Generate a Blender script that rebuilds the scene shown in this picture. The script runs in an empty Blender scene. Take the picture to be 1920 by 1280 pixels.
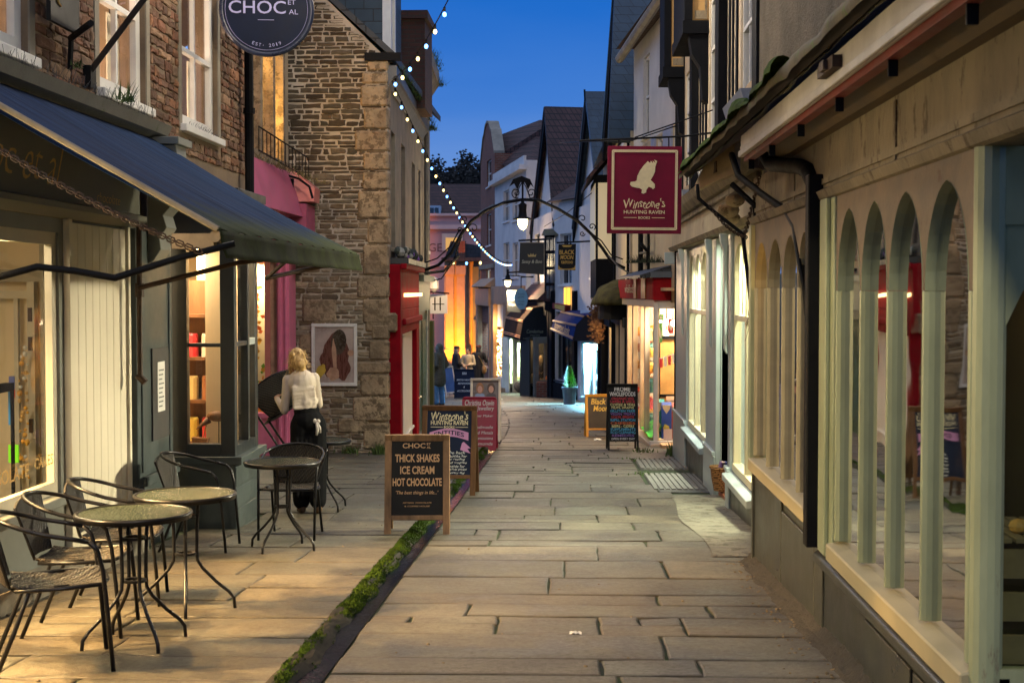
import bpy, bmesh, math, random
from mathutils import Vector, Matrix, noise
random.seed(7)
SC = bpy.context.scene
COL = SC.collection
R = math.radians
PI = math.pi
# ---------------------------------------------------------------- camera, sky, exposure
FP, VX, HY, CAMZ = 2667.0, 1060.0, 545.0, 1.5
YAW = math.atan((VX - 960) / FP)
PITCH = math.atan((640 - HY) / FP)
CAMR = Matrix.Rotation(YAW, 3, 'Z') @ Matrix.Rotation(PI / 2 - PITCH, 3, 'X')
cam_d = bpy.data.cameras.new('camera')
cam_d.lens = 50.0
cam_d.sensor_width = 36.0
cam_d.clip_start = 0.05
cam_d.clip_end = 1500
cam_d.dof.use_dof = True
cam_d.dof.focus_distance = 14.5
cam_d.dof.aperture_fstop = 7.0
cam = bpy.data.objects.new('camera', cam_d)
COL.objects.link(cam)
cam.location = (0, 0, CAMZ)
cam.rotation_euler = CAMR.to_euler()
SC.camera = cam
W_ = bpy.data.worlds.new('World')
SC.world = W_
W_.use_nodes = True
wn = W_.node_tree.nodes
wl = W_.node_tree.links
bg = wn['Background']
# dusk: blue hour gradient with height, paler towards the zenith glow that lights the street
tcw = wn.new('ShaderNodeTexCoord')
spw = wn.new('ShaderNodeSeparateXYZ')
wl.new(tcw.outputs['Generated'], spw.inputs[0])
rmp = wn.new('ShaderNodeValToRGB')
nzw = wn.new('ShaderNodeTexNoise'); nzw.inputs['Scale'].default_value = 5; nzw.inputs['Detail'].default_value = 6
mpw = wn.new('ShaderNodeMapping'); mpw.inputs['Scale'].default_value = (1, 1, 5); wl.new(tcw.outputs['Generated'], mpw.inputs['Vector']); wl.new(mpw.outputs[0], nzw.inputs['Vector'])
maw = wn.new('ShaderNodeMath'); maw.operation = 'MULTIPLY_ADD'; maw.inputs[1].default_value = .05; wl.new(nzw.outputs['Fac'], maw.inputs[0])
sbw = wn.new('ShaderNodeMath'); sbw.operation = 'SUBTRACT'; sbw.inputs[1].default_value = .025; wl.new(spw.outputs[2], sbw.inputs[0]); wl.new(sbw.outputs[0], maw.inputs[2])
wl.new(maw.outputs[0], rmp.inputs[0])
els = rmp.color_ramp.elements
els[0].position = 0.0; els[0].color = (.12, .22, .48, 1)
els[1].position = 1.0; els[1].color = (.46, .56, .82, 1)
for ps, cl_ in ((.07, (.105, .215, .49)), (.13, (.042, .15, .46)), (.2, (.010, .105, .42)), (.28, (.02, .085, .31)), (.5, (.34, .43, .68))):
    e = els.new(ps); e.color = (*cl_, 1)
wl.new(rmp.outputs[0], bg.inputs['Color'])
bg.inputs['Strength'].default_value = 1.0
vs = SC.view_settings
SC.display_settings.display_device = 'sRGB'
vs.view_transform = 'Standard'
vs.look = 'None'
vs.gamma = 1.0
vs.exposure = 0.5
SC.cycles.max_bounces = 7
SC.cycles.diffuse_bounces = 3
SC.cycles.glossy_bounces = 3
SC.cycles.transmission_bounces = 6
SC.cycles.transparent_max_bounces = 12
SC.cycles.sample_clamp_indirect = 4.0
SC.cycles.caustics_reflective = False
SC.cycles.caustics_refractive = False
SC.cycles.use_denoising = True

def _ray(px, py):
    return CAMR @ Vector(((px - 960) / FP, -(py - 640) / FP, -1))
def at(px, py, Y):
    d = _ray(px, py); t = Y / d.y
    return Vector((d.x * t, Y, CAMZ + d.z * t))
def onx(px, py, X):
    d = _ray(px, py); t = X / d.x
    return Vector((X, d.y * t, CAMZ + d.z * t))
def zat(py, Y):
    return CAMZ + (HY - py) / FP * Y
def xat(px, Y):
    return (px - VX) / FP * Y
def g(y):
    if y < 15: return -0.05 * y
    if y < 70: return -0.75 - 0.0415 * (y - 15)
    return -0.75 - 0.0415 * 55
def bend(y):
    return 0.0 if y < 26 else -0.0042 * (y - 26) ** 2

# ---------------------------------------------------------------- materials
def _nt(name):
    m = bpy.data.materials.new(name)
    m.use_nodes = True
    nt = m.node_tree
    b = nt.nodes['Principled BSDF']
    return m, nt, b
def _n(nt, t, **k):
    n = nt.nodes.new(t)
    for a, v in k.items():
        if a.startswith('i_'):
            n.inputs[a[2:].replace('_', ' ')].default_value = v
        else:
            setattr(n, a, v)
    return n
def c4(c):
    return (c[0], c[1], c[2], 1.0)
def mixc(nt, fac, a, b, mode='MIX'):
    n = nt.nodes.new('ShaderNodeMix'); n.data_type = 'RGBA'; n.blend_type = mode
    for s, v in ((0, fac), (6, a), (7, b)):
        if hasattr(v, 'links') or hasattr(v, 'is_linked'):
            nt.links.new(v, n.inputs[s])
        else:
            n.inputs[s].default_value = v if s == 0 else c4(v)
    return n.outputs[2]
def coords(nt, scale=(1, 1, 1)):
    tc = nt.nodes.new('ShaderNodeTexCoord')
    mp = nt.nodes.new('ShaderNodeMapping')
    mp.inputs['Scale'].default_value = scale
    nt.links.new(tc.outputs['Object'], mp.inputs['Vector'])
    return mp.outputs[0]
def rng(nt, v, a, b, c=0.0, d=1.0):
    n = nt.nodes.new('ShaderNodeMapRange')
    n.inputs[1].default_value = a; n.inputs[2].default_value = b
    n.inputs[3].default_value = c; n.inputs[4].default_value = d
    nt.links.new(v, n.inputs[0])
    return n.outputs[0]
def noise_t(nt, vec, scale, detail=5, rough=.6):
    n = nt.nodes.new('ShaderNodeTexNoise')
    n.inputs['Scale'].default_value = scale
    n.inputs['Detail'].default_value = detail
    n.inputs['Roughness'].default_value = rough
    nt.links.new(vec, n.inputs['Vector'])
    return n.outputs['Fac']
def bump(nt, b, h, strength, dist=.01):
    n = nt.nodes.new('ShaderNodeBump')
    n.inputs['Strength'].default_value = strength
    n.inputs['Distance'].default_value = dist
    nt.links.new(h, n.inputs['Height'])
    nt.links.new(n.outputs[0], b.inputs['Normal'])
MATS = {}
def pm(name, col, rough=.55, var=.25, vs=3.0, bmp=.25, bs=40., metal=0.0, col2=None, spec=.5, sx=(1, 1, 1), coat=0, wear=None, bd=.004):
    """painted / plain surface with broad mottling, fine grain and optional worn patches"""
    if name in MATS: return MATS[name]
    m, nt, b = _nt(name)
    v = coords(nt, sx)
    n1 = rng(nt, noise_t(nt, v, vs, 6, .65), .3, .7)
    lo = [max(0, c * (1 - var)) for c in col]
    hi = col2 or [min(1, c * (1 + var)) for c in col]
    c = mixc(nt, n1, lo, hi)
    n2 = noise_t(nt, v, bs, 3)
    if wear:
        wf = rng(nt, noise_t(nt, v, 7.0, 8, .75), wear[1], wear[1] + .06)
        c = mixc(nt, wf, c, wear[0])
    nt.links.new(c, b.inputs['Base Color'])
    rr = rng(nt, n1, 0, 1, max(.02, rough - .1), min(1, rough + .1))
    nt.links.new(rr, b.inputs['Roughness'])
    b.inputs['Metallic'].default_value = metal
    b.inputs['Specular IOR Level'].default_value = spec
    if coat: b.inputs['Coat Weight'].default_value = coat
    if bmp: bump(nt, b, n2, bmp, bd)
    MATS[name] = m
    return m
def rubble(name, cols, mortar, scale=(5, 5, 8), mw=.06, bmp=1.0, soot=None, moss=None):
    """coursed rubble: warped voronoi stones, pale joints, soot and moss patches"""
    m, nt, b = _nt(name)
    v = coords(nt)
    nz = nt.nodes.new('ShaderNodeTexNoise'); nz.inputs['Scale'].default_value = 2.2; nz.inputs['Detail'].default_value = 3
    nt.links.new(v, nz.inputs['Vector'])
    add = nt.nodes.new('ShaderNodeVectorMath'); add.operation = 'MULTIPLY_ADD'
    nt.links.new(nz.outputs['Color'], add.inputs[0]); add.inputs[1].default_value = (.14, .14, .06)
    nt.links.new(v, add.inputs[2])
    mp = nt.nodes.new('ShaderNodeMapping'); mp.inputs['Scale'].default_value = scale
    nt.links.new(add.outputs[0], mp.inputs['Vector'])
    vo = nt.nodes.new('ShaderNodeTexVoronoi'); vo.feature = 'DISTANCE_TO_EDGE'; vo.inputs['Scale'].default_value = 1
    vc = nt.nodes.new('ShaderNodeTexVoronoi'); vc.feature = 'F1'; vc.inputs['Scale'].default_value = 1
    nt.links.new(mp.outputs[0], vo.inputs['Vector']); nt.links.new(mp.outputs[0], vc.inputs['Vector'])
    sep = nt.nodes.new('ShaderNodeSeparateColor'); nt.links.new(vc.outputs['Color'], sep.inputs[0])
    ramp = nt.nodes.new('ShaderNodeValToRGB')
    nt.links.new(sep.outputs[0], ramp.inputs[0])
    els = ramp.color_ramp.elements
    els[0].color = c4(cols[0]); els[1].color = c4(cols[-1])
    for i, c in enumerate(cols[1:-1]):
        e = els.new((i + 1) / (len(cols) - 1)); e.color = c4(c)
    fine = noise_t(nt, v, 28, 8, .7)
    st = mixc(nt, rng(nt, fine, .3, .7, 0, .75), ramp.outputs[0], [c * .45 for c in cols[1]])
    jn = noise_t(nt, v, 3.1, 4)
    edge = nt.nodes.new('ShaderNodeMath'); edge.operation = 'MULTIPLY_ADD'
    nt.links.new(fine, edge.inputs[0]); edge.inputs[1].default_value = -.07; nt.links.new(vo.outputs['Distance'], edge.inputs[2])
    jf = rng(nt, edge.outputs[0], mw - .035, mw, 1, 0)
    jm = nt.nodes.new('ShaderNodeMath'); jm.operation = 'MULTIPLY'
    nt.links.new(jf, jm.inputs[0]); nt.links.new(rng(nt, jn, .35, .6, .25, 1), jm.inputs[1])
    c = mixc(nt, jm.outputs[0], st, mortar)
    if soot:
        spz = nt.nodes.new('ShaderNodeSeparateXYZ'); nt.links.new(v, spz.inputs[0])
        hz = nt.nodes.new('ShaderNodeMath'); hz.operation = 'ADD'; nt.links.new(noise_t(nt, v, .9, 5, .7), hz.inputs[0]); nt.links.new(rng(nt, spz.outputs[2], 3.2, 5.2, 0, soot[3] if len(soot) > 3 else 0), hz.inputs[1])
        sf = rng(nt, hz.outputs[0], soot[1], soot[1] + .2, 0, soot[2])
        c = mixc(nt, sf, c, soot[0])
    if moss:
        mf = rng(nt, noise_t(nt, v, 4.5, 6, .7), moss[1], moss[1] + .12, 0, .8)
        c = mixc(nt, mf, c, moss[0])
    nt.links.new(c, b.inputs['Base Color'])
    b.inputs['Roughness'].default_value = .88
    hh = nt.nodes.new('ShaderNodeMath'); hh.operation = 'MULTIPLY_ADD'
    nt.links.new(rng(nt, vo.outputs['Distance'], 0, .16), hh.inputs[0]); hh.inputs[1].default_value = 1.0
    f2 = nt.nodes.new('ShaderNodeMath'); f2.operation = 'MULTIPLY'; nt.links.new(fine, f2.inputs[0]); f2.inputs[1].default_value = .6
    nt.links.new(f2.outputs[0], hh.inputs[2])
    bump(nt, b, hh.outputs[0], bmp, .025)
    MATS[name] = m
    return m
def bricky(name, c1, c2, mortar, bw, bh, rough=.85, bmp=.7, ms=.012, off=.5, soot=.25):
    """brick, tile or slate courses on a wall or roof of any bearing"""
    m, nt, b = _nt(name)
    v = coords(nt)
    s = nt.nodes.new('ShaderNodeSeparateXYZ'); nt.links.new(v, s.inputs[0])
    a = nt.nodes.new('ShaderNodeMath'); a.operation = 'ADD'
    nt.links.new(s.outputs[0], a.inputs[0]); nt.links.new(s.outputs[1], a.inputs[1])
    cb = nt.nodes.new('ShaderNodeCombineXYZ'); nt.links.new(a.outputs[0], cb.inputs[0]); nt.links.new(s.outputs[2], cb.inputs[1])
    br = nt.nodes.new('ShaderNodeTexBrick')
    nt.links.new(cb.outputs[0], br.inputs['Vector'])
    br.offset = off
    br.inputs['Color1'].default_value = c4(c1); br.inputs['Color2'].default_value = c4(c2); br.inputs['Mortar'].default_value = c4(mortar)
    br.inputs['Scale'].default_value = 1; br.inputs['Mortar Size'].default_value = ms
    br.inputs['Brick Width'].default_value = bw; br.inputs['Row Height'].default_value = bh
    n = noise_t(nt, v, 2.4, 7, .7)
    c = mixc(nt, rng(nt, n, .4, .7, 0, soot * 2), br.outputs['Color'], [x * .35 for x in c1])
    nt.links.new(c, b.inputs['Base Color'])
    b.inputs['Roughness'].default_value = rough
    inv = nt.nodes.new('ShaderNodeMath'); inv.operation = 'SUBTRACT'; inv.inputs[0].default_value = 1
    nt.links.new(br.outputs['Fac'], inv.inputs[1])
    bump(nt, b, inv.outputs[0], bmp, .02)
    MATS[name] = m
    return m
def glass(name, tint=(1, 1, 1), rough=.02, refl=1.0):
    """thin window pane: clear straight through, mirror by fresnel"""
    m = bpy.data.materials.new(name); m.use_nodes = True
    nt = m.node_tree; nt.nodes.clear()
    o = nt.nodes.new('ShaderNodeOutputMaterial')
    tr = nt.nodes.new('ShaderNodeBsdfTransparent'); tr.inputs[0].default_value = c4(tint)
    gl = nt.nodes.new('ShaderNodeBsdfGlossy'); gl.inputs['Roughness'].default_value = rough
    lw = nt.nodes.new('ShaderNodeLayerWeight'); lw.inputs[0].default_value = .5
    pw = nt.nodes.new('ShaderNodeMath'); pw.operation = 'POWER'; pw.inputs[1].default_value = 4.2
    nt.links.new(lw.outputs['Facing'], pw.inputs[0])
    mul = nt.nodes.new('ShaderNodeMath'); mul.operation = 'MULTIPLY_ADD'; mul.inputs[1].default_value = .9 * refl ** 2; mul.inputs[2].default_value = .045 * refl; mul.use_clamp = True
    nt.links.new(pw.outputs[0], mul.inputs[0])
    tc = nt.nodes.new('ShaderNodeTexCoord'); nz = nt.nodes.new('ShaderNodeTexNoise'); nz.inputs['Scale'].default_value = 1.7
    nt.links.new(tc.outputs['Object'], nz.inputs['Vector'])
    bp = nt.nodes.new('ShaderNodeBump'); bp.inputs['Strength'].default_value = .12; bp.inputs['Distance'].default_value = .02
    nt.links.new(nz.outputs['Fac'], bp.inputs['Height']); nt.links.new(bp.outputs[0], gl.inputs['Normal'])
    mx = nt.nodes.new('ShaderNodeMixShader')
    nt.links.new(mul.outputs[0], mx.inputs[0]); nt.links.new(tr.outputs[0], mx.inputs[1]); nt.links.new(gl.outputs[0], mx.inputs[2])
    nt.links.new(mx.outputs[0], o.inputs[0])
    MATS[name] = m
    return m
def emit(name, col, s):
    if name in MATS: return MATS[name]
    m, nt, b = _nt(name)
    b.inputs['Base Color'].default_value = c4([min(.8, c) for c in col])
    b.inputs['Emission Color'].default_value = c4(col)
    b.inputs['Emission Strength'].default_value = s
    MATS[name] = m
    return m

# ---------------------------------------------------------------- mesh builder
WM = {}
class MB:
    def __init__(s, M=None):
        s.v = []; s.f = []; s.mi = []; s.M = M or Matrix.Identity(4); s.k = 0; s.col = None; s.fc = []
    def _a(s, pts, faces):
        o = len(s.v)
        s.v += [s.M @ Vector(p) for p in pts]
        s.f += [tuple(i + o for i in f) for f in faces]
        s.mi += [s.k] * len(faces)
        s.fc += [s.col] * len(faces)
        return s
    def box(s, a0, a1, b0, b1, c0, c1):
        p = [(x, y, z) for x in (a0, a1) for y in (b0, b1) for z in (c0, c1)]
        return s._a(p, [(0, 1, 3, 2), (4, 6, 7, 5), (0, 4, 5, 1), (2, 3, 7, 6), (0, 2, 6, 4), (1, 5, 7, 3)])
    def poly(s, pts):
        return s._a(pts, [tuple(range(len(pts)))])
    def slab(s, pts, d):
        """polygon pts extruded by vector d"""
        d = Vector(d); n = len(pts); q = [Vector(p) + d for p in pts]
        return s._a(list(pts) + q, [tuple(range(n)), tuple(range(2 * n - 1, n - 1, -1))] + [(i, (i + 1) % n, n + (i + 1) % n, n + i) for i in range(n)])
    def tube(s, pts, r, n=8, closed=False):
        pts = [Vector(p) for p in pts]; m = len(pts)
        rs = r if isinstance(r, (list, tuple)) else [r] * m
        out = []; up = None
        for i, p in enumerate(pts):
            a = pts[i - 1] if (i or closed) else p; b = pts[(i + 1) % m] if (i < m - 1 or closed) else p
            t = (b - a)
            t = t.normalized() if t.length > 1e-9 else Vector((0, 0, 1))
            if up is None:
                up = Vector((0, 0, 1)) if abs(t.z) < .9 else Vector((1, 0, 0))
            x = up - t * up.dot(t)
            if x.length < 1e-6: x = t.orthogonal()
            x.normalize(); y = t.cross(x); up = x
            out += [p + (x * math.cos(2 * PI * k / n) + y * math.sin(2 * PI * k / n)) * rs[i] for k in range(n)]
        fs = []
        for i in range(m if closed else m - 1):
            j = (i + 1) % m
            fs += [(i * n + k, i * n + (k + 1) % n, j * n + (k + 1) % n, j * n + k) for k in range(n)]
        if not closed:
            fs += [tuple(range(n - 1, -1, -1)), tuple((m - 1) * n + k for k in range(n))]
        return s._a(out, fs)
    def lathe(s, prof, c=(0, 0, 0), n=20, cap=True):
        c = Vector(c); pts = []; fs = []
        for r, z in prof:
            pts += [c + Vector((r * math.cos(2 * PI * k / n), r * math.sin(2 * PI * k / n), z)) for k in range(n)]
        for i in range(len(prof) - 1):
            fs += [(i * n + k, i * n + (k + 1) % n, (i + 1) * n + (k + 1) % n, (i + 1) * n + k) for k in range(n)]
        if cap and prof[0][0] > 1e-4: fs.append(tuple(range(n - 1, -1, -1)))
        if cap and prof[-1][0] > 1e-4: fs.append(tuple((len(prof) - 1) * n + k for k in range(n)))
        return s._a(pts, fs)
    def ball(s, c, r, n=12, m=8):
        r = r if isinstance(r, (list, tuple)) else (r, r, r)
        c = Vector(c); pts = [c + Vector((0, 0, r[2]))]
        for i in range(1, m):
            a = PI * i / m
            pts += [c + Vector((r[0] * math.sin(a) * math.cos(2 * PI * k / n), r[1] * math.sin(a) * math.sin(2 * PI * k / n), r[2] * math.cos(a))) for k in range(n)]
        pts.append(c - Vector((0, 0, r[2])))
        fs = [(0, 1 + k, 1 + (k + 1) % n) for k in range(n)]
        for i in range(m - 2):
            fs += [(1 + i * n + k, 1 + (i + 1) * n + k, 1 + (i + 1) * n + (k + 1) % n, 1 + i * n + (k + 1) % n) for k in range(n)]
        e = len(pts) - 1; o = 1 + (m - 2) * n
        fs += [(e, o + (k + 1) % n, o + k) for k in range(n)]
        return s._a(pts, fs)
    def grid(s, fn, nu, nv):
        pts = [fn(i / nu, j / nv) for i in range(nu + 1) for j in range(nv + 1)]
        return s._a(pts, [(i * (nv + 1) + j, (i + 1) * (nv + 1) + j, (i + 1) * (nv + 1) + j + 1, i * (nv + 1) + j + 1) for i in range(nu) for j in range(nv)])
    def mesh(s, name, inv):
        me = bpy.data.meshes.new(name)
        me.from_pydata([inv @ p for p in s.v], [], s.f)
        if any(s.mi): me.polygons.foreach_set('material_index', s.mi)
        if any(c is not None for c in s.fc):
            at_ = me.color_attributes.new('Col', 'FLOAT_COLOR', 'CORNER')
            for p in me.polygons:
                c = s.fc[p.index] or (1, 1, 1)
                many = isinstance(c[0], (list, tuple))
                for j, li in enumerate(p.loop_indices): at_.data[li].color = c4(c[j] if many else c)
        bm = bmesh.new(); bm.from_mesh(me)
        bmesh.ops.recalc_face_normals(bm, faces=bm.faces)
        bm.to_mesh(me); bm.free()
        return me
    def build(s, name, mat, parent=None, smooth=False, bevel=0, solid=0, origin=None):
        mats = mat if isinstance(mat, (list, tuple)) else [mat]
        if parent is not None:
            W = WM[parent.name]
        else:
            if origin is None:
                lo = Vector([min(p[i] for p in s.v) for i in range(3)]); hi = Vector([max(p[i] for p in s.v) for i in range(3)])
                origin = ((lo.x + hi.x) / 2, (lo.y + hi.y) / 2, lo.z)
            W = Matrix.Translation(origin)
        me = s.mesh(name, W.inverted())
        for m in mats: me.materials.append(m)
        o = bpy.data.objects.new(name, me); COL.objects.link(o)
        if parent is not None: o.parent = parent
        else: o.matrix_world = W
        WM[o.name] = W
        if smooth: me.polygons.foreach_set('use_smooth', [True] * len(me.polygons))
        if solid:
            md = o.modifiers.new('solid', 'SOLIDIFY'); md.thickness = solid; md.offset = 0
        if bevel:
            md = o.modifiers.new('bevel', 'BEVEL'); md.width = bevel; md.segments = 1; md.limit_method = 'ANGLE'; md.angle_limit = R(40)
        return o
def tag(o, label=None, cat=None, group=None, kind=None):
    if label: o['label'] = label
    if cat: o['category'] = cat
    if group: o['group'] = group
    if kind: o['kind'] = kind
    return o
def thing(name, label, cat, loc=(0, 0, 0), rz=0, group=None):
    o = bpy.data.objects.new(name, None); COL.objects.link(o)
    o.empty_display_size = .2
    o.location = loc; o.rotation_euler = (0, 0, rz)
    WM[o.name] = Matrix.Translation(loc) @ Matrix.Rotation(rz, 4, 'Z')
    return tag(o, label, cat, group)
def kids(o):
    return [c for c in bpy.data.objects if c.parent == o]
def copy_tree(o, parent=None):
    c = o.copy(); COL.objects.link(c); c.parent = parent
    for ch in list(o.children): copy_tree(ch, c)
    return c
def frame(p0, p1, toward):
    """(u along the facade, w out towards the street, z up) -> world; u runs from p0 to p1"""
    p0 = Vector((p0[0], p0[1], 0)); p1 = Vector((p1[0], p1[1], 0)); u = (p1 - p0).normalized()
    w = Vector((-u.y, u.x, 0))
    if w.dot(Vector((toward[0], toward[1], 0)) - p0) < 0: w = -w
    M = Matrix.Identity(4)
    for i in range(3):
        M[i][0] = u[i]; M[i][1] = w[i]; M[i][2] = (0, 0, 1)[i]; M[i][3] = p0[i]
    return M
def wallq(mb, u0, u1, z0, z1, ops=(), t=.25, w=0.0):
    """wall face with openings and their reveals"""
    us = sorted({u0, u1, *[o[0] for o in ops], *[o[1] for o in ops]}); zs = sorted({z0, z1, *[o[2] for o in ops], *[o[3] for o in ops]})
    us = [u for u in us if u0 <= u <= u1]; zs = [z for z in zs if z0 <= z <= z1]
    for a, b in zip(us, us[1:]):
        for c, d in zip(zs, zs[1:]):
            um, zm = (a + b) / 2, (c + d) / 2
            if any(o[0] < um < o[1] and o[2] < zm < o[3] for o in ops): continue
            mb.poly([(a, w, c), (b, w, c), (b, w, d), (a, w, d)])
            mb.poly([(a, w - t, c), (a, w - t, d), (b, w - t, d), (b, w - t, c)])
    for a, b, c, d in ops:
        mb.poly([(a, w, c), (a, w, d), (a, w - t, d), (a, w - t, c)]); mb.poly([(b, w, c), (b, w - t, c), (b, w - t, d), (b, w, d)])
        mb.poly([(a, w, d), (b, w, d), (b, w - t, d), (a, w - t, d)]); mb.poly([(a, w, c), (a, w - t, c), (b, w - t, c), (b, w, c)])
    mb.poly([(u0, w, z0), (u0, w - t, z0), (u0, w - t, z1), (u0, w, z1)]); mb.poly([(u1, w, z0), (u1, w, z1), (u1, w - t, z1), (u1, w - t, z0)])
    mb.poly([(u0, w, z1), (u1, w, z1), (u1, w - t, z1), (u0, w - t, z1)])
def window(parent, M, u0, u1, z0, z1, mf, mg, w=-.1, nx=2, nz=2, fw=.055, bw=.02, sill=True, ms=None, bars_z=None, name='window'):
    """sash or casement: frame with glazing bars, one pane sheet behind, sill"""
    b = MB(M)
    b.box(u0, u0 + fw, w - .05, w, z0, z1); b.box(u1 - fw, u1, w - .05, w, z0, z1)
    b.box(u0 + fw, u1 - fw, w - .05, w, z1 - fw, z1); b.box(u0 + fw, u1 - fw, w - .05, w, z0, z0 + fw)
    for i in range(1, nx):
        u = u0 + (u1 - u0) * i / nx
        b.box(u - bw, u + bw, w - .045, w - .004, z0 + fw, z1 - fw)
    for z in (bars_z if bars_z is not None else [z0 + (z1 - z0) * j / nz for j in range(1, nz)]):
        b.box(u0 + fw, u1 - fw, w - .05, w + .003, z - bw, z + bw)
    f = b.build(name, mf, parent)
    p = MB(M); p.box(u0 + fw * .6, u1 - fw * .6, w - .034, w - .028, z0 + fw * .6, z1 - fw * .6)
    p.build('pane', mg, f)
    if sill:
        q = MB(M); q.box(u0 - .06, u1 + .06, w - .02, .07, z0 - .07, z0 - .002)
        q.build('sill', ms or mf, f, bevel=.006)
    return f

def stones(b, u0, u1, z0, z1, ops, ch, cl, gap, pal, seed, w=0.0, tone=lambda u, z: 1.0, proud=.018, margin=.0):
    """courses of separately shaped stones with ragged outlines, laid proud of the mortar bed"""
    r = random.Random(seed); z = z0
    while z < z1:
        h = r.uniform(*ch); u = u0 - r.random() * cl[0]; zt = min(z + h, z1)
        while u < u1:
            L_ = r.uniform(*cl) * (1.0 if r.random() > .15 else 1.5)
            a, c = max(u, u0), min(u + L_, u1); u += L_
            cuts = [(a, c)]
            for o in ops:
                if zt > o[2] - margin and z < o[3] + margin:
                    nx_ = []
                    for x1, x2 in cuts:
                        if x2 <= o[0] - margin or x1 >= o[1] + margin: nx_.append((x1, x2)); continue
                        if x1 < o[0] - margin: nx_.append((x1, o[0] - margin))
                        if x2 > o[1] + margin: nx_.append((o[1] + margin, x2))
                    cuts = nx_
            for x1, x2 in cuts:
                if x2 - x1 < .05: continue
                g_ = gap * r.uniform(.6, 1.5); X1, X2 = x1 + g_, x2 - g_; Z1, Z2 = z + g_ * r.uniform(.3, 1), zt - g_ * r.uniform(.3, 1)
                if r.random() < .25 and zt - z > .07: Z2 -= r.uniform(.0, .03)
                if X2 - X1 < .03 or Z2 - Z1 < .02: continue
                j = min(.02, (Z2 - Z1) * .18); n = max(2, int((X2 - X1) / .07)); ring = []
                ring += [(X1 + (X2 - X1) * i / n, Z1) for i in range(n)] + [(X2, Z1), (X2, (Z1 + Z2) / 2)]
                ring += [(X2 - (X2 - X1) * i / n, Z2) for i in range(n)] + [(X1, Z2), (X1, (Z1 + Z2) / 2)]
                ring = [(p + r.uniform(-j, j), q + r.uniform(-j, j) * .8) for p, q in ring]
                cx, cz = (X1 + X2) / 2, (Z1 + Z2) / 2; N = len(ring); pr = proud * r.uniform(.5, 1.4)
                s1, s2 = 1 - .006 / (X2 - X1), 1 - .05 / max(.1, X2 - X1)
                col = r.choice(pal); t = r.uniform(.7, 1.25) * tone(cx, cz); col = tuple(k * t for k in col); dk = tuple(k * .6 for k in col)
                lay = [[(p, w - .01, q) for p, q in ring], [(cx + (p - cx) * s1, w + pr * .7, cz + (q - cz) * .9) for p, q in ring], [(cx + (p - cx) * s2, w + pr + r.uniform(-.004, .006), cz + (q - cz) * .62) for p, q in ring]]
                b0 = len(b.v)
                for l_ in lay: b.v += [b.M @ Vector(p) for p in l_]
                for A in (0, 1):
                    for k in range(N):
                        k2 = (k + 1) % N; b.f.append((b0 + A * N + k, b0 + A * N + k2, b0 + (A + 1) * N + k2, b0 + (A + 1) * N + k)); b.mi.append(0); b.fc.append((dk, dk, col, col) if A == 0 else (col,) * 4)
                b.f.append(tuple(b0 + 2 * N + k for k in range(N))); b.mi.append(0); b.fc.append((col,) * N)
        z = zt
    return b

# text -> mesh, evaluated in a scene of its own
_ts = bpy.data.scenes.new('lettering_scratch')
def _eval_mesh(o):
    _ts.collection.objects.link(o)
    vl = _ts.view_layers[0]; vl.update(); dg = vl.depsgraph
    me = bpy.data.meshes.new_from_object(o.evaluated_get(dg), depsgraph=dg)
    _ts.collection.objects.unlink(o)
    return me
_tc = {}
def tframe(p, n, tilt=0.0):
    """frame on a surface: x to the reader's right, y up, z out along n"""
    n = Vector(n).normalized(); up = Vector((0, 0, 1))
    x = up.cross(n).normalized(); y = n.cross(x)
    M = Matrix.Identity(4)
    for i in range(3):
        M[i][0] = x[i]; M[i][1] = y[i]; M[i][2] = n[i]; M[i][3] = p[i]
    return M @ Matrix.Rotation(tilt, 4, 'Z') if tilt else M
def text(s, M, width, height, mat, parent, x=0, y=0, shear=0.0, bold=0.0, name='lettering', arc=0, wob=0, spacing=1.0):
    key = (s, shear, bold, spacing)
    if key not in _tc:
        cu = bpy.data.curves.new('t', 'FONT'); cu.body = s; cu.shear = shear; cu.offset = bold; cu.resolution_u = 3
        cu.align_x = 'CENTER'; cu.space_character = spacing
        o = bpy.data.objects.new('t', cu); me = _eval_mesh(o)
        _tc[key] = ([v.co.copy() for v in me.vertices], [tuple(p.vertices) for p in me.polygons])
    vs_, fs = _tc[key]
    if not vs_: return None
    x0 = min(v.x for v in vs_); x1 = max(v.x for v in vs_); y0 = min(v.y for v in vs_); y1 = max(v.y for v in vs_)
    sx = width / (x1 - x0); sy = (height / (y1 - y0)) if height else sx
    b = MB(M); pts = []
    for v in vs_:
        a = (v.x - (x0 + x1) / 2) * sx; c = (v.y - (y0 + y1) / 2) * sy
        if arc: c += arc * (1 - (2 * a / width) ** 2)
        if wob: c += wob * math.sin(a / width * 23 + len(s)); a += wob * .6 * math.sin(c * 60 + a * 40)
        pts.append((x + a, y + c, 0.0))
    b._a(pts, fs)
    W = WM[parent.name]
    me = bpy.data.meshes.new(name)
    me.from_pydata([W.inverted() @ p for p in b.v], [], b.f)
    me.materials.append(mat)
    o = bpy.data.objects.new(name, me); COL.objects.link(o); o.parent = parent
    WM[o.name] = W
    return o
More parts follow.
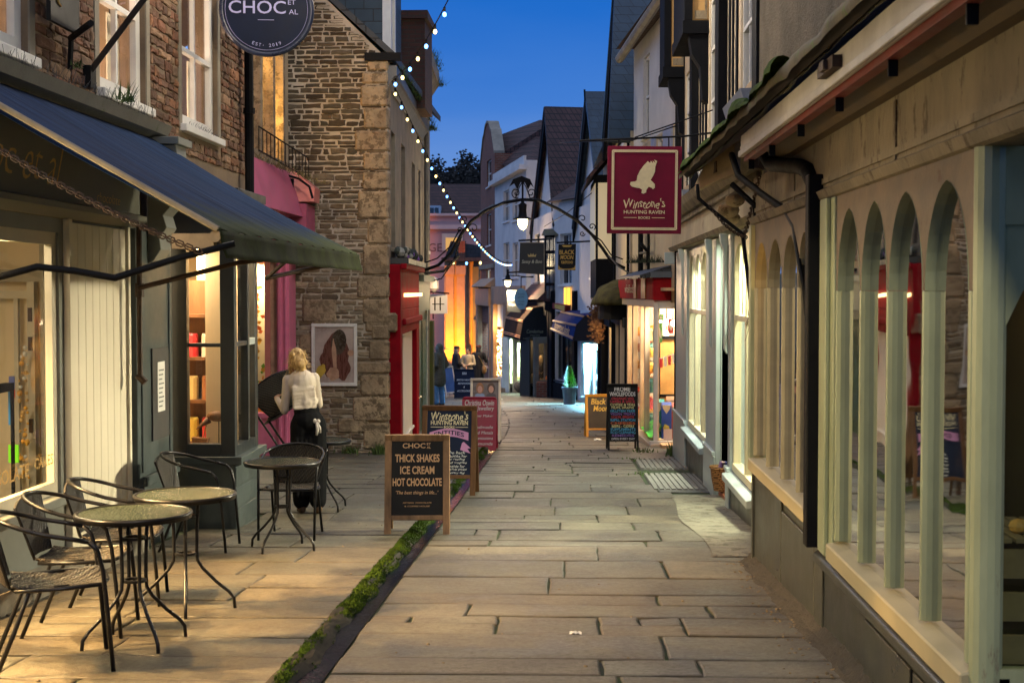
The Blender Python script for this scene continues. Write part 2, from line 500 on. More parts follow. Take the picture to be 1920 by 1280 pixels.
def remesh(parts, vox, smooth_it=6):
    """one continuous skin over overlapping tapered capsules and ellipsoids"""
    b = MB()
    for p in parts:
        if p[0] == 'c':
            _, a, ra, c, rc = p
            a = Vector(a); c = Vector(c); n = 5
            pts = [a.lerp(c, i / n) for i in range(n + 1)]; rs = [ra + (rc - ra) * i / n for i in range(n + 1)]
            b.tube(pts, rs, 12); b.ball(a, ra, 12, 8); b.ball(c, rc, 12, 8)
        else:
            if len(p) > 3:
                b2 = MB(Matrix.Translation(p[1]) @ p[3].to_4x4()); b2.ball((0, 0, 0), p[2], 14, 10)
                o = len(b.v); b.v += b2.v; b.f += [tuple(i + o for i in f) for f in b2.f]; b.mi += b2.mi; b.fc += b2.fc
            else:
                b.ball(p[1], p[2], 14, 10)
    me = b.mesh('skin', Matrix.Identity(4))
    o = bpy.data.objects.new('skin', me)
    md = o.modifiers.new('r', 'REMESH'); md.mode = 'VOXEL'; md.voxel_size = vox; md.use_smooth_shade = True
    sm = o.modifiers.new('s', 'SMOOTH'); sm.iterations = smooth_it; sm.factor = .5
    out = _eval_mesh(o)
    out.polygons.foreach_set('use_smooth', [True] * len(out.polygons))
    return out
def skin(name, parts, vox, mat, parent, it=6):
    me = remesh(parts, vox, it); me.name = name
    me.materials.clear(); me.materials.append(mat)
    o = bpy.data.objects.new(name, me); COL.objects.link(o); o.parent = parent
    WM[o.name] = WM[parent.name]
    return o
def lamp(name, kind, loc, power, col, size=.1, rot=None, size_y=None, spread=None, aim=None):
    d = bpy.data.lights.new(name, kind); d.energy = power; d.color = col
    if kind == 'AREA':
        d.shape = 'RECTANGLE'; d.size = size_y or size; d.size_y = size
        if spread: d.spread = spread
    else: d.shadow_soft_size = size
    o = bpy.data.objects.new(name, d); COL.objects.link(o); o.location = loc
    if aim is not None:
        o.rotation_euler = (Vector(aim) - Vector(loc)).to_track_quat('-Z', 'Y').to_euler()
    elif rot: o.rotation_euler = rot
    return o
# ---------------------------------------------------------------- palette
grey_paint = pm('grey_paint', (.06, .075, .075), .38, .2, 4, .15, 60, wear=((.12, .12, .11), .68))
grey_pale = pm('grey_pale', (.18, .19, .17), .45, .2, 4, .15)
dark_grey = pm('dark_grey', (.025, .03, .032), .4, .25, 4, .15)
cream_paint = pm('cream_paint', (.55, .5, .38), .42, .1, 3, .12)
cream_wall = pm('cream_wall', (.5, .4, .25), .7, .18, 1.2, .4, 30)
cream_panel = pm('cream_panel', (.72, .66, .5), .5, .06, 2, .05)
white_paint = pm('white_paint', (.7, .69, .65), .42, .1, 4, .12)
white_wall = pm('white_wall', (.62, .6, .58), .75, .14, 1.1, .4, 26)
black_iron = pm('black_iron', (.007, .007, .008), .62, .4, 9, .2, spec=.14)
black_timber = pm('black_timber', (.006, .007, .01), .75, .4, 6, .4, 30, sx=(1, 1, .2), spec=.1)
rust_iron = pm('rust_iron', (.05, .025, .012), .7, .5, 14, .6)
stone_pale = pm('stone_pale', (.33, .25, .155), .88, .5, 2.0, 1.0, 18, wear=((.17, .125, .075), .5), bd=.02)
stone_grey = pm('stone_grey', (.23, .2, .15), .85, .35, 2.4, .7, 24)
roughcast = pm('roughcast', (.2, .175, .13), .95, .4, 1.5, 1.0, 42, bd=.03, spec=.1)
brick_rubble = rubble('brick_rubble', [(.19, .075, .04), (.3, .14, .07), (.24, .12, .07), (.36, .2, .11)], (.2, .15, .1), (6.5, 6.5, 11.0), .05, 1.0, soot=((.09, .05, .032), .56, .5))
gable_rubble = rubble('gable_rubble', [(.3, .195, .1), (.38, .26, .15), (.2, .135, .08), (.44, .33, .2)], (.55, .46, .35), (4.3, 4.3, 13.0), .1, 1.0, soot=((.035, .025, .018), .52, .85, .3), moss=((.05, .075, .015), .66))
red_brick = bricky('red_brick', (.26, .07, .035), (.18, .05, .03), (.22, .16, .11), .24, .08)
roof_tile = bricky('roof_tile', (.055, .024, .02), (.085, .036, .03), (.008, .005, .005), .22, .24, .8, 1.0, .02, 0)
roof_slate = bricky('roof_slate', (.03, .036, .042), (.045, .05, .058), (.006, .007, .008), .3, .22, .5, .8, .012)
slate_hung = bricky('slate_hung', (.02, .042, .06), (.03, .058, .08), (.006, .01, .012), .3, .2, .5, .6, .008)
pink = pm('pink', (.78, .2, .34), .4, .15, 3, .15)
pink_pale = pm('pink_pale', (.62, .2, .17), .5, .15, 3, .2)
magenta = pm('magenta', (.45, .1, .18), .5, .15, 3, .2)
red_paint = pm('red_paint', (.24, .005, .012), .75, .2, 5, .12, spec=.08)
green_paint = pm('green_paint', (.02, .06, .022), .35, .2, 5, .15)
bluegrey = pm('bluegrey', (.36, .42, .42), .4, .1, 4, .15, wear=((.3, .32, .3), .7))
sage = pm('sage', (.33, .36, .21), .42, .2, 5, .3, 50, sx=(1, 1, .3), wear=((.2, .15, .09), .63))
sage_cream = pm('sage_cream', (.4, .34, .2), .45, .14, 5, .2, 50, wear=((.25, .17, .1), .66))
riser_paint = pm('riser_paint', (.035, .038, .032), .36, .35, 3, .25, 40, wear=((.12, .1, .07), .66))
weather_wood = pm('weather_wood', (.3, .22, .13), .7, .4, 4, .5, 40, sx=(1, .25, 1), wear=((.1, .07, .04), .62))
lintel_wood = pm('lintel_wood', (.2, .165, .112), .75, .45, 2.5, .6, 40, sx=(1, 1, .45), wear=((.09, .065, .04), .55), bd=.01)
fascia_board = pm('fascia_board', (.5, .48, .45), .55, .25, 3, .3, 40, sx=(1, 1, 1), wear=((.2, .2, .12), .68))
oxblood = pm('oxblood', (.16, .02, .014), .5, .3, 4, .2)
moss_mat = pm('moss_mat', (.018, .032, .007), .95, .6, 5, 0, 90, col2=(.075, .135, .014), spec=.1)
kerb_moss = pm('kerb_moss', (.02, .019, .011), .9, .5, 5, 1.0, 60, spec=.2, col2=(.022, .034, .009))
moss_dark = pm('moss_dark', (.03, .028, .015), .95, .6, 6, 1.0, 40, col2=(.075, .07, .025), spec=.15)
old_tile = pm('old_tile', (.09, .075, .045), .85, .5, 5, .8, 40, wear=((.07, .11, .02), .55))
wood_board = pm('wood_board', (.24, .145, .075), .65, .45, 3, .5, 30, sx=(4, 4, .6), spec=.25, wear=((.36, .26, .17), .62))
wood_dark = pm('wood_dark', (.12, .055, .022), .6, .4, 3, .4, 30, sx=(4, 4, .6), spec=.25)
chalk_black = pm('chalk_black', (.01, .01, .01), .6, .4, 4, .1, spec=.2)
chalk_navy = pm('chalk_navy', (.006, .012, .035), .55, .4, 4, .1, spec=.2)
ink_white = pm('ink_white', (.75, .74, .7), .7, .1, 20, 0)
ink_cream = pm('ink_cream', (.7, .6, .38), .6, .1, 20, 0)
ink_tan = pm('ink_tan', (.58, .36, .17), .6, .1, 20, 0)
ink_lilac = pm('ink_lilac', (.42, .42, .75), .5, .1, 20, 0)
gold = pm('gold', (.62, .38, .11), .5, .2, 20, 0)
clear = glass('clear_glass', refl=.62)
clear_soft = glass('old_glass', (.85, .88, .82), .025, 1.7)
dark_glass = pm('dark_glass', (.006, .008, .012), .06, .3, 1, .25, 1.5, spec=.9)
curtain = pm('curtain', (.7, .62, .45), .8, .12, 2, .3, 14, sx=(5, 5, .2))
amber_cloth = pm('amber_cloth', (.75, .4, .06), .8, .25, 2, .3, 14, sx=(6, 6, .2))
room_cream = pm('room_cream', (.75, .62, .4), .6, .08, 1, 0)
room_warm = pm('room_warm', (.72, .5, .3), .6, .12, 1, 0)
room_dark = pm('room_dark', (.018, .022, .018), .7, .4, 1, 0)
lit_bulb_warm = emit('lit_bulb_warm', (1, .72, .26), 3)
lit_bulb_blue = emit('lit_bulb_blue', (.13, .38, 1), 4.5)
lit_lamp = emit('lit_lamp', (1, .78, .34), 6)

# ---------------------------------------------------------------- ground, paving, gutter
def stone_mat(name, rough):
    m, nt, b = _nt(name)
    v = coords(nt)
    at_ = nt.nodes.new('ShaderNodeVertexColor'); at_.layer_name = 'Col'
    n = noise_t(nt, v, 2.6, 9, .72)
    n3 = noise_t(nt, v, 30, 7, .75)
    c = mixc(nt, rng(nt, n, .38, .62, 0, .85), at_.outputs[0], (.062, .048, .03))
    c = mixc(nt, rng(nt, n3, .52, .66, 0, .6), c, (.045, .034, .021))
    n4 = noise_t(nt, v, .8, 6, .65)
    c = mixc(nt, rng(nt, n4, .52, .7, 0, .45), c, (.2, .175, .125))
    sp = noise_t(nt, v, 110, 3, .7)
    c = mixc(nt, rng(nt, sp, .42, .7, 0, .55), c, mixc(nt, .5, c, (.02, .016, .012)))
    c = mixc(nt, rng(nt, sp, .3, .42, .3, 0), c, (.26, .225, .16))
    # chewing gum and lichen spots
    vo = nt.nodes.new('ShaderNodeTexVoronoi'); vo.inputs['Scale'].default_value = 3.4; nt.links.new(v, vo.inputs['Vector'])
    gum = rng(nt, vo.outputs['Distance'], .045, .07, .7, 0)
    c = mixc(nt, gum, c, (.035, .03, .024))
    # damp
    n5 = rng(nt, noise_t(nt, v, 1.25, 6, .7), .5, .6)
    c = mixc(nt, n5, c, mixc(nt, .55, c, (.02, .016, .011)))
    nt.links.new(c, b.inputs['Base Color'])
    rr = nt.nodes.new('ShaderNodeMath'); rr.operation = 'MULTIPLY_ADD'; nt.links.new(n5, rr.inputs[0]); rr.inputs[1].default_value = -.14
    nt.links.new(rng(nt, n3, .3, .7, rough - .02, rough + .2), rr.inputs[2]); nt.links.new(rr.outputs[0], b.inputs['Roughness'])
    b.inputs['Specular IOR Level'].default_value = .5
    s = nt.nodes.new('ShaderNodeMath'); s.operation = 'MULTIPLY_ADD'; nt.links.new(n3, s.inputs[0]); s.inputs[1].default_value = .5
    wv = nt.nodes.new('ShaderNodeMapping'); wv.inputs['Scale'].default_value = (2.2, 3.4, 1); nt.links.new(v, wv.inputs['Vector'])
    nt.links.new(noise_t(nt, wv.outputs[0], 2.5, 7, .7), s.inputs[2])
    bump(nt, b, s.outputs[0], .8, .014)
    MATS[name] = m
    return m
flag = stone_mat('flagstone', .5)
def rock_mat(name, rough=.88):
    m, nt, b = _nt(name); v = coords(nt)
    at_ = nt.nodes.new('ShaderNodeVertexColor'); at_.layer_name = 'Col'
    n1 = noise_t(nt, v, 14, 8, .72); n2 = noise_t(nt, v, 3.0, 5, .6)
    c = mixc(nt, rng(nt, n1, .35, .7, 0, .85), at_.outputs[0], mixc(nt, .6, at_.outputs[0], (.03, .022, .016)))
    c = mixc(nt, rng(nt, n2, .55, .75, 0, .5), c, (.05, .04, .03))
    nt.links.new(c, b.inputs['Base Color']); b.inputs['Roughness'].default_value = rough; b.inputs['Specular IOR Level'].default_value = .25
    bump(nt, b, n1, .9, .02); MATS[name] = m
    return m
rock = rock_mat('rock_face')
mortar_pale = pm('mortar_pale', (.46, .4, .32), .95, .35, 2.0, 1.0, 40, wear=((.1, .075, .05), .6))
mortar_brown = pm('mortar_brown', (.17, .12, .075), .95, .35, 2.0, 1.0, 40)
earth = pm('earth', (.028, .024, .014), .95, .5, 4, 1, 60, col2=(.035, .06, .012))
field = pm('field', (.03, .04, .02), .95, .4, .05, 0)
YS = [-30, -10, 0, 5, 10, 15, 20, 26, 33, 40, 50, 60, 70, 110, 160, 240, 420]
b = MB()
for x0, x1, dz in ((-260, -1.36, -.014), (-1.14, 260, -.014)):
    for a, c in zip(YS, YS[1:]):
        nx = 6
        for i in range(nx):
            xa = x0 + (x1 - x0) * i / nx; xb = x0 + (x1 - x0) * (i + 1) / nx
            b.poly([(xa, a, g(a) + dz), (xb, a, g(a) + dz), (xb, c, g(c) + dz), (xa, c, g(c) + dz)])
for a, c in zip(YS, YS[1:]):
    if a >= 26:
        b.poly([(-1.36, a, g(a) - .014), (-1.14, a, g(a) - .014), (-1.14, c, g(c) - .014), (-1.36, c, g(c) - .014)])
tag(b.build('ground', earth, origin=(0, 0, 0)), kind='structure')
b = MB()
for a, c in zip(YS[:8], YS[1:8]):
    for p, q in (((-1.36, 0.0), (-1.36, -.13)), ((-1.36, -.13), (-1.14, -.13)), ((-1.14, -.13), (-1.14, 0.0))):
        b.poly([(p[0], a, g(a) + p[1]), (q[0], a, g(a) + q[1]), (q[0], c, g(c) + q[1]), (p[0], c, g(c) + p[1])])
b.poly([(-1.36, 26, g(26)), (-1.14, 26, g(26)), (-1.14, 26, g(26) - .13), (-1.36, 26, g(26) - .13)])
tag(b.build('gutter_channel', pm('wet_stone', (.012, .012, .011), .5, .5, 6, .6, spec=.2), origin=(0, 0, 0)), kind='structure')
water = pm('water_mat', (.002, .005, .018), .12, .2, 2, 1.0, 16, spec=.2)
b = MB()
for a, c in zip(YS[:8], YS[1:8]):
    b.poly([(-1.36, a, g(a) - .05), (-1.14, a, g(a) - .05), (-1.14, c, g(c) - .05), (-1.36, c, g(c) - .05)])
tag(b.build('gutter_water', water, origin=(0, 0, 0)), kind='structure')

def left_edge(y):
    if y < 12.5: return -3.34
    if y < 13.7: return -2.95
    if y < 15.5: return -3.45
    if y < 22.3: return -4.9
    if y < 33.5: return -2.75 - .036 * (y - 22.3)
    return -6.5 + bend(y)
RE = ((22, 1.85), (34, 1.25), (42, 1.12), (46, .45), (52, -.5), (56, -1.3), (66, -3.2), (72, -4.2))
def right_edge(y):
    if y < 10.6: return 1.42
    if y < 22: return 1.8
    for (a, c), (d, e) in zip(RE, RE[1:]):
        if y <= d: return c + (e - c) * (y - a) / (d - a)
    return -4.2
rs = random.Random(11)
sl = MB()
def slab(xa, xb, ya, yb, tone, sk=0.0):
    """one worn flagstone: ragged edge, dirt-stained rim, slightly tilted face"""
    hue = rs.random()
    base = [(.122, .11, .072), (.106, .106, .08), (.142, .118, .073), (.094, .088, .063)][int(hue * 4)]
    col = tuple(max(.02, c * tone) for c in base); dk = tuple(c * .42 for c in col)
    tx, ty, tz0 = rs.uniform(-.004, .004), rs.uniform(-.004, .004), rs.uniform(-.002, .004)
    cs = [(xa, ya + sk), (xb, ya - sk), (xb, yb - sk), (xa, yb + sk)]
    near = ya < 16
    ring = []
    for k in range(4):
        (x1, y1), (x2, y2) = cs[k], cs[(k + 1) % 4]
        n = max(2, int(math.hypot(x2 - x1, y2 - y1) / (.13 if near else .4)))
        for i in range(n):
            t = i / n; j = .006 if i else .009
            ring.append((x1 + (x2 - x1) * t + rs.uniform(-j, j), y1 + (y2 - y1) * t + rs.uniform(-j, j)))
    cx, cy = (xa + xb) / 2, (ya + yb) / 2; N = len(ring)
    hz = lambda x, y: g(y) + tz0 + tx * (x - cx) / max(.1, xb - xa) * 2 + ty * (y - cy) / max(.1, yb - ya) * 2
    ins = lambda x, y, d: (x + max(-d, min(d, (cx - x) * .5)), y + max(-d, min(d, (cy - y) * .5)))
    o = [(x, y, hz(x, y) - .005) for x, y in ring]
    i1 = [(*ins(x, y, .010), 0) for x, y in ring]; i1 = [(x, y, hz(x, y)) for x, y, _ in i1]
    i2 = [(*ins(x, y, .05 + rs.uniform(-.015, .02)), 0) for x, y in ring]; i2 = [(x, y, hz(x, y) + .001) for x, y, _ in i2]
    bt = [(x, y, g(y) - .03) for x, y in ring]
    b0 = len(sl.v); sl.v += [Vector(p) for p in bt + o + i1 + i2]
    def q(A, B, ca, cb):
        for k in range(N):
            k2 = (k + 1) % N; sl.f.append((b0 + A * N + k, b0 + A * N + k2, b0 + B * N + k2, b0 + B * N + k)); sl.mi.append(0); sl.fc.append((ca, ca, cb, cb))
    md = tuple(c * .72 for c in col)
    q(0, 1, dk, dk); q(1, 2, dk, md); q(2, 3, md, col)
    sl.f.append(tuple(b0 + 3 * N + k for k in range(N))); sl.mi.append(0); sl.fc.append(tuple([col] * N))
rows = [-1.5]
while rows[-1] < 34: rows.append(rows[-1] + rs.choice([.36, .45, .55, .62, .72, .85]))
while rows[-1] < 68: rows.append(rows[-1] + rs.choice([.9, 1.1, 1.3]))
for ya, yb in zip(rows, rows[1:]):
    gap = rs.uniform(.014, .026)
    xr = right_edge((ya + yb) / 2); x = -1.13 if ya < 25.6 else bend(ya) - 1.13
    if 16.4 < ya < 18.9 or 19.3 < ya < 21.3: xr = 1.0
    if ya > 11 and ya < 15.9: xr = 1.22
    sk = rs.uniform(-.012, .012)
    while x < xr - .05:
        wd = rs.choice((rs.uniform(.45, .8), rs.uniform(.7, 1.3), rs.uniform(1.2, 1.8)))
        if xr - (x + wd) < .3: wd = xr - x
        xg = x + wd - rs.uniform(.010, .024)
        if rs.random() < .16 and yb - ya > .5 and ya < 30:
            ym = ya + (yb - ya) * rs.uniform(.4, .6); xm = x + wd * rs.uniform(.3, .7)
            slab(x, xg, ya, ym - gap, rs.uniform(.62, 1.25), 0); slab(x, xm - .015, ym, yb - gap, rs.uniform(.62, 1.25), 0); slab(xm, xg, ym, yb - gap, rs.uniform(.62, 1.25), 0)
        else: slab(x, xg, ya, yb - gap, rs.uniform(.62, 1.25), sk)
        x += wd
    off = rs.uniform(-.2, .2)
rows2 = [-1.5]
while rows2[-1] < 33: rows2.append(rows2[-1] + rs.choice([.5, .6, .7, .85]))
while rows2[-1] < 62: rows2.append(rows2[-1] + rs.choice([1.0, 1.3]))
for ya, yb in zip(rows2, rows2[1:]):
    x = -1.38 if ya < 25.6 else bend(ya) - 1.14; xl = left_edge((ya + yb) / 2)
    while x > xl + .05:
        wd = rs.uniform(.6, 1.4)
        if (x - wd) - xl < .3: wd = x - xl
        slab(x - wd + .014, x, ya, yb - .014, rs.uniform(.78, 1.16), rs.uniform(-.012, .012))
        x -= wd
tag(sl.build('paving', flag, origin=(0, 0, 0)), kind='structure')

# concrete apron by the bookshop, ridged slabs
b = MB()
fn = lambda u, v: (1.13 + .61 * v + .04 * math.sin(u * 9), 10.9 + 5.0 * u, g(10.9 + 5.0 * u) + .010 + .006 * noise.noise((u * 9, v * 4, 0)))
b.grid(fn, 40, 6)
tag(b.build('pale_concrete_apron', pm('concrete', (.17, .155, .115), .85, .3, 4, 1.0, 22, wear=((.08, .068, .045), .52), bd=.02), origin=(0, 0, 0)), kind='structure')
ridged = pm('ridged_stone', (.17, .16, .13), .7, .35, 8, .8, 40, wear=((.1, .09, .07), .6))
for nm, y0, y1, xa, xb in (('ridged', 16.5, 18.7, 1.03, 1.78), ('ridged', 19.4, 21.2, 1.03, 1.85)):
    b = MB(); n = 11
    b.box(xa, xb, y0, y1, -9, -8.99)
    b.v = [Vector((p.x, p.y, g(p.y) + (.0 if p.z > -8.995 else -.03))) for p in b.v]
    for k in range(n):
        x0 = xa + (xb - xa) * (k + .12) / n; x1 = xa + (xb - xa) * (k + .78) / n
        c = len(b.v); b.box(x0, x1, y0 + .03, y1 - .03, 0, .014)
        for i in range(c, len(b.v)): b.v[i] = Vector((b.v[i].x, b.v[i].y, g(b.v[i].y) + b.v[i].z + .0005))
    tag(b.build('ridged_paving', ridged, origin=(xa, y0, g(y0))), kind='structure')
# step of red tiles in the bookshop doorway
b = MB(); b.box(1.72, 2.5, 14.75, 16.6, g(16.6) - .1, g(14.75) + .02)
tag(b.build('terracotta_floor', pm('terracotta', (.38, .12, .05), .5, .25, 5, .2), origin=(2, 15.5, g(15.5))), kind='structure')

# moss along the gutter
rm = random.Random(5)
b = MB()
N = 260
def mossf(u, v):
    y = 4.5 + 19.5 * u
    x = -1.392 + .118 * v
    h = math.sin(PI * min(1, v * 1.05 + .08)) * .010 - .05 * v * v
    nn = noise.noise((x * 9, y * 3, 1.3)) * .010 + noise.noise((x * 30, y * 22, 4)) * .009
    return (x + .035 * noise.noise((y * 2.3, 0, 0)) * (.3 + v), y, g(y) + h + nn * (1.1 - .4 * v) - .004)
def cover(y, v):
    return noise.noise((y * 1.3, v * 2.0, 9)) * .7 + .5 * noise.noise((y * 5, v * 5, 3)) + (.5 if 8.6 < y < 14.5 else .3 if y >= 14.5 else .2) - abs(v - .5) * .35
b.grid(mossf, N, 9)
for i in range(N):
    for j in range(9):
        cv = min(1, max(0, cover(4.5 + 19.5 * (i + .5) / N, (j + .5) / 9) * 2.2)); n_ = .7 + .5 * noise.noise((i * .9, j * .8, 5))
        b.fc[i * 9 + j] = tuple((s_ * (1 - cv) + m_ * cv) * n_ for s_, m_ in zip((.035, .029, .019), (.022, .04, .008)))
for _ in range(42000):
    y = 5.2 + (rm.random() ** 1.2) * 18.5
    v = rm.random()
    cov = cover(y, v)
    if cov < rm.uniform(.0, .25): continue
    q = Vector(mossf((y - 4.5) / 19.5, v))
    s = rm.uniform(.004, .011) * (1 + min(1, cov) * .6); b.k = 1
    a = rm.random() * 2 * PI
    d = Vector((math.cos(a) * s * .5, math.sin(a) * s * .5, 0)); t = Vector((rm.uniform(-.7, .7) * s, rm.uniform(-.7, .7) * s, s * rm.uniform(.7, 1.4)))
    b.poly([q - d, q + d, q + t])
b.k = 0
tag(b.build('moss', [rock, moss_mat], smooth=False, origin=(0, 0, 0)), kind='stuff')
# weeds in the joints at the right-hand walls, litter of small stones
b = MB()
for cx, cy, n, hh in ((1.74, 21.9, 90, .26), (1.2, 22.6, 30, .1), (1.03, 18.6, 30, .05), (1.02, 21.0, 20, .05), (-2.85, 22.1, 60, .2), (-3.4, 22.15, 50, .15), (-2.9, 22.0, 70, .16)):
    for _ in range(n):
        x = cx + rm.gauss(0, .09); y = cy + rm.gauss(0, .11); a = rm.random() * 2 * PI; h = hh * rm.uniform(.4, 1)
        q = Vector((x, y, g(y) - .01)); d = Vector((math.cos(a), math.sin(a), 0)) * .012
        t = Vector((rm.uniform(-.5, .5) * h, rm.uniform(-.5, .5) * h, h))
        b.poly([q - d, q + d, q + t * .6 + d * 1.4]); b.poly([q - d, q + t * .6 + d * 1.4, q + t])
tag(b.build('weeds', pm('weed', (.06, .1, .02), .8, .4, 9, 0), origin=(0, 0, 0)), kind='stuff')
b = MB()
for _ in range(420):
    if rm.random() < .75: y = 6.5 + rm.random() * 4.2; x = 1.4 - abs(rm.gauss(0, .12))
    else: y = 6 + rm.random() * 16; x = rm.uniform(-3, 1.3)
    s = rm.uniform(.003, .012)
    if abs(x + 1.25) < .15: continue
    b.ball((x, y, g(y) + s * .3), (s, s * rm.uniform(.6, 1.2), s * .6), 5, 4)
tag(b.build('grit', pm('grit_mat', (.16, .12, .07), .9, .5, 9, .3), origin=(0, 0, 0)), kind='stuff')
for i, (px, py, s, lab) in enumerate(((1080, 1192, .03, 'crumpled white paper scrap on the brown flagstones in front'), (1121, 825, .06, 'small white paper scrap beside the yellow sandwich board'))):
    p = onx(px, py, 0); Y = 4000 / (py - 678) if py > 900 else 4340 / (py - 655.7)
    X = xat(px, Y)
    b = MB(); b.grid(lambda u, v: (X + (u - .5) * s * 2.2, Y + (v - .5) * s * 2, g(Y) + .006 + abs(noise.noise((u * 5, v * 5, i))) * s * .7), 6, 6)
    tag(b.build('paper_scrap', white_paint), lab, 'litter')
# ================================================================ LEFT: chocolate shop
def post_tree_grass(b, pts, n, h, rr, seed=1):
    r2 = random.Random(seed)
    for _ in range(n):
        p = Vector(pts[0]).lerp(Vector(pts[1]), r2.random()) + Vector((r2.gauss(0, rr), r2.gauss(0, rr), 0))
        a = r2.random() * 2 * PI; k = h * r2.uniform(.4, 1)
        d = Vector((math.cos(a), math.sin(a), 0)) * .008; t = Vector((r2.uniform(-.6, .6) * k, r2.uniform(-.6, .6) * k, k * r2.uniform(-.1, 1)))
        b.poly([p - d, p + d, p + t])
grass_mat = pm('eaves_grass', (.05, .09, .02), .85, .5, 9, 0)

choc = thing('chocolate_shop', 'rough brown stone house with white sash windows above the blue awning', 'building', (-4.2, 9, g(9)))
M = frame((-3.5, 0), (-3.5, 1), (0, 0))
ops = [(4.6, 5.6, 3.02, 4.9), (7.9, 9.2, 3.02, 4.9), (10.6, 11.8, 3.02, 4.9), (12.9, 14.25, 3.02, 4.9)]
b = MB(M); wallq(b, 1.5, 15.5, 2.0, 7.2, ops, .22)
# returns at the far end and the body of the house
b.box(15.3, 15.5, -5.0, -.225, -1.4, 7.2); b.box(1.5, 1.7, -5, -.225, -1.2, 7.2); b.box(1.5, 15.5, -5.2, -5.0, -1.2, 7.2)
b.build('wall', mortar_brown, choc)
b = MB(M); stones(b, 6.5, 15.5, 2.75, 6.0, ops, (.05, .105), (.09, .25), .006, [(.22, .1, .058), (.29, .14, .075), (.19, .105, .068), (.33, .2, .12), (.16, .085, .055), (.25, .16, .1)], 21, margin=.11, proud=.014)
b.build('stonework', rock, choc)
b = MB(M); b.slab([(1.4, .3, 7.1), (1.4, -2.6, 9.6), (1.4, -5.4, 7.1)], (14.3, 0, 0)); b.build('roof', roof_slate, choc)
for i, o in enumerate(ops):
    f = window(choc, M, o[0], o[1], o[2], o[3], white_paint, clear, w=-.045, nx=2, nz=2, fw=.11, bw=.022, bars_z=[o[2] + .72], ms=white_paint)
    b = MB(M); b.box(o[0] + .08, o[0] + .35, -.2, -.19, o[2] + .05, o[3]); b.box(o[1] - .4, o[1] - .08, -.2, -.19, o[2] + .05, o[2] + .72)
    b.build('curtain', curtain, f)
    b = MB(M); b.box(o[0] - .3, o[1] + .3, -1.2, -1.19, o[2] - .2, o[3] + .1); b.build('back_wall', room_warm, f)
    # plaster margin round each window
    b = MB(M)
    b.box(o[0] - .1, o[0] - .002, -.02, .012, o[2] - .05, o[3]); b.box(o[1] + .002, o[1] + .1, -.02, .012, o[2] - .05, o[3]); b.build('window_margin', stone_grey, f)
for y in (5.1, 8.5, 11.2, 13.5):
    lamp('upstairs_lamp', 'POINT', (-4.2, y, 3.45), 34, (1, .72, .52), .12)
# downpipe at the far corner
b = MB(); b.tube([(-3.4, 15.25, 5.6), (-3.4, 15.25, -.7)], .05, 10)
for z in (4.6, 3.4, 2.4): b.tube([(-3.4, 15.25, z), (-3.4, 15.25, z + .06)], .065, 10)
b.build('downpipe', black_iron, choc)
# moulded cornice with bird spikes
b = MB(M)
b.slab([(3, .0, 2.72), (3, .2, 2.78), (3, .24, 2.86), (3, 0, 2.93)], (8.75, 0, 0))
b.build('cornice', pm('cornice_lead', (.1, .1, .09), .6, .4, 4, .4, wear=((.05, .07, .02), .6)), choc)
b = MB(M); r2 = random.Random(3)
for k in range(300):
    u = 4 + 7.6 * r2.random(); w = r2.uniform(.04, .22)
    b.tube([(u, w, 2.88), (u + r2.uniform(-.03, .03), w + r2.uniform(-.03, .05), 2.88 + r2.uniform(.06, .11))], .0016, 3)
for k in range(40):
    u = 12.95 + 1.2 * r2.random()
    b.tube([(u, .03, 2.96), (u + r2.uniform(-.03, .03), .06 + r2.uniform(-.03, .05), 3.05)], .002, 3)
b.build('bird_spikes', pm('spike', (.09, .09, .09), .5, .1, 5, 0), choc)
b = MB(); post_tree_grass(b, [(-3.32, 10.55, 2.9), (-3.32, 10.75, 2.95)], 60, .22, .04, 4); b.build('weed_tuft', grass_mat, choc)
# fascia
b = MB(M); b.box(2.0, 11.55, -.12, .02, 2.07, 2.71); b.box(2.0, 11.55, .02, .045, 2.63, 2.71); b.slab([(2, .02, 2.0), (2, .09, 2.06), (2, .09, 2.1), (2, .02, 2.12)], (9.5, 0, 0))
b.build('fascia', pm('fascia_grey', (.13, .13, .105), .45, .25, 2.5, .2, wear=((.2, .19, .14), .66)), choc)
T = tframe((-3.478, 8.92, 2.36), (1, 0, 0))
text('Choc et al', T, 1.75, .27, gold, choc, shear=.55, bold=-.014, wob=.01)
text('chocolate', tframe((-3.478, 10.75, 2.2), (1, 0, 0)), .55, .07, gold, choc, shear=.2, bold=-.01)
# window with the door seen behind it
b = MB(M); wallq(b, 2.0, 11.6, -1.2, 2.0, [(5.4, 7.3, .1, 1.9), (7.55, 9.72, .1, 1.9), (11.45, 11.5, 1.5, 1.55)], .1)
b.build('shopfront_panel', grey_pale, choc)
for u0, u1 in ((5.4, 7.3), (7.55, 9.72)):
    f = window(choc, M, u0, u1, .1, 1.9, cream_paint, clear, w=-.02, nx=1, nz=1, fw=.085, bars_z=[], ms=grey_pale, name='shop_window')
    text('CHOCOLATE', tframe((-3.515, u1 - 1.0, .33), (1, 0, 0)), .9, .09, gold, choc, bold=.01)
    text('CAKES', tframe((-3.515, u1 - .28, .35), (1, 0, 0)), .34, .075, gold, choc, bold=.01)
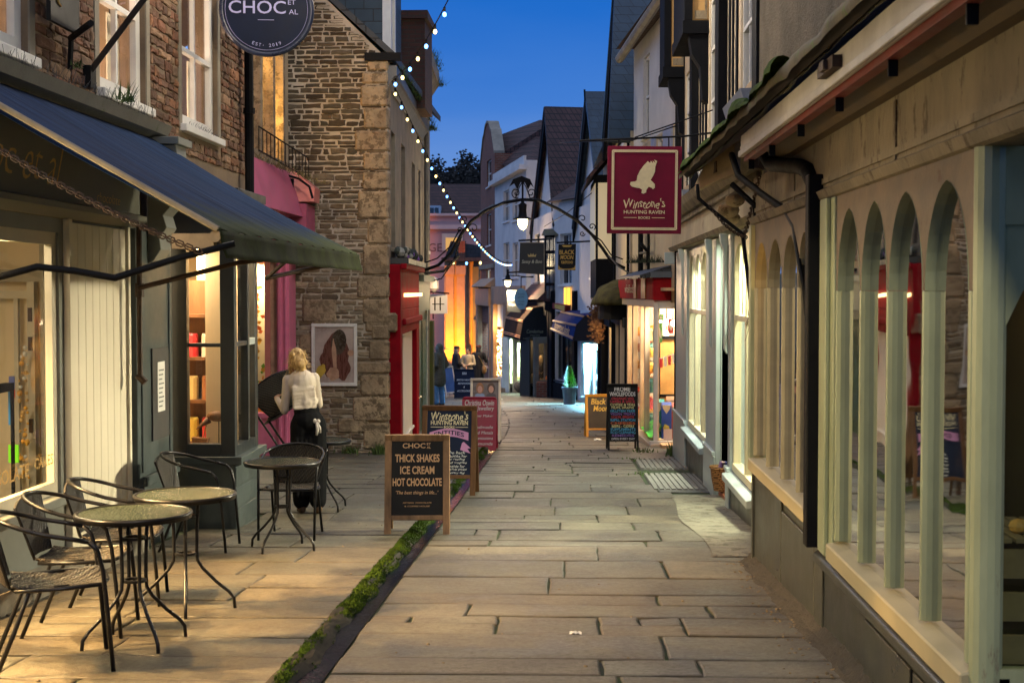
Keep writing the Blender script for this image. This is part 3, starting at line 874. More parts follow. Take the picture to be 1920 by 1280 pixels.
# cream matchboarded panel
b = MB(M); n = 8; u0, u1 = 9.86, 11.12
for k in range(n):
    a = u0 + (u1 - u0) * k / n; c = u0 + (u1 - u0) * (k + 1) / n
    b.box(a + .003, c - .003, .001, .03, -.62, 1.98)
b.box(u0, u1, .001, .02, -.62, 1.98); b.box(u0 - .06, u0, .001, .05, -.62, 2.0); b.box(u1, u1 + .05, .001, .055, -.62, 2.0)
b.build('matchboard_panel', cream_panel, choc, bevel=.003)
b = MB(M); b.box(3, 11.1, .0, .2, -1.2, -.42); b.v = [Vector((p.x, p.y, g(p.y) + .13)) if p.z > -.9 else p for p in b.v]; b.build('plinth_step', stone_grey, choc)
# pilaster with corbel
b = MB(M)
b.box(11.3, 12.3, .0, .06, -1.2, 2.0); b.box(11.34, 12.26, .06, .1, -1.1, -.081); b.box(11.3, 12.3, .1, .13, -.08, 0)
b.box(11.4, 11.5, .061, .075, .02, 1.6); b.box(12.2, 12.28, .061, .075, .02, 1.6)
b.build('pilaster', grey_paint, choc, bevel=.005)
b = MB(M)
prof = [(0, 2.7), (.24, 2.7), (.25, 2.62), (.2, 2.55), (.24, 2.4), (.2, 2.2), (.13, 2.12), (.16, 2.02), (.1, 1.93), (.11, 1.84), (.05, 1.75), (0, 1.72)]
b.slab([(11.62, .06 + w, z) for w, z in prof], (.3, 0, 0)); b.box(11.56, 11.98, .06, .34, 2.7, 2.76); b.build('corbel', grey_pale, choc, bevel=.004)
# notice board in the reveal of the pilaster
# bay window: face towards the camera and face along the street
bayw = MB()
bz0, bz1 = .12, 2.05
def baybox(b, x0, x1, y0, y1, z0, z1): b.box(x0, x1, y0, y1, z0, z1)
b = MB()
b.box(-3.5, -2.93, 12.5, 13.45, -1.3, -.04)                       # stall riser
b.slab([(-3.5, 12.44, -.04), (-2.86, 12.44, -.04), (-2.86, 13.51, -.04), (-3.5, 13.51, -.04)], (0, 0, .07))
for k in range(5): b.box(-2.93, -2.922, 12.5, 13.45, -1.0 + k * .19, -.995 + k * .19 + .165)
b.build('stall_riser', grey_paint, choc, bevel=.006)
b = MB()
for x0, x1 in ((-3.5, -3.36), (-3.06, -2.93)): b.box(x0, x1, 12.5, 12.6, .03, 2.0)
b.box(-3.36, -3.06, 12.5, 12.6, 1.88, 2.0); b.box(-3.36, -3.06, 12.5, 12.6, .03, .14)
b.box(-3.5, -2.93, 12.45, 13.48, 2.0, 2.32); b.box(-3.5, -2.86, 12.38, 13.53, 2.32, 2.4)
b.box(-3.03, -2.93, 13.33, 13.45, .03, 2.0); b.box(-3.03, -2.93, 12.6, 13.33, 1.9, 2.0); b.box(-3.03, -2.93, 12.6, 13.33, .03, .12); b.box(-3.03, -2.93, 13.04, 13.1, .12, 1.9)
b.box(-3.355, -3.065, 12.52, 12.57, 1.0, 1.035)
for y0, y1 in ((12.62, 13.04), (13.1, 13.32)): b.box(-2.99, -2.94, y0, y1, 1.0, 1.04)
bf = b.build('bay_window', dark_grey, choc, bevel=.004)
b = MB(); b.box(-3.36, -3.06, 12.545, 12.55, .1, 1.9); b.box(-2.97, -2.965, 12.6, 13.33, .1, 1.92); b.build('pane', clear, bf)
b = MB(); b.box(-2.985, -2.93, 13.1, 13.33, 1.0, 1.06); b.build('sash_rail', bluegrey, bf)
# notice on the pilaster
b = MB(); b.box(-3.439, -3.425, 11.68, 12.16, .25, 1.02); nb = b.build('notice_board', pm('slate_board', (.05, .05, .05), .5, .2, 3, .1), choc)
b = MB(); b.box(-3.4248, -3.423, 11.82, 12.03, .48, .9); b.build('paper_notice', white_paint, nb)
b = MB(); 
for k in range(9): b.box(-3.4228, -3.4222, 11.85, 11.95 + .05 * ((k * 7) % 3) / 2, .52 + k * .038, .53 + k * .038)
b.build('typed_line', dark_grey, nb)
# the rooms behind the glass
b = MB()
b.box(-6.6, -6.5, 2, 12.4, -.8, 2.6); b.box(-6.6, -3.62, 12.3, 12.4, -.8, 2.0); b.box(-6.6, -3.62, 2, 2.1, -.8, 2.6); b.box(-6.6, -3.62, 2, 12.4, 2.5, 2.6); b.box(-6.6, -3.62, 2, 12.4, -.9, -.8)
b.build('shop_room', room_cream, choc)
b = MB()
b.box(-4.45, -4.4, 12.6, 15.2, -.8, 2.0); b.box(-4.5, -3.5, 15.1, 15.2, -.8, 2.0); b.box(-3.5, -3.45, 13.44, 15.2, -1.4, 2.0); b.box(-3.5, -2.95, 13.41, 13.44, .06, 2.0); b.box(-4.5, -2.95, 12.62, 13.44, 1.97, 1.995); b.box(-4.5, -3.5, 13.44, 15.2, 1.97, 1.995); b.box(-4.5, -3.0, 12.62, 13.42, .03, .06)
b.box(-3.28, -3.1, 12.85, 13.0, .06, 1.97)
b.build('bay_room', room_cream, choc)
lamp('shop_light', 'AREA', (-4.6, 6.2, 2.42), 300, (1, .82, .54), 1.2, aim=(-4.0, 6.2, 0), size_y=5.2)
for lx, ly, lp in ((-4.15, 7.9, 620), (-4.8, 7.75, 800), (-5.4, 7.6, 900), (-4.2, 6.1, 520), (-4.9, 6.0, 620)):
    so = lamp('ceiling_spot', 'SPOT', (lx, ly, 2.4), lp * 1.55, (1, .6, .22), .03, aim=(-1.9, ly + .7, -.4)); so.data.spot_size = R(72); so.data.spot_blend = .5
lamp('shop_light', 'AREA', (-3.75, 6.2, 1.85), 20, (1, .58, .22), .25, aim=(-2.0, 6.6, -.3), size_y=.5)
lamp('shop_light', 'AREA', (-3.72, 8.75, 1.6), 40, (1, .76, .4), .3, aim=(1.4, 7.6, .7), size_y=.5, spread=R(130))
lamp('shop_light', 'AREA', (-3.72, 6.5, 1.6), 34, (1, .76, .4), .3, aim=(1.4, 6.0, .7), size_y=.5, spread=R(130))
lamp('bay_light', 'AREA', (-3.6, 12.95, 1.93), 80, (1, .72, .42), .8, aim=(-3.5, 13.1, 0), size_y=.6)
# shelves with jars, door behind the glass
YI = 12.2
def ib(b, x0, x1, y0, y1, d=.04, Yd=YI): b.box(xat(x0, Yd), xat(x1, Yd), Yd - d, Yd, zat(y1, Yd), zat(y0, Yd))
b = MB(); ib(b, 44, 58, 528, 960, .08); ib(b, -60, 44, 545, 560, .06); ib(b, 16, 24, 560, 960, .05); b.build('inner_door', cream_paint, choc)
b = MB(); ib(b, -80, 76, 505, 528, .09); ib(b, 68, 76, 430, 960, .07); b.build('inner_transom', pm('taupe', (.3, .27, .2), .5, .1, 3, 0), choc)
for y in (590, 645, 800): b = MB(); ib(b, 47, 54, y - 13, y + 13, .1); b.build('hinge', rust_iron, choc)
b = MB(); ib(b, 5, 17, 707, 745, .05); b.k = 1; ib(b, 6, 17, 732, 748, .055); b.build('notice', [pm('notice_blue', (.12, .16, .5), .5, .1, 3, 0), pm('notice_red', (.6, .05, .03), .5, .1, 3, 0)], choc)
b = MB(); ib(b, -8, 11, 720, 735, .4, 10.6); ib(b, 6, 11, 720, 960, .03, 10.6); b.k = 1; ib(b, 2, 6, 735, 800, .03, 10.6); b.k = 2; ib(b, 0, 19, 838, 872, .02, 11.4); b.build('counter_stand', [black_iron, pm('edge_blue', (.05, .3, .7), .4, .1, 3, 0), emit('green_sign', (.25, .8, .02), .35)], choc)
b = MB(); r2 = random.Random(55)
for k in range(46):
    x = r2.uniform(24, 44); y = r2.uniform(650, 900); b.k = r2.choice((0, 1, 2)); s = r2.uniform(.01, .03); b.ball((xat(x, 12), 11.95, zat(y, 12)), (s, s, s), 6, 4)
b.build('trinket', [white_paint, gold, amber_cloth], choc)['kind'] = 'stuff'
sh = thing('shop_shelf', 'dark wooden shelf of bright tins inside the grey bay window', 'shelf', (-4.25, 13.4, .06))
b = MB()
for z in (.06, .45, .85, 1.25): b.box(-4.2, -3.3, 13.15, 13.38, z, z + .03)
b.box(-4.2, -3.3, 13.38, 13.41, .06, 1.6); b.build('shelf_board', wood_dark, sh)
tin_cols = [(.5, .03, .04), (.6, .45, .08), (.55, .5, .4), (.5, .03, .04), (.3, .12, .05), (.65, .5, .2)]
tk = 0
for z in (.09, .48, .88):
    for k in range(4):
        x = -3.37 - k * .14; b = MB(); b.lathe([(.055, z), (.055, z + .2), (.045, z + .22)], (x, 13.27, 0), 10)
        tg = 'bright tin on the %s shelf behind the grey bay window, number %d from the glass'
        t_ = b.build('tin', pm('tin%d' % (tk % 6), tin_cols[tk % 6], .4, .1, 5, 0), sh); tk += 1
# carved bird and boat in the bay
bd = thing('carved_bird', 'carved wooden wading bird on a wire leg in the bay window', 'ornament', (-3.16, 12.8, .06))
b = MB(); b.ball((-3.16, 12.8, .36), (.1, .045, .05), 12, 8); b.ball((-3.06, 12.8, .41), .032, 10, 6); b.tube([(-3.24, 12.8, .33), (-3.36, 12.8, .24)], [.035, .004], 8); b.build('body', wood_dark, bd, smooth=True)
b = MB(); b.tube([(-3.04, 12.8, .415), (-2.985, 12.8, .425)], [.008, .002], 6); b.build('beak', black_iron, bd)
b = MB(); b.tube([(-3.15, 12.8, .06), (-3.15, 12.8, .32)], .005, 6); b.build('leg', black_iron, bd)
bt = thing('model_boat', 'small wooden model boat beside the carved bird in the bay window', 'ornament', (-3.31, 12.8, .06))
b = MB(); b.slab([(-3.36, 12.74, .06), (-3.27, 12.74, .06), (-3.24, 12.74, .16), (-3.39, 12.74, .17)], (0, .1, 0)); b.build('hull', wood_dark, bt)
b = MB(); b.tube([(-3.29, 12.79, .15), (-3.26, 12.79, .3)], .006, 6); b.build('mast', wood_board, bt)

# ---- awning
aw = thing('awning', 'faded blue canvas awning with mossy green front edge over the cafe tables', 'awning', (-3.38, 9.3, 1.8))
m, nt, bs_ = _nt('awning_cloth')
v = coords(nt, (1, 1, 1)); sp = nt.nodes.new('ShaderNodeSeparateXYZ'); nt.links.new(v, sp.inputs[0])
st = nt.nodes.new('ShaderNodeMapping'); st.inputs['Scale'].default_value = (.5, 5.5, .5); nt.links.new(v, st.inputs['Vector'])
n1 = noise_t(nt, st.outputs[0], 2.0, 6, .65)
c = mixc(nt, rng(nt, n1, .35, .7), (.006, .015, .042), (.02, .048, .12))
n2 = noise_t(nt, v, 3.5, 6, .7)
al = nt.nodes.new('ShaderNodeMath'); al.operation = 'MULTIPLY_ADD'; nt.links.new(n2, al.inputs[0]); al.inputs[1].default_value = .9; nt.links.new(rng(nt, sp.outputs[0], 1.1, 1.75, -.45, .7), al.inputs[2])
c = mixc(nt, rng(nt, al.outputs[0], .3, .85), c, (.05, .062, .032))
nt.links.new(c, bs_.inputs['Base Color']); bs_.inputs['Roughness'].default_value = .9; bs_.inputs['Specular IOR Level'].default_value = .06
bump(nt, bs_, noise_t(nt, st.outputs[0], 1.6, 5), .6, .05)
awn_mat = m
AX0, AX1, AZ0, AZ1, AY0, AY1 = -3.38, -1.72, 2.74, 1.8, 7.0, 11.72
b = MB()
def awf(u, v):
    x = AX0 + (AX1 - AX0) * v; z = AZ0 + (AZ1 - AZ0) * v - .035 * math.sin(PI * v) * (1 - .55 * abs(math.sin(PI * u * 3)))
    return (x, AY0 + (AY1 - AY0) * u, z + .008 * math.sin(u * 70) * v)
b.grid(awf, 48, 14); b.build('canopy', awn_mat, aw, smooth=True, solid=.006)
b = MB()
def valf(u, v):
    return (AX1 + .012 + .03 * v * v + .006 * math.sin(u * 40), AY0 + (AY1 - AY0) * u, AZ1 - .002 - v * .135)
b.grid(valf, 96, 5); b.build('valance', pm('valance_cloth', (.018, .024, .016), .9, .5, 5, .3, 60, col2=(.045, .055, .022), spec=.06), aw, smooth=True, solid=.005)
b = MB(); b.tube([(AX1 - .02, AY0 + .02, AZ1 - .03), (AX1 - .02, AY1 - .02, AZ1 - .03)], .03, 10); b.box(AX1 - .24, AX1 - .03, AY0 + .03, AY0 + .1, AZ1 - .09, AZ1 - .015); b.build('front_bar', weather_wood, aw)
b = MB(); b.tube([(AX0, AY0, AZ0 + .004), (AX1, AY0, AZ1 + .004)], .016, 6); b.build('hem', pm('hem', (.3, .24, .15), .7, .3, 5, .2), aw)
pth = lambda pts: [Vector(p) for p in pts]
b = MB(); b.tube([at(-60, 535, 6.6), at(70, 500, 6.75), at(140, 508, 6.8), at(215, 521, 6.85), at(340, 482, 6.95), at(440, 457, 7.02)], .017, 8)
b.build('arm', black_iron, aw, smooth=True)
b = MB(); b.tube([(-3.33, 10.98, 1.52), (-2.6, 11.2, 1.72), (-2.2, 11.4, 1.78), at(500, 521, 11.6), at(600, 500, 11.7), (AX1 - .03, 11.7, AZ1 - .05)], .02, 8); b.build('arm', rust_iron, aw, smooth=True)
b = MB(); b.tube([(-3.34, 11.05, .82), (-3.34, 11.05, 2.0)], .022, 8); b.tube([(-3.34, 11.05, 1.45), (-3.34, 11.05, 1.56)], .036, 8); b.tube([(-3.36, 11.05, .84), (-3.3, 11.05, .78)], .03, 8); b.build('wall_track', rust_iron, aw)
b = MB()
def chain(b, p, q, sag, n=40, r=.006, L=.02):
    p = Vector(p); q = Vector(q)
    for i in range(n):
        t = (i + .5) / n; c = p.lerp(q, t); c.z -= sag * 4 * t * (1 - t)
        d = (q - p).normalized(); d.z -= sag * 4 * (1 - 2 * t) / (q - p).length; d.normalize()
        s = d.cross(Vector((0, 0, 1))).normalized()
        if i % 2: s = d.cross(s)
        b.tube([c + d * L * math.cos(a) + s * L * .6 * math.sin(a) for a in [k * PI / 3 for k in range(6)]], r, 5, True)
chain(b, at(-20, 268, 6.8), at(375, 472, 6.95), .03, 46, .0042, .025)
b.build('chain', rust_iron, aw)

# ---- round hanging sign
disc_navy = pm('disc_navy', (.006, .012, .036), .5, .25, 3, .1, spec=.15)
sgn = thing('round_sign', 'round navy hanging sign with lilac lettering high over the awning', 'sign', at(500, 18, 14.0))
cc = at(500, 18, 14.0); rad = 85 / FP * 14.0
M0 = tframe(cc, (.12, -1, 0))
def disc(b, M, r, z0, z1, n=64):
    b.M = M; b.slab([(r * math.cos(2 * PI * k / n), r * math.sin(2 * PI * k / n), z0) for k in range(n)], (0, 0, z1 - z0)); return b
disc(MB(), M0, rad * .955, -.025, .025).build('face', disc_navy, sgn)
b = MB(M0); b.tube([(rad * .975 * math.cos(2 * PI * k / 64), rad * .975 * math.sin(2 * PI * k / 64), 0) for k in range(64)], .03, 8, True); b.build('rim', pm('disc_rim', (.02, .03, .07), .3, .2, 4, 0), sgn, smooth=True)
b = MB(M0)
for ra in (.9,): b.tube([(rad * ra * math.cos(2 * PI * k / 64), rad * ra * math.sin(2 * PI * k / 64), .026) for k in range(64)], .0018, 4, True)
b.build('ring', ink_lilac, sgn)
TS = M0 @ Matrix.Translation((0, 0, .028)); k_ = rad / 85
text('CHOC', TS, 106 * k_, 24 * k_, ink_lilac, sgn, x=-17 * k_, y=3 * k_, bold=.008)
text('ET', TS, 14 * k_, 9 * k_, ink_lilac, sgn, x=47 * k_, y=13 * k_); text('AL', TS, 17 * k_, 9 * k_, ink_lilac, sgn, x=50 * k_, y=-5 * k_)
for i, ch in enumerate('EST. 2019'):
    if ch == ' ': continue
    a = R(-90 + (i - 4) * 5.3); 
    text(ch, TS @ Matrix.Translation((rad * .8 * math.cos(a), rad * .8 * math.sin(a), 0)) @ Matrix.Rotation(a + PI / 2, 4, 'Z'), (1.2 if ch == '.' else 1.8 if ch in '1' else 4) * k_, (1.2 if ch == '.' else 6) * k_, ink_lilac, sgn, y=0)
b = MB(TS); b.box(-16 * k_, 14 * k_, -21 * k_, -20 * k_, 0, .001); b.build('rule', ink_lilac, sgn)
b = MB(); b.tube([(-3.49, 14.0, cc.z + rad + .12), (cc.x + .5, 14.05, cc.z + rad + .12)], .02, 8); b.tube([(cc.x - .2, 14, cc.z + rad - .02), (cc.x - .2, 14, cc.z + rad + .12)], .01, 6); b.tube([(cc.x + .2, 14, cc.z + rad - .02), (cc.x + .2, 14, cc.z + rad + .12)], .01, 6)
b.build('bracket', black_iron, sgn)
# flag pole on the wall and small black shop sign with its bracket
fp = thing('flagpole', 'bare dark flagpole slanting up from the brown stone wall', 'flagpole', (-3.48, 10.5, 3.0))
b = MB(); p0 = onx(165, 140, -3.48); b.tube([p0, at(275, -8, p0.y - .15), at(330, -85, p0.y - .3)], .022, 8); b.build('pole', pm('old_pole', (.03, .022, .018), .6, .4, 9, .3), fp)
b = MB(); b.box(-3.5, -3.44, p0.y - .06, p0.y + .06, p0.z - .1, p0.z + .06); b.build('socket', black_iron, fp)
ws = thing('wall_sign', 'small black sign with gold scrollwork beside the leftmost sash window', 'sign', (-3.4, 9.8, 3.5))
b = MB(); q = onx(130, 22, -3.35); b.box(-3.38, -3.35, q.y - .35, q.y + .2, q.z - .12, q.z + .5); b.build('board', chalk_black, ws)
b = MB(); b.tube([(-3.345, q.y - .15 + .13 * math.cos(a), q.z + .12 + .12 * math.sin(a)) for a in [k * .35 for k in range(14)]], .007, 5); b.build('scroll', gold, ws)
b = MB(); q2 = onx(150, 55, -3.3); b.tube([onx(133, 72, -3.44), onx(170, 44, -3.1)], .024, 6); b.tube([onx(133, 75, -3.46), onx(131, 130, -3.46)], .02, 6); b.build('bracket', black_iron, ws)
b = MB(); post_tree_grass(b, [onx(138, 122, -3.44), onx(145, 130, -3.42)], 40, .09, .03, 9); b.build('weed_tuft', grass_mat, ws)

# ================================================================ LEFT: pink shop in the recess
pk = thing('pink_shop', 'pink shopfront with orange leaves in its window beside the stone gable', 'building', (-5, 20, g(20)))
M = frame((-4.35, 15.5), (-4.35, 22.3), (0, 18))
b = MB(M); wallq(b, 0, 6.8, 2.6, 6.9, [(3.9, 6.4, 3.45, 6.3)], .3)
b.box(0, .2, -4, -.3, -1.4, 6.9); b.box(.2, 6.8, -4.2, -4, -1.4, 6.9)
b.build('wall', cream_wall, pk)
b = MB(M); b.slab([(-.1, .25, 6.85), (-.1, -2.2, 8.6), (-.1, -4.4, 6.85)], (7, 0, 0)); b.build('roof', roof_slate, pk)
b = MB(M)
for u in (3.9, 4.62, 5.5, 6.25): b.box(u, u + .15, -.12, .03, 3.45, 6.3)
b.box(3.7, 6.6, -.05, .1, 3.3, 3.45); f = b.build('stone_window', stone_pale, pk)
b = MB(M); b.box(3.95, 6.4, -.16, -.15, 3.45, 6.3); b.build('pane', clear, f)
b = MB(M); b.box(3.9, 6.5, -.6, -.58, 3.3, 6.4); b.build('curtain', amber_cloth, f)
lamp('upstairs_lamp', 'POINT', (-4.72, 20.4, 5.0), 26, (1, .62, .15), .15); lamp('upstairs_lamp', 'POINT', (-4.72, 21.3, 4.2), 30, (1, .62, .15), .15)
b = MB(); 
def rail(b, p, q, n):
    p, q = Vector(p), Vector(q); b.tube([p, q], .012, 6); b.tube([p - Vector((0, 0, .32)), q - Vector((0, 0, .32))], .012, 6)
    for k in range(n + 1):
        c = p.lerp(q, k / n); b.tube([c, c - Vector((0, 0, .34))], .007, 4)
rail(b, (-4.15, 19.2, 3.72), (-3.98, 22.0, 3.55), 14); b.build('balcony_railing', black_iron, pk)
# hipped pink hood over the shop and its box fascia
b = MB(); b.slab([(-5.2, 16.5, 3.3), (-4.2, 16.5, 3.3), (-3.98, 16.5, 2.62), (-5.2, 16.5, 2.62)], (0, 5.1, 0)); b.build('hood', magenta, pk)
b = MB(); b.slab([at(510, 348, 21.55), at(527, 302, 21.7), at(590, 352, 21.75), at(588, 378, 21.6), at(500, 378, 21.5)], (0, .5, 0)); b.build('hood_end', pink_pale, pk)
b = MB(); b.box(-5.2, -3.93, 21.5, 22.25, 2.02, 2.82); b.build('fascia', pm('pink_fascia', (.42, .09, .17), .5, .12, 3, .1), pk)
b = MB(); post_tree_grass(b, [at(455, 285, 19), at(600, 345, 21.9)], 320, .16, .05, 8); post_tree_grass(b, [at(480, 350, 20), at(520, 352, 21)], 120, .14, .04, 18); b.build('weed_tuft', pm('dry_grass', (.14, .12, .05), .9, .5, 9, 0), pk)
b = MB(); b.tube([at(460, 290, 20), at(505, 320, 21.3), at(560, 335, 21.5), at(580, 350, 21.5), at(586, 372, 21.5)], .02, 5); b.tube([at(548, 335, 21.5), at(546, 362, 21.5), at(551, 380, 21.45)], .03, 5); b.build('bare_creeper', black_timber, pk)
fy = 21.75
b = MB(); b.box(-5.2, -4.24, fy + .3, fy + .5, -1.4, 2.0) ; b.box(-5.2, -4.4, fy - .12, fy + .3, -1.4, -.45); b.box(-5.25, -4.4, fy - .16, fy + .3, -.45, -.38); b.build('stall_riser', pink, pk)
b = MB(); b.box(-4.4, -4.21, fy - .2, fy + .25, -1.4, 2.0); b.box(-4.375, -4.33, fy - .23, fy - .2, -1.3, 2.0); b.box(-4.28, -4.24, fy - .23, fy - .2, -1.3, 2.0); b.build('pilaster', pink, pk, bevel=.006)
b = MB(); b.box(-4.52, -4.4, fy - .1, fy + .2, -.38, 2.0); b.build('timber_panel', pm('bare_panel', (.5, .3, .2), .6, .3, 4, .2, wear=((.5, .22, .16), .6)), pk)
b = MB(); b.box(-4.6, -4.52, fy - .14, fy + .2, -.38, 2.0); b.build('window_post', pink_pale, pk)
b = MB(); b.box(-5.2, -4.6, fy - .05, fy - .04, -.38, 2.0); b.build('pane', clear, pk)
b = MB(); b.box(-5.2, -4.5, fy + .24, fy + .29, -.38, 2.0); b.build('window_back', pm('pale_back', (.8, .72, .45), .6, .05, 2, 0), pk)
lamp('window_light', 'AREA', (-4.88, fy + .06, 1.9), 46, (1, .9, .55), .2, aim=(-4.85, fy + .18, 0), size_y=.5)
b = MB(); r2 = random.Random(8)
lf = []
for k in range(150):
    z = -.35 + 2.1 * r2.random() ** 1.7; x = -4.75 + r2.gauss(0, .1) if z < .4 else -4.78 + r2.gauss(0, .045)
    if -4.6 < x: continue
    a = r2.random() * 6; s = r2.uniform(.02, .055); b.k = r2.choice([0, 0, 1, 2]) if z < .5 else r2.choice([0, 1])
    p = Vector((x, fy + .05 + r2.uniform(-.05, .1), z)); d = Vector((math.cos(a) * s, r2.uniform(-.3, .3) * s, math.sin(a) * s)); e = Vector((-math.sin(a) * s, 0, math.cos(a) * s))
    b.poly([p - d, p + e * .7, p + d, p - e * .7])
gl_ = tag(b.build('leaf_garland', [pm('leaf_orange', (.7, .16, .02), .6, .2, 5, 0), pm('leaf_yellow', (.75, .4, .03), .6, .2, 5, 0), pm('leaf_green', (.15, .4, .03), .6, .2, 5, 0)]), 'garland of orange autumn leaves hanging in the pink shop window', 'garland')

# ================================================================ LEFT: stone gable house
sg = thing('stone_gable_house', 'tall rubble stone gable house with red shopfront and blue slated dormer', 'building', (-3.6, 25, g(25)))
GX0, GX1, GY = -4.3, -2.79, 22.3
ez = zat(112, GY)
b = MB()
top = [(-6.6, GY, -2), (GX1, GY, -2), (GX1, GY, ez), (-4.55, GY, zat(-95, GY)), (-6.6, GY, zat(-95, GY) - 1.5)]
b.slab(top, (0, .35, 0))
gw = b.build('gable_wall', mortar_pale, sg)
Mg = Matrix.Translation((0, GY, 0)) @ Matrix(((1, 0, 0, 0), (0, -1, 0, 0), (0, 0, 1, 0), (0, 0, 0, 1)))
b = MB(Mg); zr = lambda x: ez + max(0, (GX1 - x)) * (zat(-95, GY) - ez) / (GX1 + 4.55)
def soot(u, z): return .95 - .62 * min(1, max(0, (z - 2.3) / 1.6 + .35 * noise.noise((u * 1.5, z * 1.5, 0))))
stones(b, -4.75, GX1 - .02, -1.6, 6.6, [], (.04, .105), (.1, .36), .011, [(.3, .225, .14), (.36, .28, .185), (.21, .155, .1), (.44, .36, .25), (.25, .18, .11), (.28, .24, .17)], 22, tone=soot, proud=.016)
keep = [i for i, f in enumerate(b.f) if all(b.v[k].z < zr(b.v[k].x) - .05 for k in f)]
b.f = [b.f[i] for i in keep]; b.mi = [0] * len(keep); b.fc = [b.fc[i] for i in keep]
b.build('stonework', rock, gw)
# big dressed quoins up the corner
b = MB(); z = -1.5; k = 0; r2 = random.Random(2)
while z < ez - .15:
    h = r2.uniform(.2, .5); w = r2.choice((.62, .3, .42, .52, .34)) + r2.uniform(-.06, .1)
    b.box(GX1 - w, GX1 + .012 + r2.uniform(0, .012), GY - .03 - r2.uniform(0, .014), GY + .3, z + .008, min(z + h, ez - .02) - .008); z += h; k += 1
for x, zz, w, h in ((-4.15, 1.0, .55, .38), (-3.95, .1, .5, .5), (-4.2, .5, .4, .34), (-3.6, -.75, .5, .25), (-3.15, .85, .5, .3)): b.box(x, x + w, GY - .032, GY + .1, zz, zz + h)
b.build('quoin', stone_pale, sg, bevel=.03)
M = frame((-2.8, 22.3), (-3.07, 30.5), (0, 25))
ops = [(.75, 1.45, 2.2, 4.1), (2.75, 3.6, 2.2, 4.1), (5.2, 6.1, 2.2, 4.0), (7.0, 7.6, 2.2, 4.0)]
b = MB(M); wallq(b, .35, 8.2, 2.0, 5.0, ops, .3); wallq(b, .35, 8.2, -2.2, 2.0, [(.5, 4.2, -2.1, 1.95), (4.6, 7.8, -2.1, 1.8)], .3)
b.build('street_wall', stone_grey, sg)
for o in ops:
    f = window(sg, M, *o, pm('dark_frame', (.03, .03, .035), .5, .2, 5, 0), dark_glass, w=-.06, nx=2, nz=3, fw=.05, bw=.015, ms=stone_grey)
b = MB(M); b.box(.0, 8.0, .0, .16, 4.86, 5.02); b.slab([(0, .02, 4.7), (0, .12, 4.86), (0, .02, 4.86)], (8, 0, 0)); gt = b.build('eaves_gutter', pm('lead_gutter', (.1, .11, .12), .4, .3, 5, .1), sg)
b = MB(); b.box(GX1 - .35, GX1 + .22, GY - .06, GY + .05, ez - .03, ez + .09); b.build('gutter_end', black_iron, sg)
b = MB(); b.slab([(GX1 + .12, GY - .03, ez - .02), (-4.62, GY - .03, zat(-99, GY)), (-6.8, GY - .03, zat(-95, GY) - 1.5), (-6.8, GY - .03, zat(-95, GY) - 1.4), (-4.62, GY - .03, zat(-99, GY) + .12), (GX1 + .12, GY - .03, ez + .1)], (0, 8.2, 0)); b.build('roof', roof_slate, sg)
b = MB(); b.box(-4.2, GX1 - .16, 23.0, 25.6, ez + .1, 8.6); b.build('dormer', slate_hung, sg)
b = MB(); b.box(GX1 - .16, GX1 - .02, 22.98, 23.12, ez + .15, 8.5); b.box(GX1 - .16, GX1 - .02, 23.5, 23.62, ez + .15, 8.5); b.build('dormer_trim', white_paint, sg)
b = MB(); b.box(-3.3, -2.62, 26.6, 28.0, 4.9, 6.55); b.box(-3.36, -2.56, 26.5, 28.1, 6.55, 6.7); b.build('chimney', bricky('soot_brick', (.09, .035, .025), (.06, .026, .02), (.05, .04, .03), .24, .08), sg)
b = MB(); post_tree_grass(b, [(-2.62, 22.6, 5.02), (-2.8, 30, 5.02)], 420, .2, .04, 12); b.build('weed_tuft', grass_mat, sg)
# dark clutter of flower pots on top of the red shopfront
b = MB(M); b.box(.2, 4.4, .0, .32, 1.93, 2.02); b.build('shopfront_lead', dark_grey, sg)
b = MB(M); r2 = random.Random(6)
for k in range(60):
    u = .4 + 3.6 * r2.random(); s = r2.uniform(.04, .09); b.k = r2.choice([0, 0, 0, 1, 2]); b.ball((u, .15 + r2.uniform(-.05, .1), 2.06 + r2.random() * .12), (s, s, s), 6, 4)
b.build('planting', [pm('dim_leaf', (.05, .06, .05), .9, .4, 9, 0), pm('violet_flower', (.2, .08, .45), .8, .2, 9, 0), pm('grey_leaf', (.3, .3, .26), .8, .2, 9, 0)], sg)
# red shopfront
b = MB(M); b.box(.12, .5, .0, .2, -1.8, 1.92); b.box(.5, 4.3, .0, .2, 1.2, 1.92); b.box(.1, 4.4, .2, .3, 1.84, 1.93); b.box(.45, 4.35, .2, .26, .95, 1.05); b.box(3.7, 4.3, .0, .2, -1.8, 1.2); b.box(.06, .55, .2, .24, -1.8, -1.1)
b.box(.5, 3.7, .02, .2, .8, 1.2); rs_ = b.build('red_shopfront', red_paint, sg, bevel=.012)
b = MB(M); b.box(.5, 4.25, .22, .26, 1.4, 1.46); b.build('strip_light', emit('strip', (1, .7, .3), 2.5), rs_)
b = MB(M); b.box(.6, 3.6, .05, .12, -1.75, .8); b.box(1.4, 1.5, .12, .14, -1.7, .75); b.box(.6, 3.6, .12, .16, -1.0, -.95); b.build('cream_door', white_paint, rs_, bevel=.01)
lamp('shopfront_strip', 'AREA', tuple(M @ Vector((2.4, .55, 1.42))), 2, (1, .8, .5), .1, aim=tuple(M @ Vector((2.4, .1, .6))), size_y=3.4)
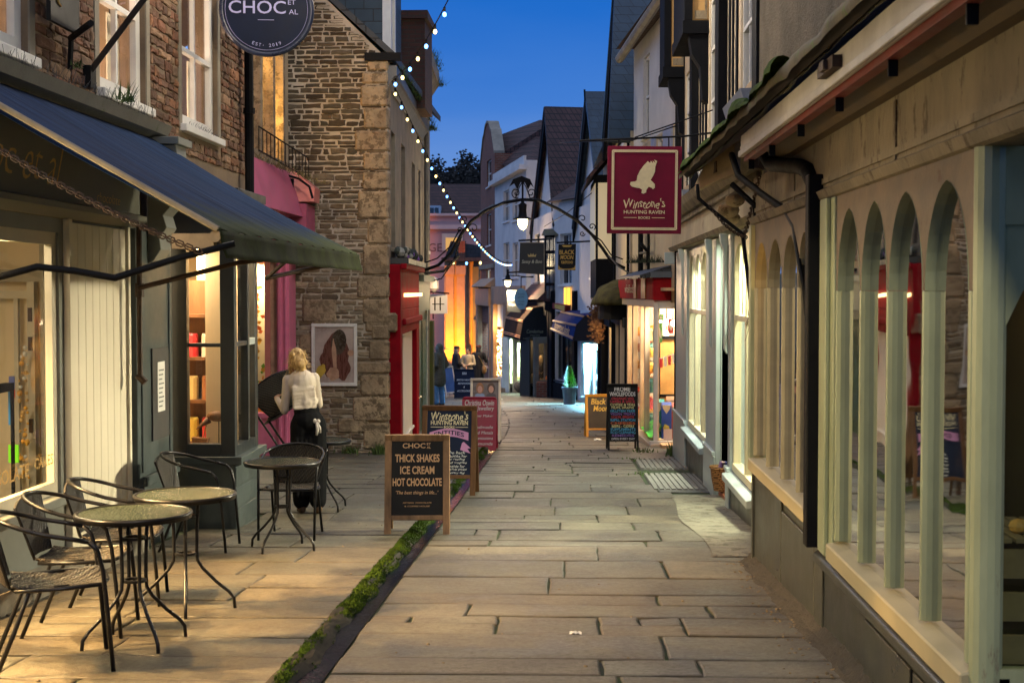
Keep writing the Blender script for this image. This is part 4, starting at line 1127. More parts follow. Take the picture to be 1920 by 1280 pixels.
# green shopfront
b = MB(M); b.box(4.65, 7.75, -.1, .1, -2.1, 1.1); b.box(5.0, 6.1, .1, .12, -1.9, -.6); b.box(5.0, 6.1, .1, .12, -.5, .9); b.box(6.4, 7.5, .1, .12, -1.9, .9); b.build('green_door', green_paint, sg, bevel=.008)
b = MB(M); b.box(4.55, 7.85, .0, .18, 1.1, 1.75); b.box(4.5, 7.9, .18, .28, 1.68, 1.8); b.build('green_fascia', pm('pale_green', (.2, .27, .22), .5, .2, 4, .1), sg)
b = MB(M); b.box(7.76, 7.95, .0, .13, -2.1, 1.1); b.build('pale_jamb', bluegrey, sg)  # jamb in paler blue-grey paint than the green door
# taller neighbour at the end of the row
ln = thing('tall_end_house', 'tall pale stone house end with mossy parapet at the corner of the left terrace', 'building', (-3.6, 32.5, g(32.5)))
M2 = frame((-3.07, 30.5), (-3.19, 33.5), (0, 31))
b = MB(M2); wallq(b, 0, 3.0, -2.4, 6.5, [(.9, 1.9, 2.4, 4.0), (.9, 1.9, -2.2, 1.2)], .3); b.box(2.7, 3.0, -3.5, -.3, -2.4, 6.5); b.box(0, .3, -3.5, -.3, 5, 6.5); b.build('wall', stone_grey, ln)
window(ln, M2, .9, 1.9, 2.4, 4.0, white_paint, dark_glass, w=-.06, nx=2, nz=2)
b = MB(M2); b.box(.95, 1.85, -.2, -.1, -2.2, 1.2); b.build('door', green_paint, ln)
b = MB(M2); b.box(-.1, 3.1, .0, .22, 6.3, 6.6); b.slab([(-.1, .0, 6.0), (-.1, .2, 6.3), (-.1, 0, 6.3)], (3.2, 0, 0)); b.build('cornice', stone_grey, ln)
b = MB(M2); b.box(-.05, 3.05, -3.6, .1, 6.6, 6.8); b.slab([(-.05, .0, 6.8), (-.05, -1.8, 8.2), (-.05, -3.6, 6.8)], (3.1, 0, 0)); b.build('roof', roof_slate, ln)
b = MB(); post_tree_grass(b, [tuple(M2 @ Vector((.1, .2, 6.6))), tuple(M2 @ Vector((2.9, .22, 6.6)))], 260, .25, .06, 21); post_tree_grass(b, [tuple(M2 @ Vector((2.7, .2, 6.3))), tuple(M2 @ Vector((3.1, .25, 6.3)))], 120, .35, .08, 22); post_tree_grass(b, [tuple(M2 @ Vector((.0, .15, 5.0))), tuple(M2 @ Vector((.4, .2, 4.95)))], 160, .28, .07, 23); b.build('weed_tuft', grass_mat, ln)
b = MB(M2); b.tube([(.15, .08, 5.0), (.15, .08, -2.2)], .05, 8); b.tube([(.5, .08, 2.0), (.5, .08, -2.2)], .04, 8); b.build('downpipe', pm('pipe_grey', (.13, .13, .12), .5, .3, 4, .1), ln)
b = MB(M2); b.box(2.3, 3.0, .002, .1, -2.4, .8); b.build('mossy_pier', pm('mossy_stone', (.12, .12, .05), .9, .5, 5, .6, col2=(.07, .1, .02)), ln)
b = MB(); b.slab([(-4.4, 30.6, 4.9), (-3.2, 30.6, 4.9), (-3.2, 30.6, 6.2), (-4.4, 30.6, 7.2)], (0, .2, 0)); b.build('side_wall', slate_hung, ln)

# poster on the gable
ps = thing('framed_poster', 'white framed poster of long brown hair hung on the stone gable', 'poster', at(627, 720, GY))
pw, ph = .72, .98; Mp = tframe(at(627, 665, GY - .04), (0, -1, 0))
b = MB(Mp); b.box(-pw / 2, pw / 2, -ph / 2, -ph / 2 + .05, -.02, .03); b.box(-pw / 2, pw / 2, ph / 2 - .05, ph / 2, -.02, .03); b.box(-pw / 2, -pw / 2 + .05, -ph / 2 + .05, ph / 2 - .05, -.02, .03); b.box(pw / 2 - .05, pw / 2, -ph / 2 + .05, ph / 2 - .05, -.02, .03)
b.build('frame', white_paint, ps, bevel=.004)
def blob(b, cx, cy, rx, ry, z, n=20, rot=0, wv=0, ph_=0):
    b.poly([(cx + (rx * math.cos(a) * math.cos(rot) - ry * math.sin(a) * math.sin(rot)) * (1 + wv * math.sin(5 * a + ph_)), cy + (rx * math.cos(a) * math.sin(rot) + ry * math.sin(a) * math.cos(rot)) * (1 + wv * math.sin(5 * a + ph_)), z) for a in [2 * PI * k / n for k in range(n)]])
b = MB(Mp); b.k = 0; b.box(-pw / 2 + .05, pw / 2 - .05, -ph / 2 + .05, ph / 2 - .05, .0, .004)
b.k = 1; blob(b, .03, -.02, .2, .36, .006, 24, .05, .06); blob(b, -.07, -.12, .15, .24, .0065, 20, .2, .1); blob(b, .12, -.2, .13, .2, .0066, 20, 0, .1, 2)
b.k = 2; blob(b, .07, .2, .12, .2, .008, 20, -.1); b.k = 3; blob(b, .0, -.02, .035, .26, .010, 18, .06, .12); blob(b, -.02, -.3, .1, .1, .0105, 16, .4, .1); blob(b, .26, .03, .05, .05, .010, 12)
b.k = 4; blob(b, -.22, -.26, .07, .12, .0095, 14, -.5, .1)
b.build('print', [pm('print_mauve', (.42, .33, .3), .3, .3, 3, 0, col2=(.6, .5, .45)), pm('print_brown', (.16, .05, .04), .3, .5, 14, 0, sx=(3, 3, .5), col2=(.2, .07, .05)), pm('print_dark', (.07, .05, .035), .3, .4, 12, 0), pm('print_skin', (.5, .3, .2), .3, .2, 6, 0), pm('print_yellow', (.55, .38, .05), .3, .3, 6, 0)], ps)
b = MB(Mp); b.box(-pw / 2 + .04, pw / 2 - .04, -ph / 2 + .04, ph / 2 - .04, .016, .019); b.build('glazing', clear, ps)
# ================================================================ RIGHT: shop with pointed lights (nearest)
rt = thing('lancet_shop', 'dark old shop with pointed arched window lights and deep mossy eaves at the right', 'building', (1.9, 7, g(7)))
M = frame((1.4, 0), (1.4, 1), (0, 0))
def lancets(b, h, us, z0, zs, za, w0, w1, mw, top):
    """mullions (b) and pointed heads (h) between the u positions"""
    for i, u in enumerate(us):
        hh = mw if 0 < i < len(us) - 1 else mw * 1.3
        b.slab([(u - hh, w0, z0), (u - hh, w1 - .02, z0), (u - hh * .5, w1, z0), (u + hh * .5, w1, z0), (u + hh, w1 - .02, z0), (u + hh, w0, z0)], (0, 0, zs - z0 - .001))
    wf = w1 - .005
    for i, (a, c) in enumerate(zip(us, us[1:])):
        a2, c2 = a + mw, c - mw; n = 8; W2 = c2 - a2; mid = (a2 + c2) / 2; kz = (za - zs) / (W2 * math.sin(PI / 3))
        L = [(c2 - W2 * math.cos(PI / 3 * k / n), zs + kz * W2 * math.sin(PI / 3 * k / n)) for k in range(n + 1)]
        E = [(mid - W2 / 2 * math.cos(PI / 2 * k / n), zs + (za - zs) * math.sin(PI / 2 * k / n)) for k in range(n + 1)]
        L = [(p[0] * .25 + q[0] * .75, p[1] * .25 + q[1] * .75) for p, q in zip(L, E)]
        pts = L + [(2 * mid - u, z) for u, z in reversed(L)][1:]
        for (u1, z1), (u2, z2) in zip(pts, pts[1:]):
            h._a([(u1, w0, z1), (u2, w0, z2), (u2, w0, top), (u1, w0, top), (u1, wf, z1), (u2, wf, z2), (u2, wf, top), (u1, wf, top)],
                 [(0, 1, 2, 3), (4, 7, 6, 5), (3, 2, 6, 7)])
            b._a([(u1, w0, z1), (u2, w0, z2), (u2, wf + .003, z2), (u1, wf + .003, z1)], [(0, 1, 2, 3)])
        for x1, x2 in (((a if i else a - mw * 1.3), a2), (c2, (c if i < len(us) - 2 else c + mw * 1.3))):
            h._a([(x1, wf, zs), (x2, wf, zs), (x2, wf, top), (x1, wf, top)], [(0, 1, 2, 3)])
            h._a([(x1, w0, zs), (x2, w0, zs), (x2, wf, zs), (x1, wf, zs)], [(0, 1, 2, 3)])
head_wood = pm('head_wood', (.17, .125, .08), .7, .4, 3, .4, 40, wear=((.1, .06, .035), .6))
def shopwindow(us, zsill, zs, za, top, matm, mats, gl):
    b = MB(M); h = MB(M); lancets(b, h, us, zsill, zs, za, -.02, .026, .021, top); f = b.build('window', matm, rt, bevel=.003)
    h.build('arched_head', head_wood, f)
    b = MB(M); b.slab([(us[0] - .06, -.06, zsill), (us[0] - .06, .06, zsill - .025), (us[0] - .06, .06, zsill - .11), (us[0] - .06, -.06, zsill - .11)], (us[-1] - us[0] + .12, 0, 0)); b.build('sill', mats, f, bevel=.006)
    b = MB(M); b.box(us[0], us[-1], -.022, -.016, zsill - .03, za + .02); b.build('pane', gl, f)
    return f
usA = [4.9, 5.53, 6.14, 6.7, 7.28]
usB = [8.05, 8.5, 9.1, 9.75, 10.4]
shopwindow(usA, .225, 1.5, 1.9, 1.979, sage, sage_cream, clear_soft)
shopwindow(usB, .3, 1.52, 1.84, 1.98, sage_cream, sage_cream, clear_soft)
b = MB(M); b.box(7.28 + .05, 7.62, -.06, .03, .1, 1.98); b.box(7.42, 7.6, .03, .055, .12, 1.979); b.build('post', sage, rt, bevel=.005)
for a_, c_ in ((7.621, 7.98), (10.45, 10.55)): b = MB(M); b.box(a_, c_, -.06, -.01 if a_ < 8 else .05, .19, 1.98); b.build('post', sage, rt, bevel=.005)
# corner post and the end face of the window box
b = MB(); b.lathe([(.055, .12), (.055, 1.98)], (1.425, 4.84, 0), 14); b.box(1.41, 3.0, 4.8, 4.86, .12, .225); b.box(1.41, 3.0, 4.8, 4.86, 1.72, 1.98); b.build('corner_post', sage, rt)
b = MB()
n = 10
for i in range(n):
    x1 = 1.47 + .55 * i / n; x2 = 1.47 + .55 * (i + 1) / n
    f_ = lambda x: 1.38 + .34 * math.sin(min(1, (x - 1.47) / .5) * PI / 2) ** .6
    b.slab([(x1, 4.81, f_(x1)), (x2, 4.81, f_(x2)), (x2, 4.81, 1.75), (x1, 4.81, 1.75)], (0, .04, 0))
b.build('arched_spandrel', sage, rt)
b = MB(); b.box(1.46, 3.0, 4.825, 4.831, .2, 1.75); b.build('pane', clear_soft, rt)
# stall riser: two panels of different height
b = MB(M)
b.box(4.8, 7.7, -.1, .0, -1.0, .2); b.slab([(4.78, 0, .12), (4.78, .055, .08), (4.78, .055, .04), (4.78, 0, .0)], (2.95, 0, 0)); b.box(4.8, 7.66, .0, .02, -1.0, -.33)
b.box(7.7, 10.5, -.1, -.012, -1.2, .2); b.box(7.7, 7.95, -.012, .01, -1.2, .1); b.box(8.0, 9.2, -.012, .004, -1.2, .08); b.box(9.23, 10.5, -.012, .004, -1.2, .14); b.box(10.5, 10.56, -.1, .02, -1.2, .2)
for u in (5.35, 6.28): b.box(u - .55, u + .33, .0, .014, -.32, -.02)
b.box(4.8, 4.86, -.1, .012, -1, .2)
b.build('stall_riser', riser_paint, rt, bevel=.004)
b = MB(); b.box(1.41, 3.2, 4.79, 4.85, -.6, .1); b.build('end_riser', riser_paint, rt)
b = MB(M); b.box(4.8, 10.56, -.35, -.05, -1.2, -.5)
b.build('footing', stone_grey, rt)
# crumbling render at the foot
b = MB(); r2 = random.Random(4)
def foot(u, v):
    y = 4.5 + 6.2 * u; return (1.4 - .13 * v - .05 * noise.noise((y * 3, v * 2, 0)) * v, y, g(y) + .075 * (1 - v) ** 2 + .02 * noise.noise((y * 11, v * 7, 2)) * (1 - v) + .001 - .01 * v)
b.grid(foot, 120, 8); b.build('crumbled_render', pm('crumble', (.075, .058, .04), .95, .5, 9, 1.0, 45, col2=(.03, .026, .018), bd=.02), rt)
# signboard, mouldings, eaves box and roof edge
b = MB(M); b.box(1.5, 10.6, -.1, .01, 1.98, 2.32); b.slab([(1.5, .01, 1.98), (1.5, .03, 1.99), (1.5, .05, 2.03), (1.5, .01, 2.05)], (9.1, 0, 0)); b.box(1.5, 10.6, .01, .02, 2.07, 2.1)
b.box(6.05, 6.09, .01, .018, 2.05, 2.3); b.box(8.7, 8.74, .01, .018, 2.05, 2.3)
b.build('signboard', lintel_wood, rt)
b = MB(M); b.slab([(1.5, .01, 2.32), (1.5, .07, 2.32), (1.5, .14, 2.38), (1.5, .16, 2.44), (1.5, .01, 2.44)], (7.7, 0, 0)); b.build('cornice', pm('dim_wood', (.1, .07, .04), .7, .4, 4, .3), rt)
for u in (4.2, 5.2, 6.2, 7.2, 8.2, 9.1): b = MB(M); b.box(u - .006, u + .006, .205, .24, 2.27, 2.33); b.build('gutter_bracket', black_iron, rt)
b = MB(M); b.box(1.5, 9.25, -.3, .25, 2.44, 2.455); b.box(1.5, 9.25, .2, .25, 2.33, 2.44)
b.k = 0; b.build('soffit', oxblood, rt)
b = MB(M); b.box(1.5, 9.28, .25, .268, 2.36, 2.5); b.box(1.5, 9.28, .268, .285, 2.36, 2.40); b.build('fascia_board', fascia_board, rt, bevel=.004)
b = MB(M); b.box(5.9, 6.25, .27, .31, 2.415, 2.465); b.box(6.0, 6.1, .31, .33, 2.42, 2.46); b.build('clamp', rust_iron, rt)
def roofedge(u, v):
    a = v * 1.6 * PI - .5
    return (1.5 + 11.6 * u, .32 + .045 * math.cos(a) + .02 * noise.noise((u * 40, v, 0)), 2.545 + .05 * math.sin(a) + .02 * noise.noise((u * 25, v * 2, 3)) - .03 * max(0, u - .75))
b = MB(M); b.grid(roofedge, 160, 12); rf0 = b.build('roof_edge', old_tile, rt, smooth=True)
b = MB(M); b.slab([(1.5, .34, 2.56), (1.5, -.35, 2.98), (1.5, -.35, 2.9), (1.5, .3, 2.52)], (11.5, 0, 0)); b.build('roof', roof_tile, rt)
def mossr(u, v):
    uu = 7 + 6 * u; n_ = noise.noise((uu * 1.9, 0, 7)) * .5 + .5
    a = PI * v
    k = max(0, n_ - .18) * .15
    return (uu, .345 + (.035 + k) * math.cos(a) * .6, 2.565 + k * math.sin(a) * 1.1 + .012 * noise.noise((uu * 20, v * 5, 1)) - .03 * max(0, (uu - 1.5) / 11.6 - .75))
b = MB(M); b.grid(mossr, 180, 8); b.build('roof_moss', moss_mat, rf0)
# upper wall, roughcast
b = MB(M); wallq(b, 1.5, 11.9, 2.7, 7.0, [], .3, w=-.2); b.box(11.6, 11.9, -4, -.5, -1.2, 7.0); b.box(1.5, 1.8, -4, -.5, -.5, 7); b.build('wall', roughcast, rt)
b = MB(M); b.slab([(1.4, .1, 6.9), (1.4, -2, 9), (1.4, -4.2, 6.9)], (10.5, 0, 0)); b.build('upper_roof', roof_tile, rt)
# downpipe with swan neck
b = MB(); px_, dpx = 1.36, 1.33
b.tube([at(1437, 293, 9.1), at(1445, 308, 9.0), at(1500, 312, 8.4), at(1515, 320, 8.1), at(1526, 345, 7.93), at(1527, 420, 7.92)], .046, 10); rain = b.build('downpipe', pm('pipe_black', (.008, .008, .009), .7, .3, 9, .2, spec=.12), rt, smooth=True)
b = MB(); q = onx(1525, 600, 1.35); b.box(1.31, 1.39, q.y - .05, q.y + .05, zat(1022, q.y), zat(330, q.y)); b.build('square_pipe', black_iron, rain, bevel=.006)
# inside
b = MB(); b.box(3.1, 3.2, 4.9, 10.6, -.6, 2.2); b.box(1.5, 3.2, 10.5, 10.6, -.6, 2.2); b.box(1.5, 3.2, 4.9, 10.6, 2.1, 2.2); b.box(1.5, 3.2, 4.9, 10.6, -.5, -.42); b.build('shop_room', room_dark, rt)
b = MB(); b.box(1.75, 1.8, 7.2, 7.9, .2, 1.8); b.box(1.62, 1.66, 7.25, 7.5, .2, 1.75); b.build('inner_screen', pm('screen_green', (.12, .16, .11), .7, .3, 6, .4, 18), rt)
b = MB(); b.box(1.46, 2.6, 10.44, 10.49, .9, 1.75); b.build('orange_glow_panel', pm('orange_glow', (.65, .3, .07), .6, .3, 3, 0), rt)  # panel put in for an orange glow, its warmth set in the colour
lamp('counter_lamp', 'POINT', (1.75, 10.25, 1.6), 6, (1, .5, .12), .04)
lamp('counter_lamp', 'POINT', (2.3, 10.0, 1.2), 1.5, (1, .6, .25), .04)
# slatted crate and bench in the end window
cr = thing('slatted_crate', 'pale slatted wooden crate inside the dark end window at the far right', 'crate', (1.75, 5.25, .1))
b = MB()
for k in range(7): b.box(1.52 + k * .055, 1.56 + k * .055, 5.0, 5.5, .62, .635)
for z in (.2, .35, .5): b.box(1.5, 1.92, 4.98, 5.0, z, z + .1); b.box(1.5, 1.52, 4.98, 5.5, z, z + .1)
b.build('slat_box', pm('crate_wood', (.24, .2, .12), .7, .3, 5, .3), cr)
dr = tag(MB().ball((1.62, 5.12, .66), (.035, .03, .028), 9, 6).build('dried_fruit', gold), 'crumpled golden paper lump lying on the slatted crate', 'ornament')

# hooked chains and old lamp irons under the eaves
ir = thing('iron_lamp_bracket', 'rusty bent iron bracket hanging under the eaves before the bookshop arches', 'bracket', (1.2, 11, 1.5))
b = MB()
b.tube([at(1307, 345, 11.9), at(1310, 372, 11.9), at(1330, 390, 11.9), at(1392, 438, 11.7), at(1400, 500, 11.6), at(1407, 560, 11.6), at(1415, 580, 11.4)], .016, 6); b.build('bent_rod', black_iron, ir, smooth=True)
b = MB(); b.tube([at(1372, 345, 10.6), at(1415, 385, 10.5), at(1420, 430, 10.5)], .022, 6); b.build('strut', black_iron, ir)
b = MB(); b.tube([at(1372, 290, 10.3), at(1385, 330, 10.0), at(1430, 365, 9.6), at(1480, 400, 9.0), at(1500, 470, 8.6), at(1512, 545, 8.3), at(1516, 590, 8.2)], .024, 7); b.tube([at(1466, 385, 9.2), at(1488, 425, 8.7), at(1500, 500, 8.4), at(1514, 570, 8.2)], .014, 6); b.build('curved_cable', black_iron, ir, smooth=True)
for ca_, cb_, sg_, n_, r_, l_ in ((at(1424, 330, 10.2), at(1396, 440, 11.2), .02, 22, .006, .024), (at(1330, 385, 11.9), at(1400, 445, 11.6), .05, 20, .005, .02), (at(1516, 560, 8.2), at(1512, 640, 8.25), .01, 14, .004, .016)):
    b = MB(); chain(b, ca_, cb_, sg_, n_, r_, l_); b.build('chain', rust_iron, ir)
b = MB(); r2 = random.Random(9)
for k in range(60):
    p = at(1413 + r2.gauss(0, 4), 582 + r2.random() * 35, 11.4); b.tube([p, p + Vector((r2.gauss(0, .02), 0, -.05 - r2.random() * .06))], .002, 3)
b.build('twigs', black_iron, ir)

# ================================================================ RIGHT: bookshop with round arches, timbered upper floors
bk = thing('bookshop', 'timbered bookshop with blue grey pilasters and bright arched windows under black posts', 'building', (2.3, 17, g(17)))
XB = 1.7
M = frame((XB, 0), (XB, 1), (0, 0))
wn_ = [(12.7, 14.45), (17.15, 19.7)]
b = MB(M); wallq(b, 12.0, 22.0, -1.6, 2.1, [(12.65, 14.5, -.33, 2.0), (14.75, 15.95, -1.55, 2.0), (17.1, 19.75, -.36, 2.0)], .2, w=-.04); b.build('shopfront_wall', bluegrey, bk)
b = MB(M)
for a, c in ((14.52, 14.74), (15.96, 17.08), (19.78, 21.9)):
    b = MB(M); b.box(a, c, -.04, .02, -1.6, 2.08); b.box(a - .02, c + .02, .02, .045, -1.6, -.35); b.box(a, c, .02, .06, -.349, -.3); b.build('pilaster', bluegrey, bk, bevel=.006)
b = MB(M)
for u in (16.1, 19.9, 14.55): b.slab([(u, .05, 2.08), (u, .13, 2.08), (u, .12, 1.98), (u, .09, 1.9), (u, .08, .9), (u, .05, .85)], (.1, 0, 0)); b.build('corbel', bluegrey, bk, bevel=.006); b = MB(M)
b.box(21.6, 21.7, .05, .2, 1.9, 2.08); b.build('corbel', bluegrey, bk, bevel=.006)
def round_head(b, a, c, zs, za, top, w0, w1, n=14):
    pts = [((a + c) / 2 - (c - a) / 2 * math.cos(PI * k / n), zs + (za - zs) * math.sin(PI * k / n)) for k in range(n + 1)]
    for (u1, z1), (u2, z2) in zip(pts, pts[1:]):
        b._a([(u1, w0, z1), (u2, w0, z2), (u2, w0, top), (u1, w0, top), (u1, w1, z1), (u2, w1, z2), (u2, w1, top), (u1, w1, top)], [(0, 1, 2, 3), (4, 7, 6, 5), (0, 4, 5, 1)])
for a, c, nm, zs_ in ((12.65, 14.5, 2, -.33), (17.1, 19.75, 3, -.36)):
    b = MB(M); n = nm
    us = [a + (c - a) * k / n for k in range(n + 1)]
    for u in us: b.slab([(u - .05, -.08, zs_), (u - .03, -.01, zs_), (u + .03, -.01, zs_), (u + .05, -.08, zs_)], (0, 0, 1.7 - zs_))
    for u1, u2 in zip(us, us[1:]):
        round_head(b, u1 + .04, u2 - .04, 1.62, 1.97, 2.05, -.06, -.005)
        b.box(u1 + .04, u2 - .04, -.048, -.012, 1.2, 1.26); 
        for t in (.33, .66): b.box(u1 + (u2 - u1) * t - .012, u1 + (u2 - u1) * t + .012, -.048, -.02, 1.25, 1.95)
    b.box(a, c, -.1, .0, zs_, zs_ + .08)
    f = b.build('window', pm('window_cream', (.66, .6, .4), .4, .1, 4, .1), bk, bevel=.005)
    b = MB(M); b.box(a, c, -.056, -.05, zs_, 2.0); b.build('pane', clear, f)
    b = MB(M); b.slab([(a - .05, -.06, zs_), (a - .05, .1, zs_ - .03), (a - .05, .1, zs_ - .1), (a - .05, -.06, zs_ - .1)], (c - a + .1, 0, 0)); b.build('sill', bluegrey, f, bevel=.006)
b = MB(M); b.box(12.0, 14.5, .0, .02, -1.6, -.45); b.box(17.1, 19.75, .0, .02, -1.8, -.47); b.build('stall_riser', riser_paint, bk)
# doorway: lit return with arched side light
b = MB(); b.box(1.75, 1.95, 15.95, 16.0, -1.4, 2.05); b.box(2.35, 2.55, 15.95, 16.0, -1.4, 2.05); b.box(1.95, 2.35, 15.95, 16.0, -1.4, -.45); b.box(1.95, 2.35, 15.95, 16.0, 1.9, 2.05); b.build('doorway_return', bluegrey, bk)
b = MB(); b.box(1.95, 2.35, 15.97, 15.975, -.45, 1.9); b.build('side_light', clear, bk)
b = MB(); b.box(2.5, 2.56, 14.6, 16, -1.5, 2.05); b.box(2.55, 2.6, 12.2, 16, -1.5, 2.05); b.build('inner_door', cream_paint, bk)
# fascia and dentil cornice
b = MB(M); b.box(11.9, 22, -.1, .06, 2.1, 2.5); b.build('signboard', pm('sign_stone', (.36, .31, .22), .75, .3, 1.4, .3, 30, wear=((.4, .23, .15), .6)), bk)
b = MB(M); b.slab([(11.9, .06, 2.5), (11.9, .14, 2.52), (11.9, .2, 2.6), (11.9, .24, 2.68), (11.9, .0, 2.72)], (10.1, 0, 0)); b.slab([(12, .06, 2.1), (12, .1, 2.1), (12, .13, 2.15), (12, .06, 2.18)], (9.9, 0, 0))
for k in range(110): b.box(12.0 + k * .09, 12.05 + k * .09, .06, .11, 2.44, 2.5)
b.build('cornice', lintel_wood, bk)
b = MB(M)
for w_, u, z, s in ((.2, 12.7, 2.3, .09), (.24, 12.85, 2.22, .1), (.18, 13.1, 2.16, .08)): b.ball((u, w_, z), (s * 1.6, s, s * .7), 10, 6)
b.build('scroll_console', stone_pale, bk, smooth=True)
b = MB(); b.slab([at(1303, 358, 13.2), at(1376, 325, 11.2), at(1376, 262, 11.2), at(1320, 310, 12.6), at(1303, 345, 13.2)], (.05, 0, 0)); b.build('eaves_beam', weather_wood, bk, bevel=.006)
b = MB(); p1 = at(1343, 318, 12.2); b.box(p1.x - .03, p1.x - .004, p1.y - .25, p1.y + .2, p1.z - .04, p1.z + .05); b.build('beam_iron', rust_iron, bk)
# timbered first floor
XU = 1.74
M = frame((XU, 0), (XU, 1), (0, 0))
wo = [(12.85, 14.3, 3.4, 5.4), (15.95, 17.4, 3.15, 5.0), (19.3, 20.8, 2.95, 4.6)]
b = MB(M); wallq(b, 11.9, 22.0, 2.7, 7.0, wo, .2); b.build('wall', pm('infill', (.58, .48, .34), .85, .2, 2, .5, 40), bk)
b = MB(M)
posts = [(11.92, .16), (12.55, .3), (14.55, .12), (15.65, .34), (17.7, .12), (18.9, .3), (21.2, .14), (21.75, .25)]
for u, w_ in posts: b.box(u - w_ / 2, u + w_ / 2, .002, .02 + (.08 if w_ > .25 else 0), 2.72, 7.0)
for u in (12.2, 13.2, 13.8, 14.9, 15.25, 16.4, 17.0, 18.1, 18.5, 19.8, 20.4): b.box(u - .05, u + .05, .002, .018, 2.72, 3.3)
for u in (12.25, 14.9, 15.2, 18.1, 18.45, 21.0): b.box(u - .05, u + .05, .002, .018, 3.3, 7.0)
b.box(11.9, 22, .002, .07, 2.72, 2.84); b.box(11.9, 22, .002, .06, 5.5, 5.65)
b.build('timber_frame', black_timber, bk, bevel=.006)
for o in wo:
    f = window(bk, M, *o, white_paint, clear_soft, w=-.02, nx=3, nz=3, fw=.06, bw=.02, ms=pm('sill_oak', (.36, .26, .14), .6, .3, 5, .2))
    b = MB(M); b.box(o[0] - .1, o[1] + .1, -.8, -.78, o[2] - .2, o[3] + .2); b.build('blind', pm('blind_blue', (.25, .3, .4), .7, .2, 2, 0), f)
    b = MB(M); b.slab([(o[0], .05, o[2] - .5), (o[0], .18, o[2] - .09), (o[0], .05, o[2] - .09)], (o[1] - o[0], 0, 0)); b.build('apron', pm('lead_apron', (.16, .19, .26), .5, .3, 4, .2), f)
# second floor: two jettied bays with amber plaster ends on black brackets
for u0, u1, z0 in ((17.5, 19.2, 4.78), (21.0, 22.0, 4.77)):
    b = MB(M); b.box(u0, u1, .0, .26, z0, 7.2); jb = b.build('jettied_bay', pm('amber_plaster', (.5, .31, .12), .8, .2, 2, .4, 30), bk)
    b = MB(M)
    b.box(u0 - .03, u0, .2, .3, z0, 7.2); b.box(u0 - .03, u1, -.0, .32, z0 - .16, z0); b.box(u0, u1, .26, .3, z0, 7.2)
    b.slab([(u0 + .02, .0, z0 - .16), (u0 + .02, .24, z0 - .16), (u0 + .02, .2, z0 - .4), (u0 + .02, .1, z0 - .55), (u0 + .02, .07, z0 - .95), (u0 + .02, .0, z0 - 1.0)], (.25, 0, 0))
    b.build('bracket', black_timber, jb, bevel=.005)
    b = MB(M); b.box(u0 - .012, u0, .02, .05, z0 + .02, 7.2); b.box(u0 - .012, u0, .05, .17, z0 + .02, z0 + .12); b.build('trim', lintel_wood, jb)
b = MB(M); b.box(11.9, 22, -4, -3.8, -1.6, 7); b.box(21.8, 22, -4, -.2, -1.6, 7); b.build('rear_wall', roughcast, bk)
b = MB(M); b.slab([(11.8, .5, 7.1), (11.8, -1.8, 9.4), (11.8, -4.2, 7.1)], (10.3, 0, 0)); b.build('roof', roof_tile, bk)
b = MB(); b.box(1.72, 1.84, 21.7, 21.95, -1.6, 2.4); b.tube([(1.72, 21.75, 4.3), (1.72, 21.75, -.9)], .06, 8); b.build('downpipe', black_iron, bk)
# interior glow
b = MB(); b.box(4.6, 4.7, 12, 22, -1.5, 2.1); b.box(1.95, 4.7, 21.8, 21.9, -1.5, 2.1); b.box(1.95, 4.7, 12, 12.1, -1.5, 2.1); b.box(1.95, 4.7, 12, 22, 2.05, 2.1); b.box(1.95, 4.7, 12, 22, -1.6, -1.5); b.build('shop_room', pm('room_pale', (.78, .72, .5), .6, .06, 1, 0), bk)
b = MB(); b.box(2.1, 2.14, 12.7, 14.4, -.3, 1.2); b.box(2.2, 2.24, 17.2, 19.6, -.3, .6); b.build('window_back', pm('pale_back2', (.8, .74, .5), .6, .06, 2, 0), bk)
lamp('bookshop_light', 'AREA', (2.6, 15.4, 2.0), 14, (1, .84, .36), .7, aim=(2.3, 15.3, 0), size_y=5)
lamp('bookshop_light', 'AREA', (2.02, 13.6, 2.035), 180, (.97, 1, .7), .35, aim=(.2, 13.2, -.7), size_y=1.2, spread=R(105))
lamp('bookshop_light', 'AREA', (2.05, 18.4, 2.035), 160, (.92, 1, .8), .35, aim=(.4, 18.2, -.9), size_y=1.6, spread=R(105))
lamp('bookshop_light', 'AREA', (2.0, 13.35, 1.98), 200, (1, .88, .62), .3, aim=(-3.4, 10.6, .7), size_y=.6, spread=R(95))
lamp('door_light', 'AREA', (2.2, 15.3, 2.0), 50, (.95, 1, .7), .3, aim=(1.2, 15.0, -.8), size_y=.6)
# hooded sign board hung across the street
rv = thing('raven_sign', 'large maroon hanging sign with pale bird emblem over the bookshop', 'sign', at(1208, 438, 17.0))
Ms = tframe(at(1208, 356.5, 17.0), (.02, -1, 0), R(-.5)); k = 17.0 / FP
b = MB(Ms); b.box(-69 * k, 69 * k, -81 * k, 81 * k, -.03, .03); b.build('board', pm('maroon', (.15, .006, .03), .55, .2, 2, .1, spec=.15), rv, bevel=.004)
b = MB(Ms)
for r_, t_ in ((60, 1.3), (57.5, .8)):
    h_ = r_ + 13; b.box(-r_ * k, r_ * k, h_ * k - t_ * k, h_ * k + t_ * k, .03, .036); b.box(-r_ * k, r_ * k, -h_ * k - t_ * k, -h_ * k + t_ * k, .03, .036); b.box(-r_ * k - t_ * k, -r_ * k + t_ * k, -h_ * k, h_ * k, .03, .0365); b.box(r_ * k - t_ * k, r_ * k + t_ * k, -h_ * k, h_ * k, .03, .0365)
b.build('border', ink_cream, rv)
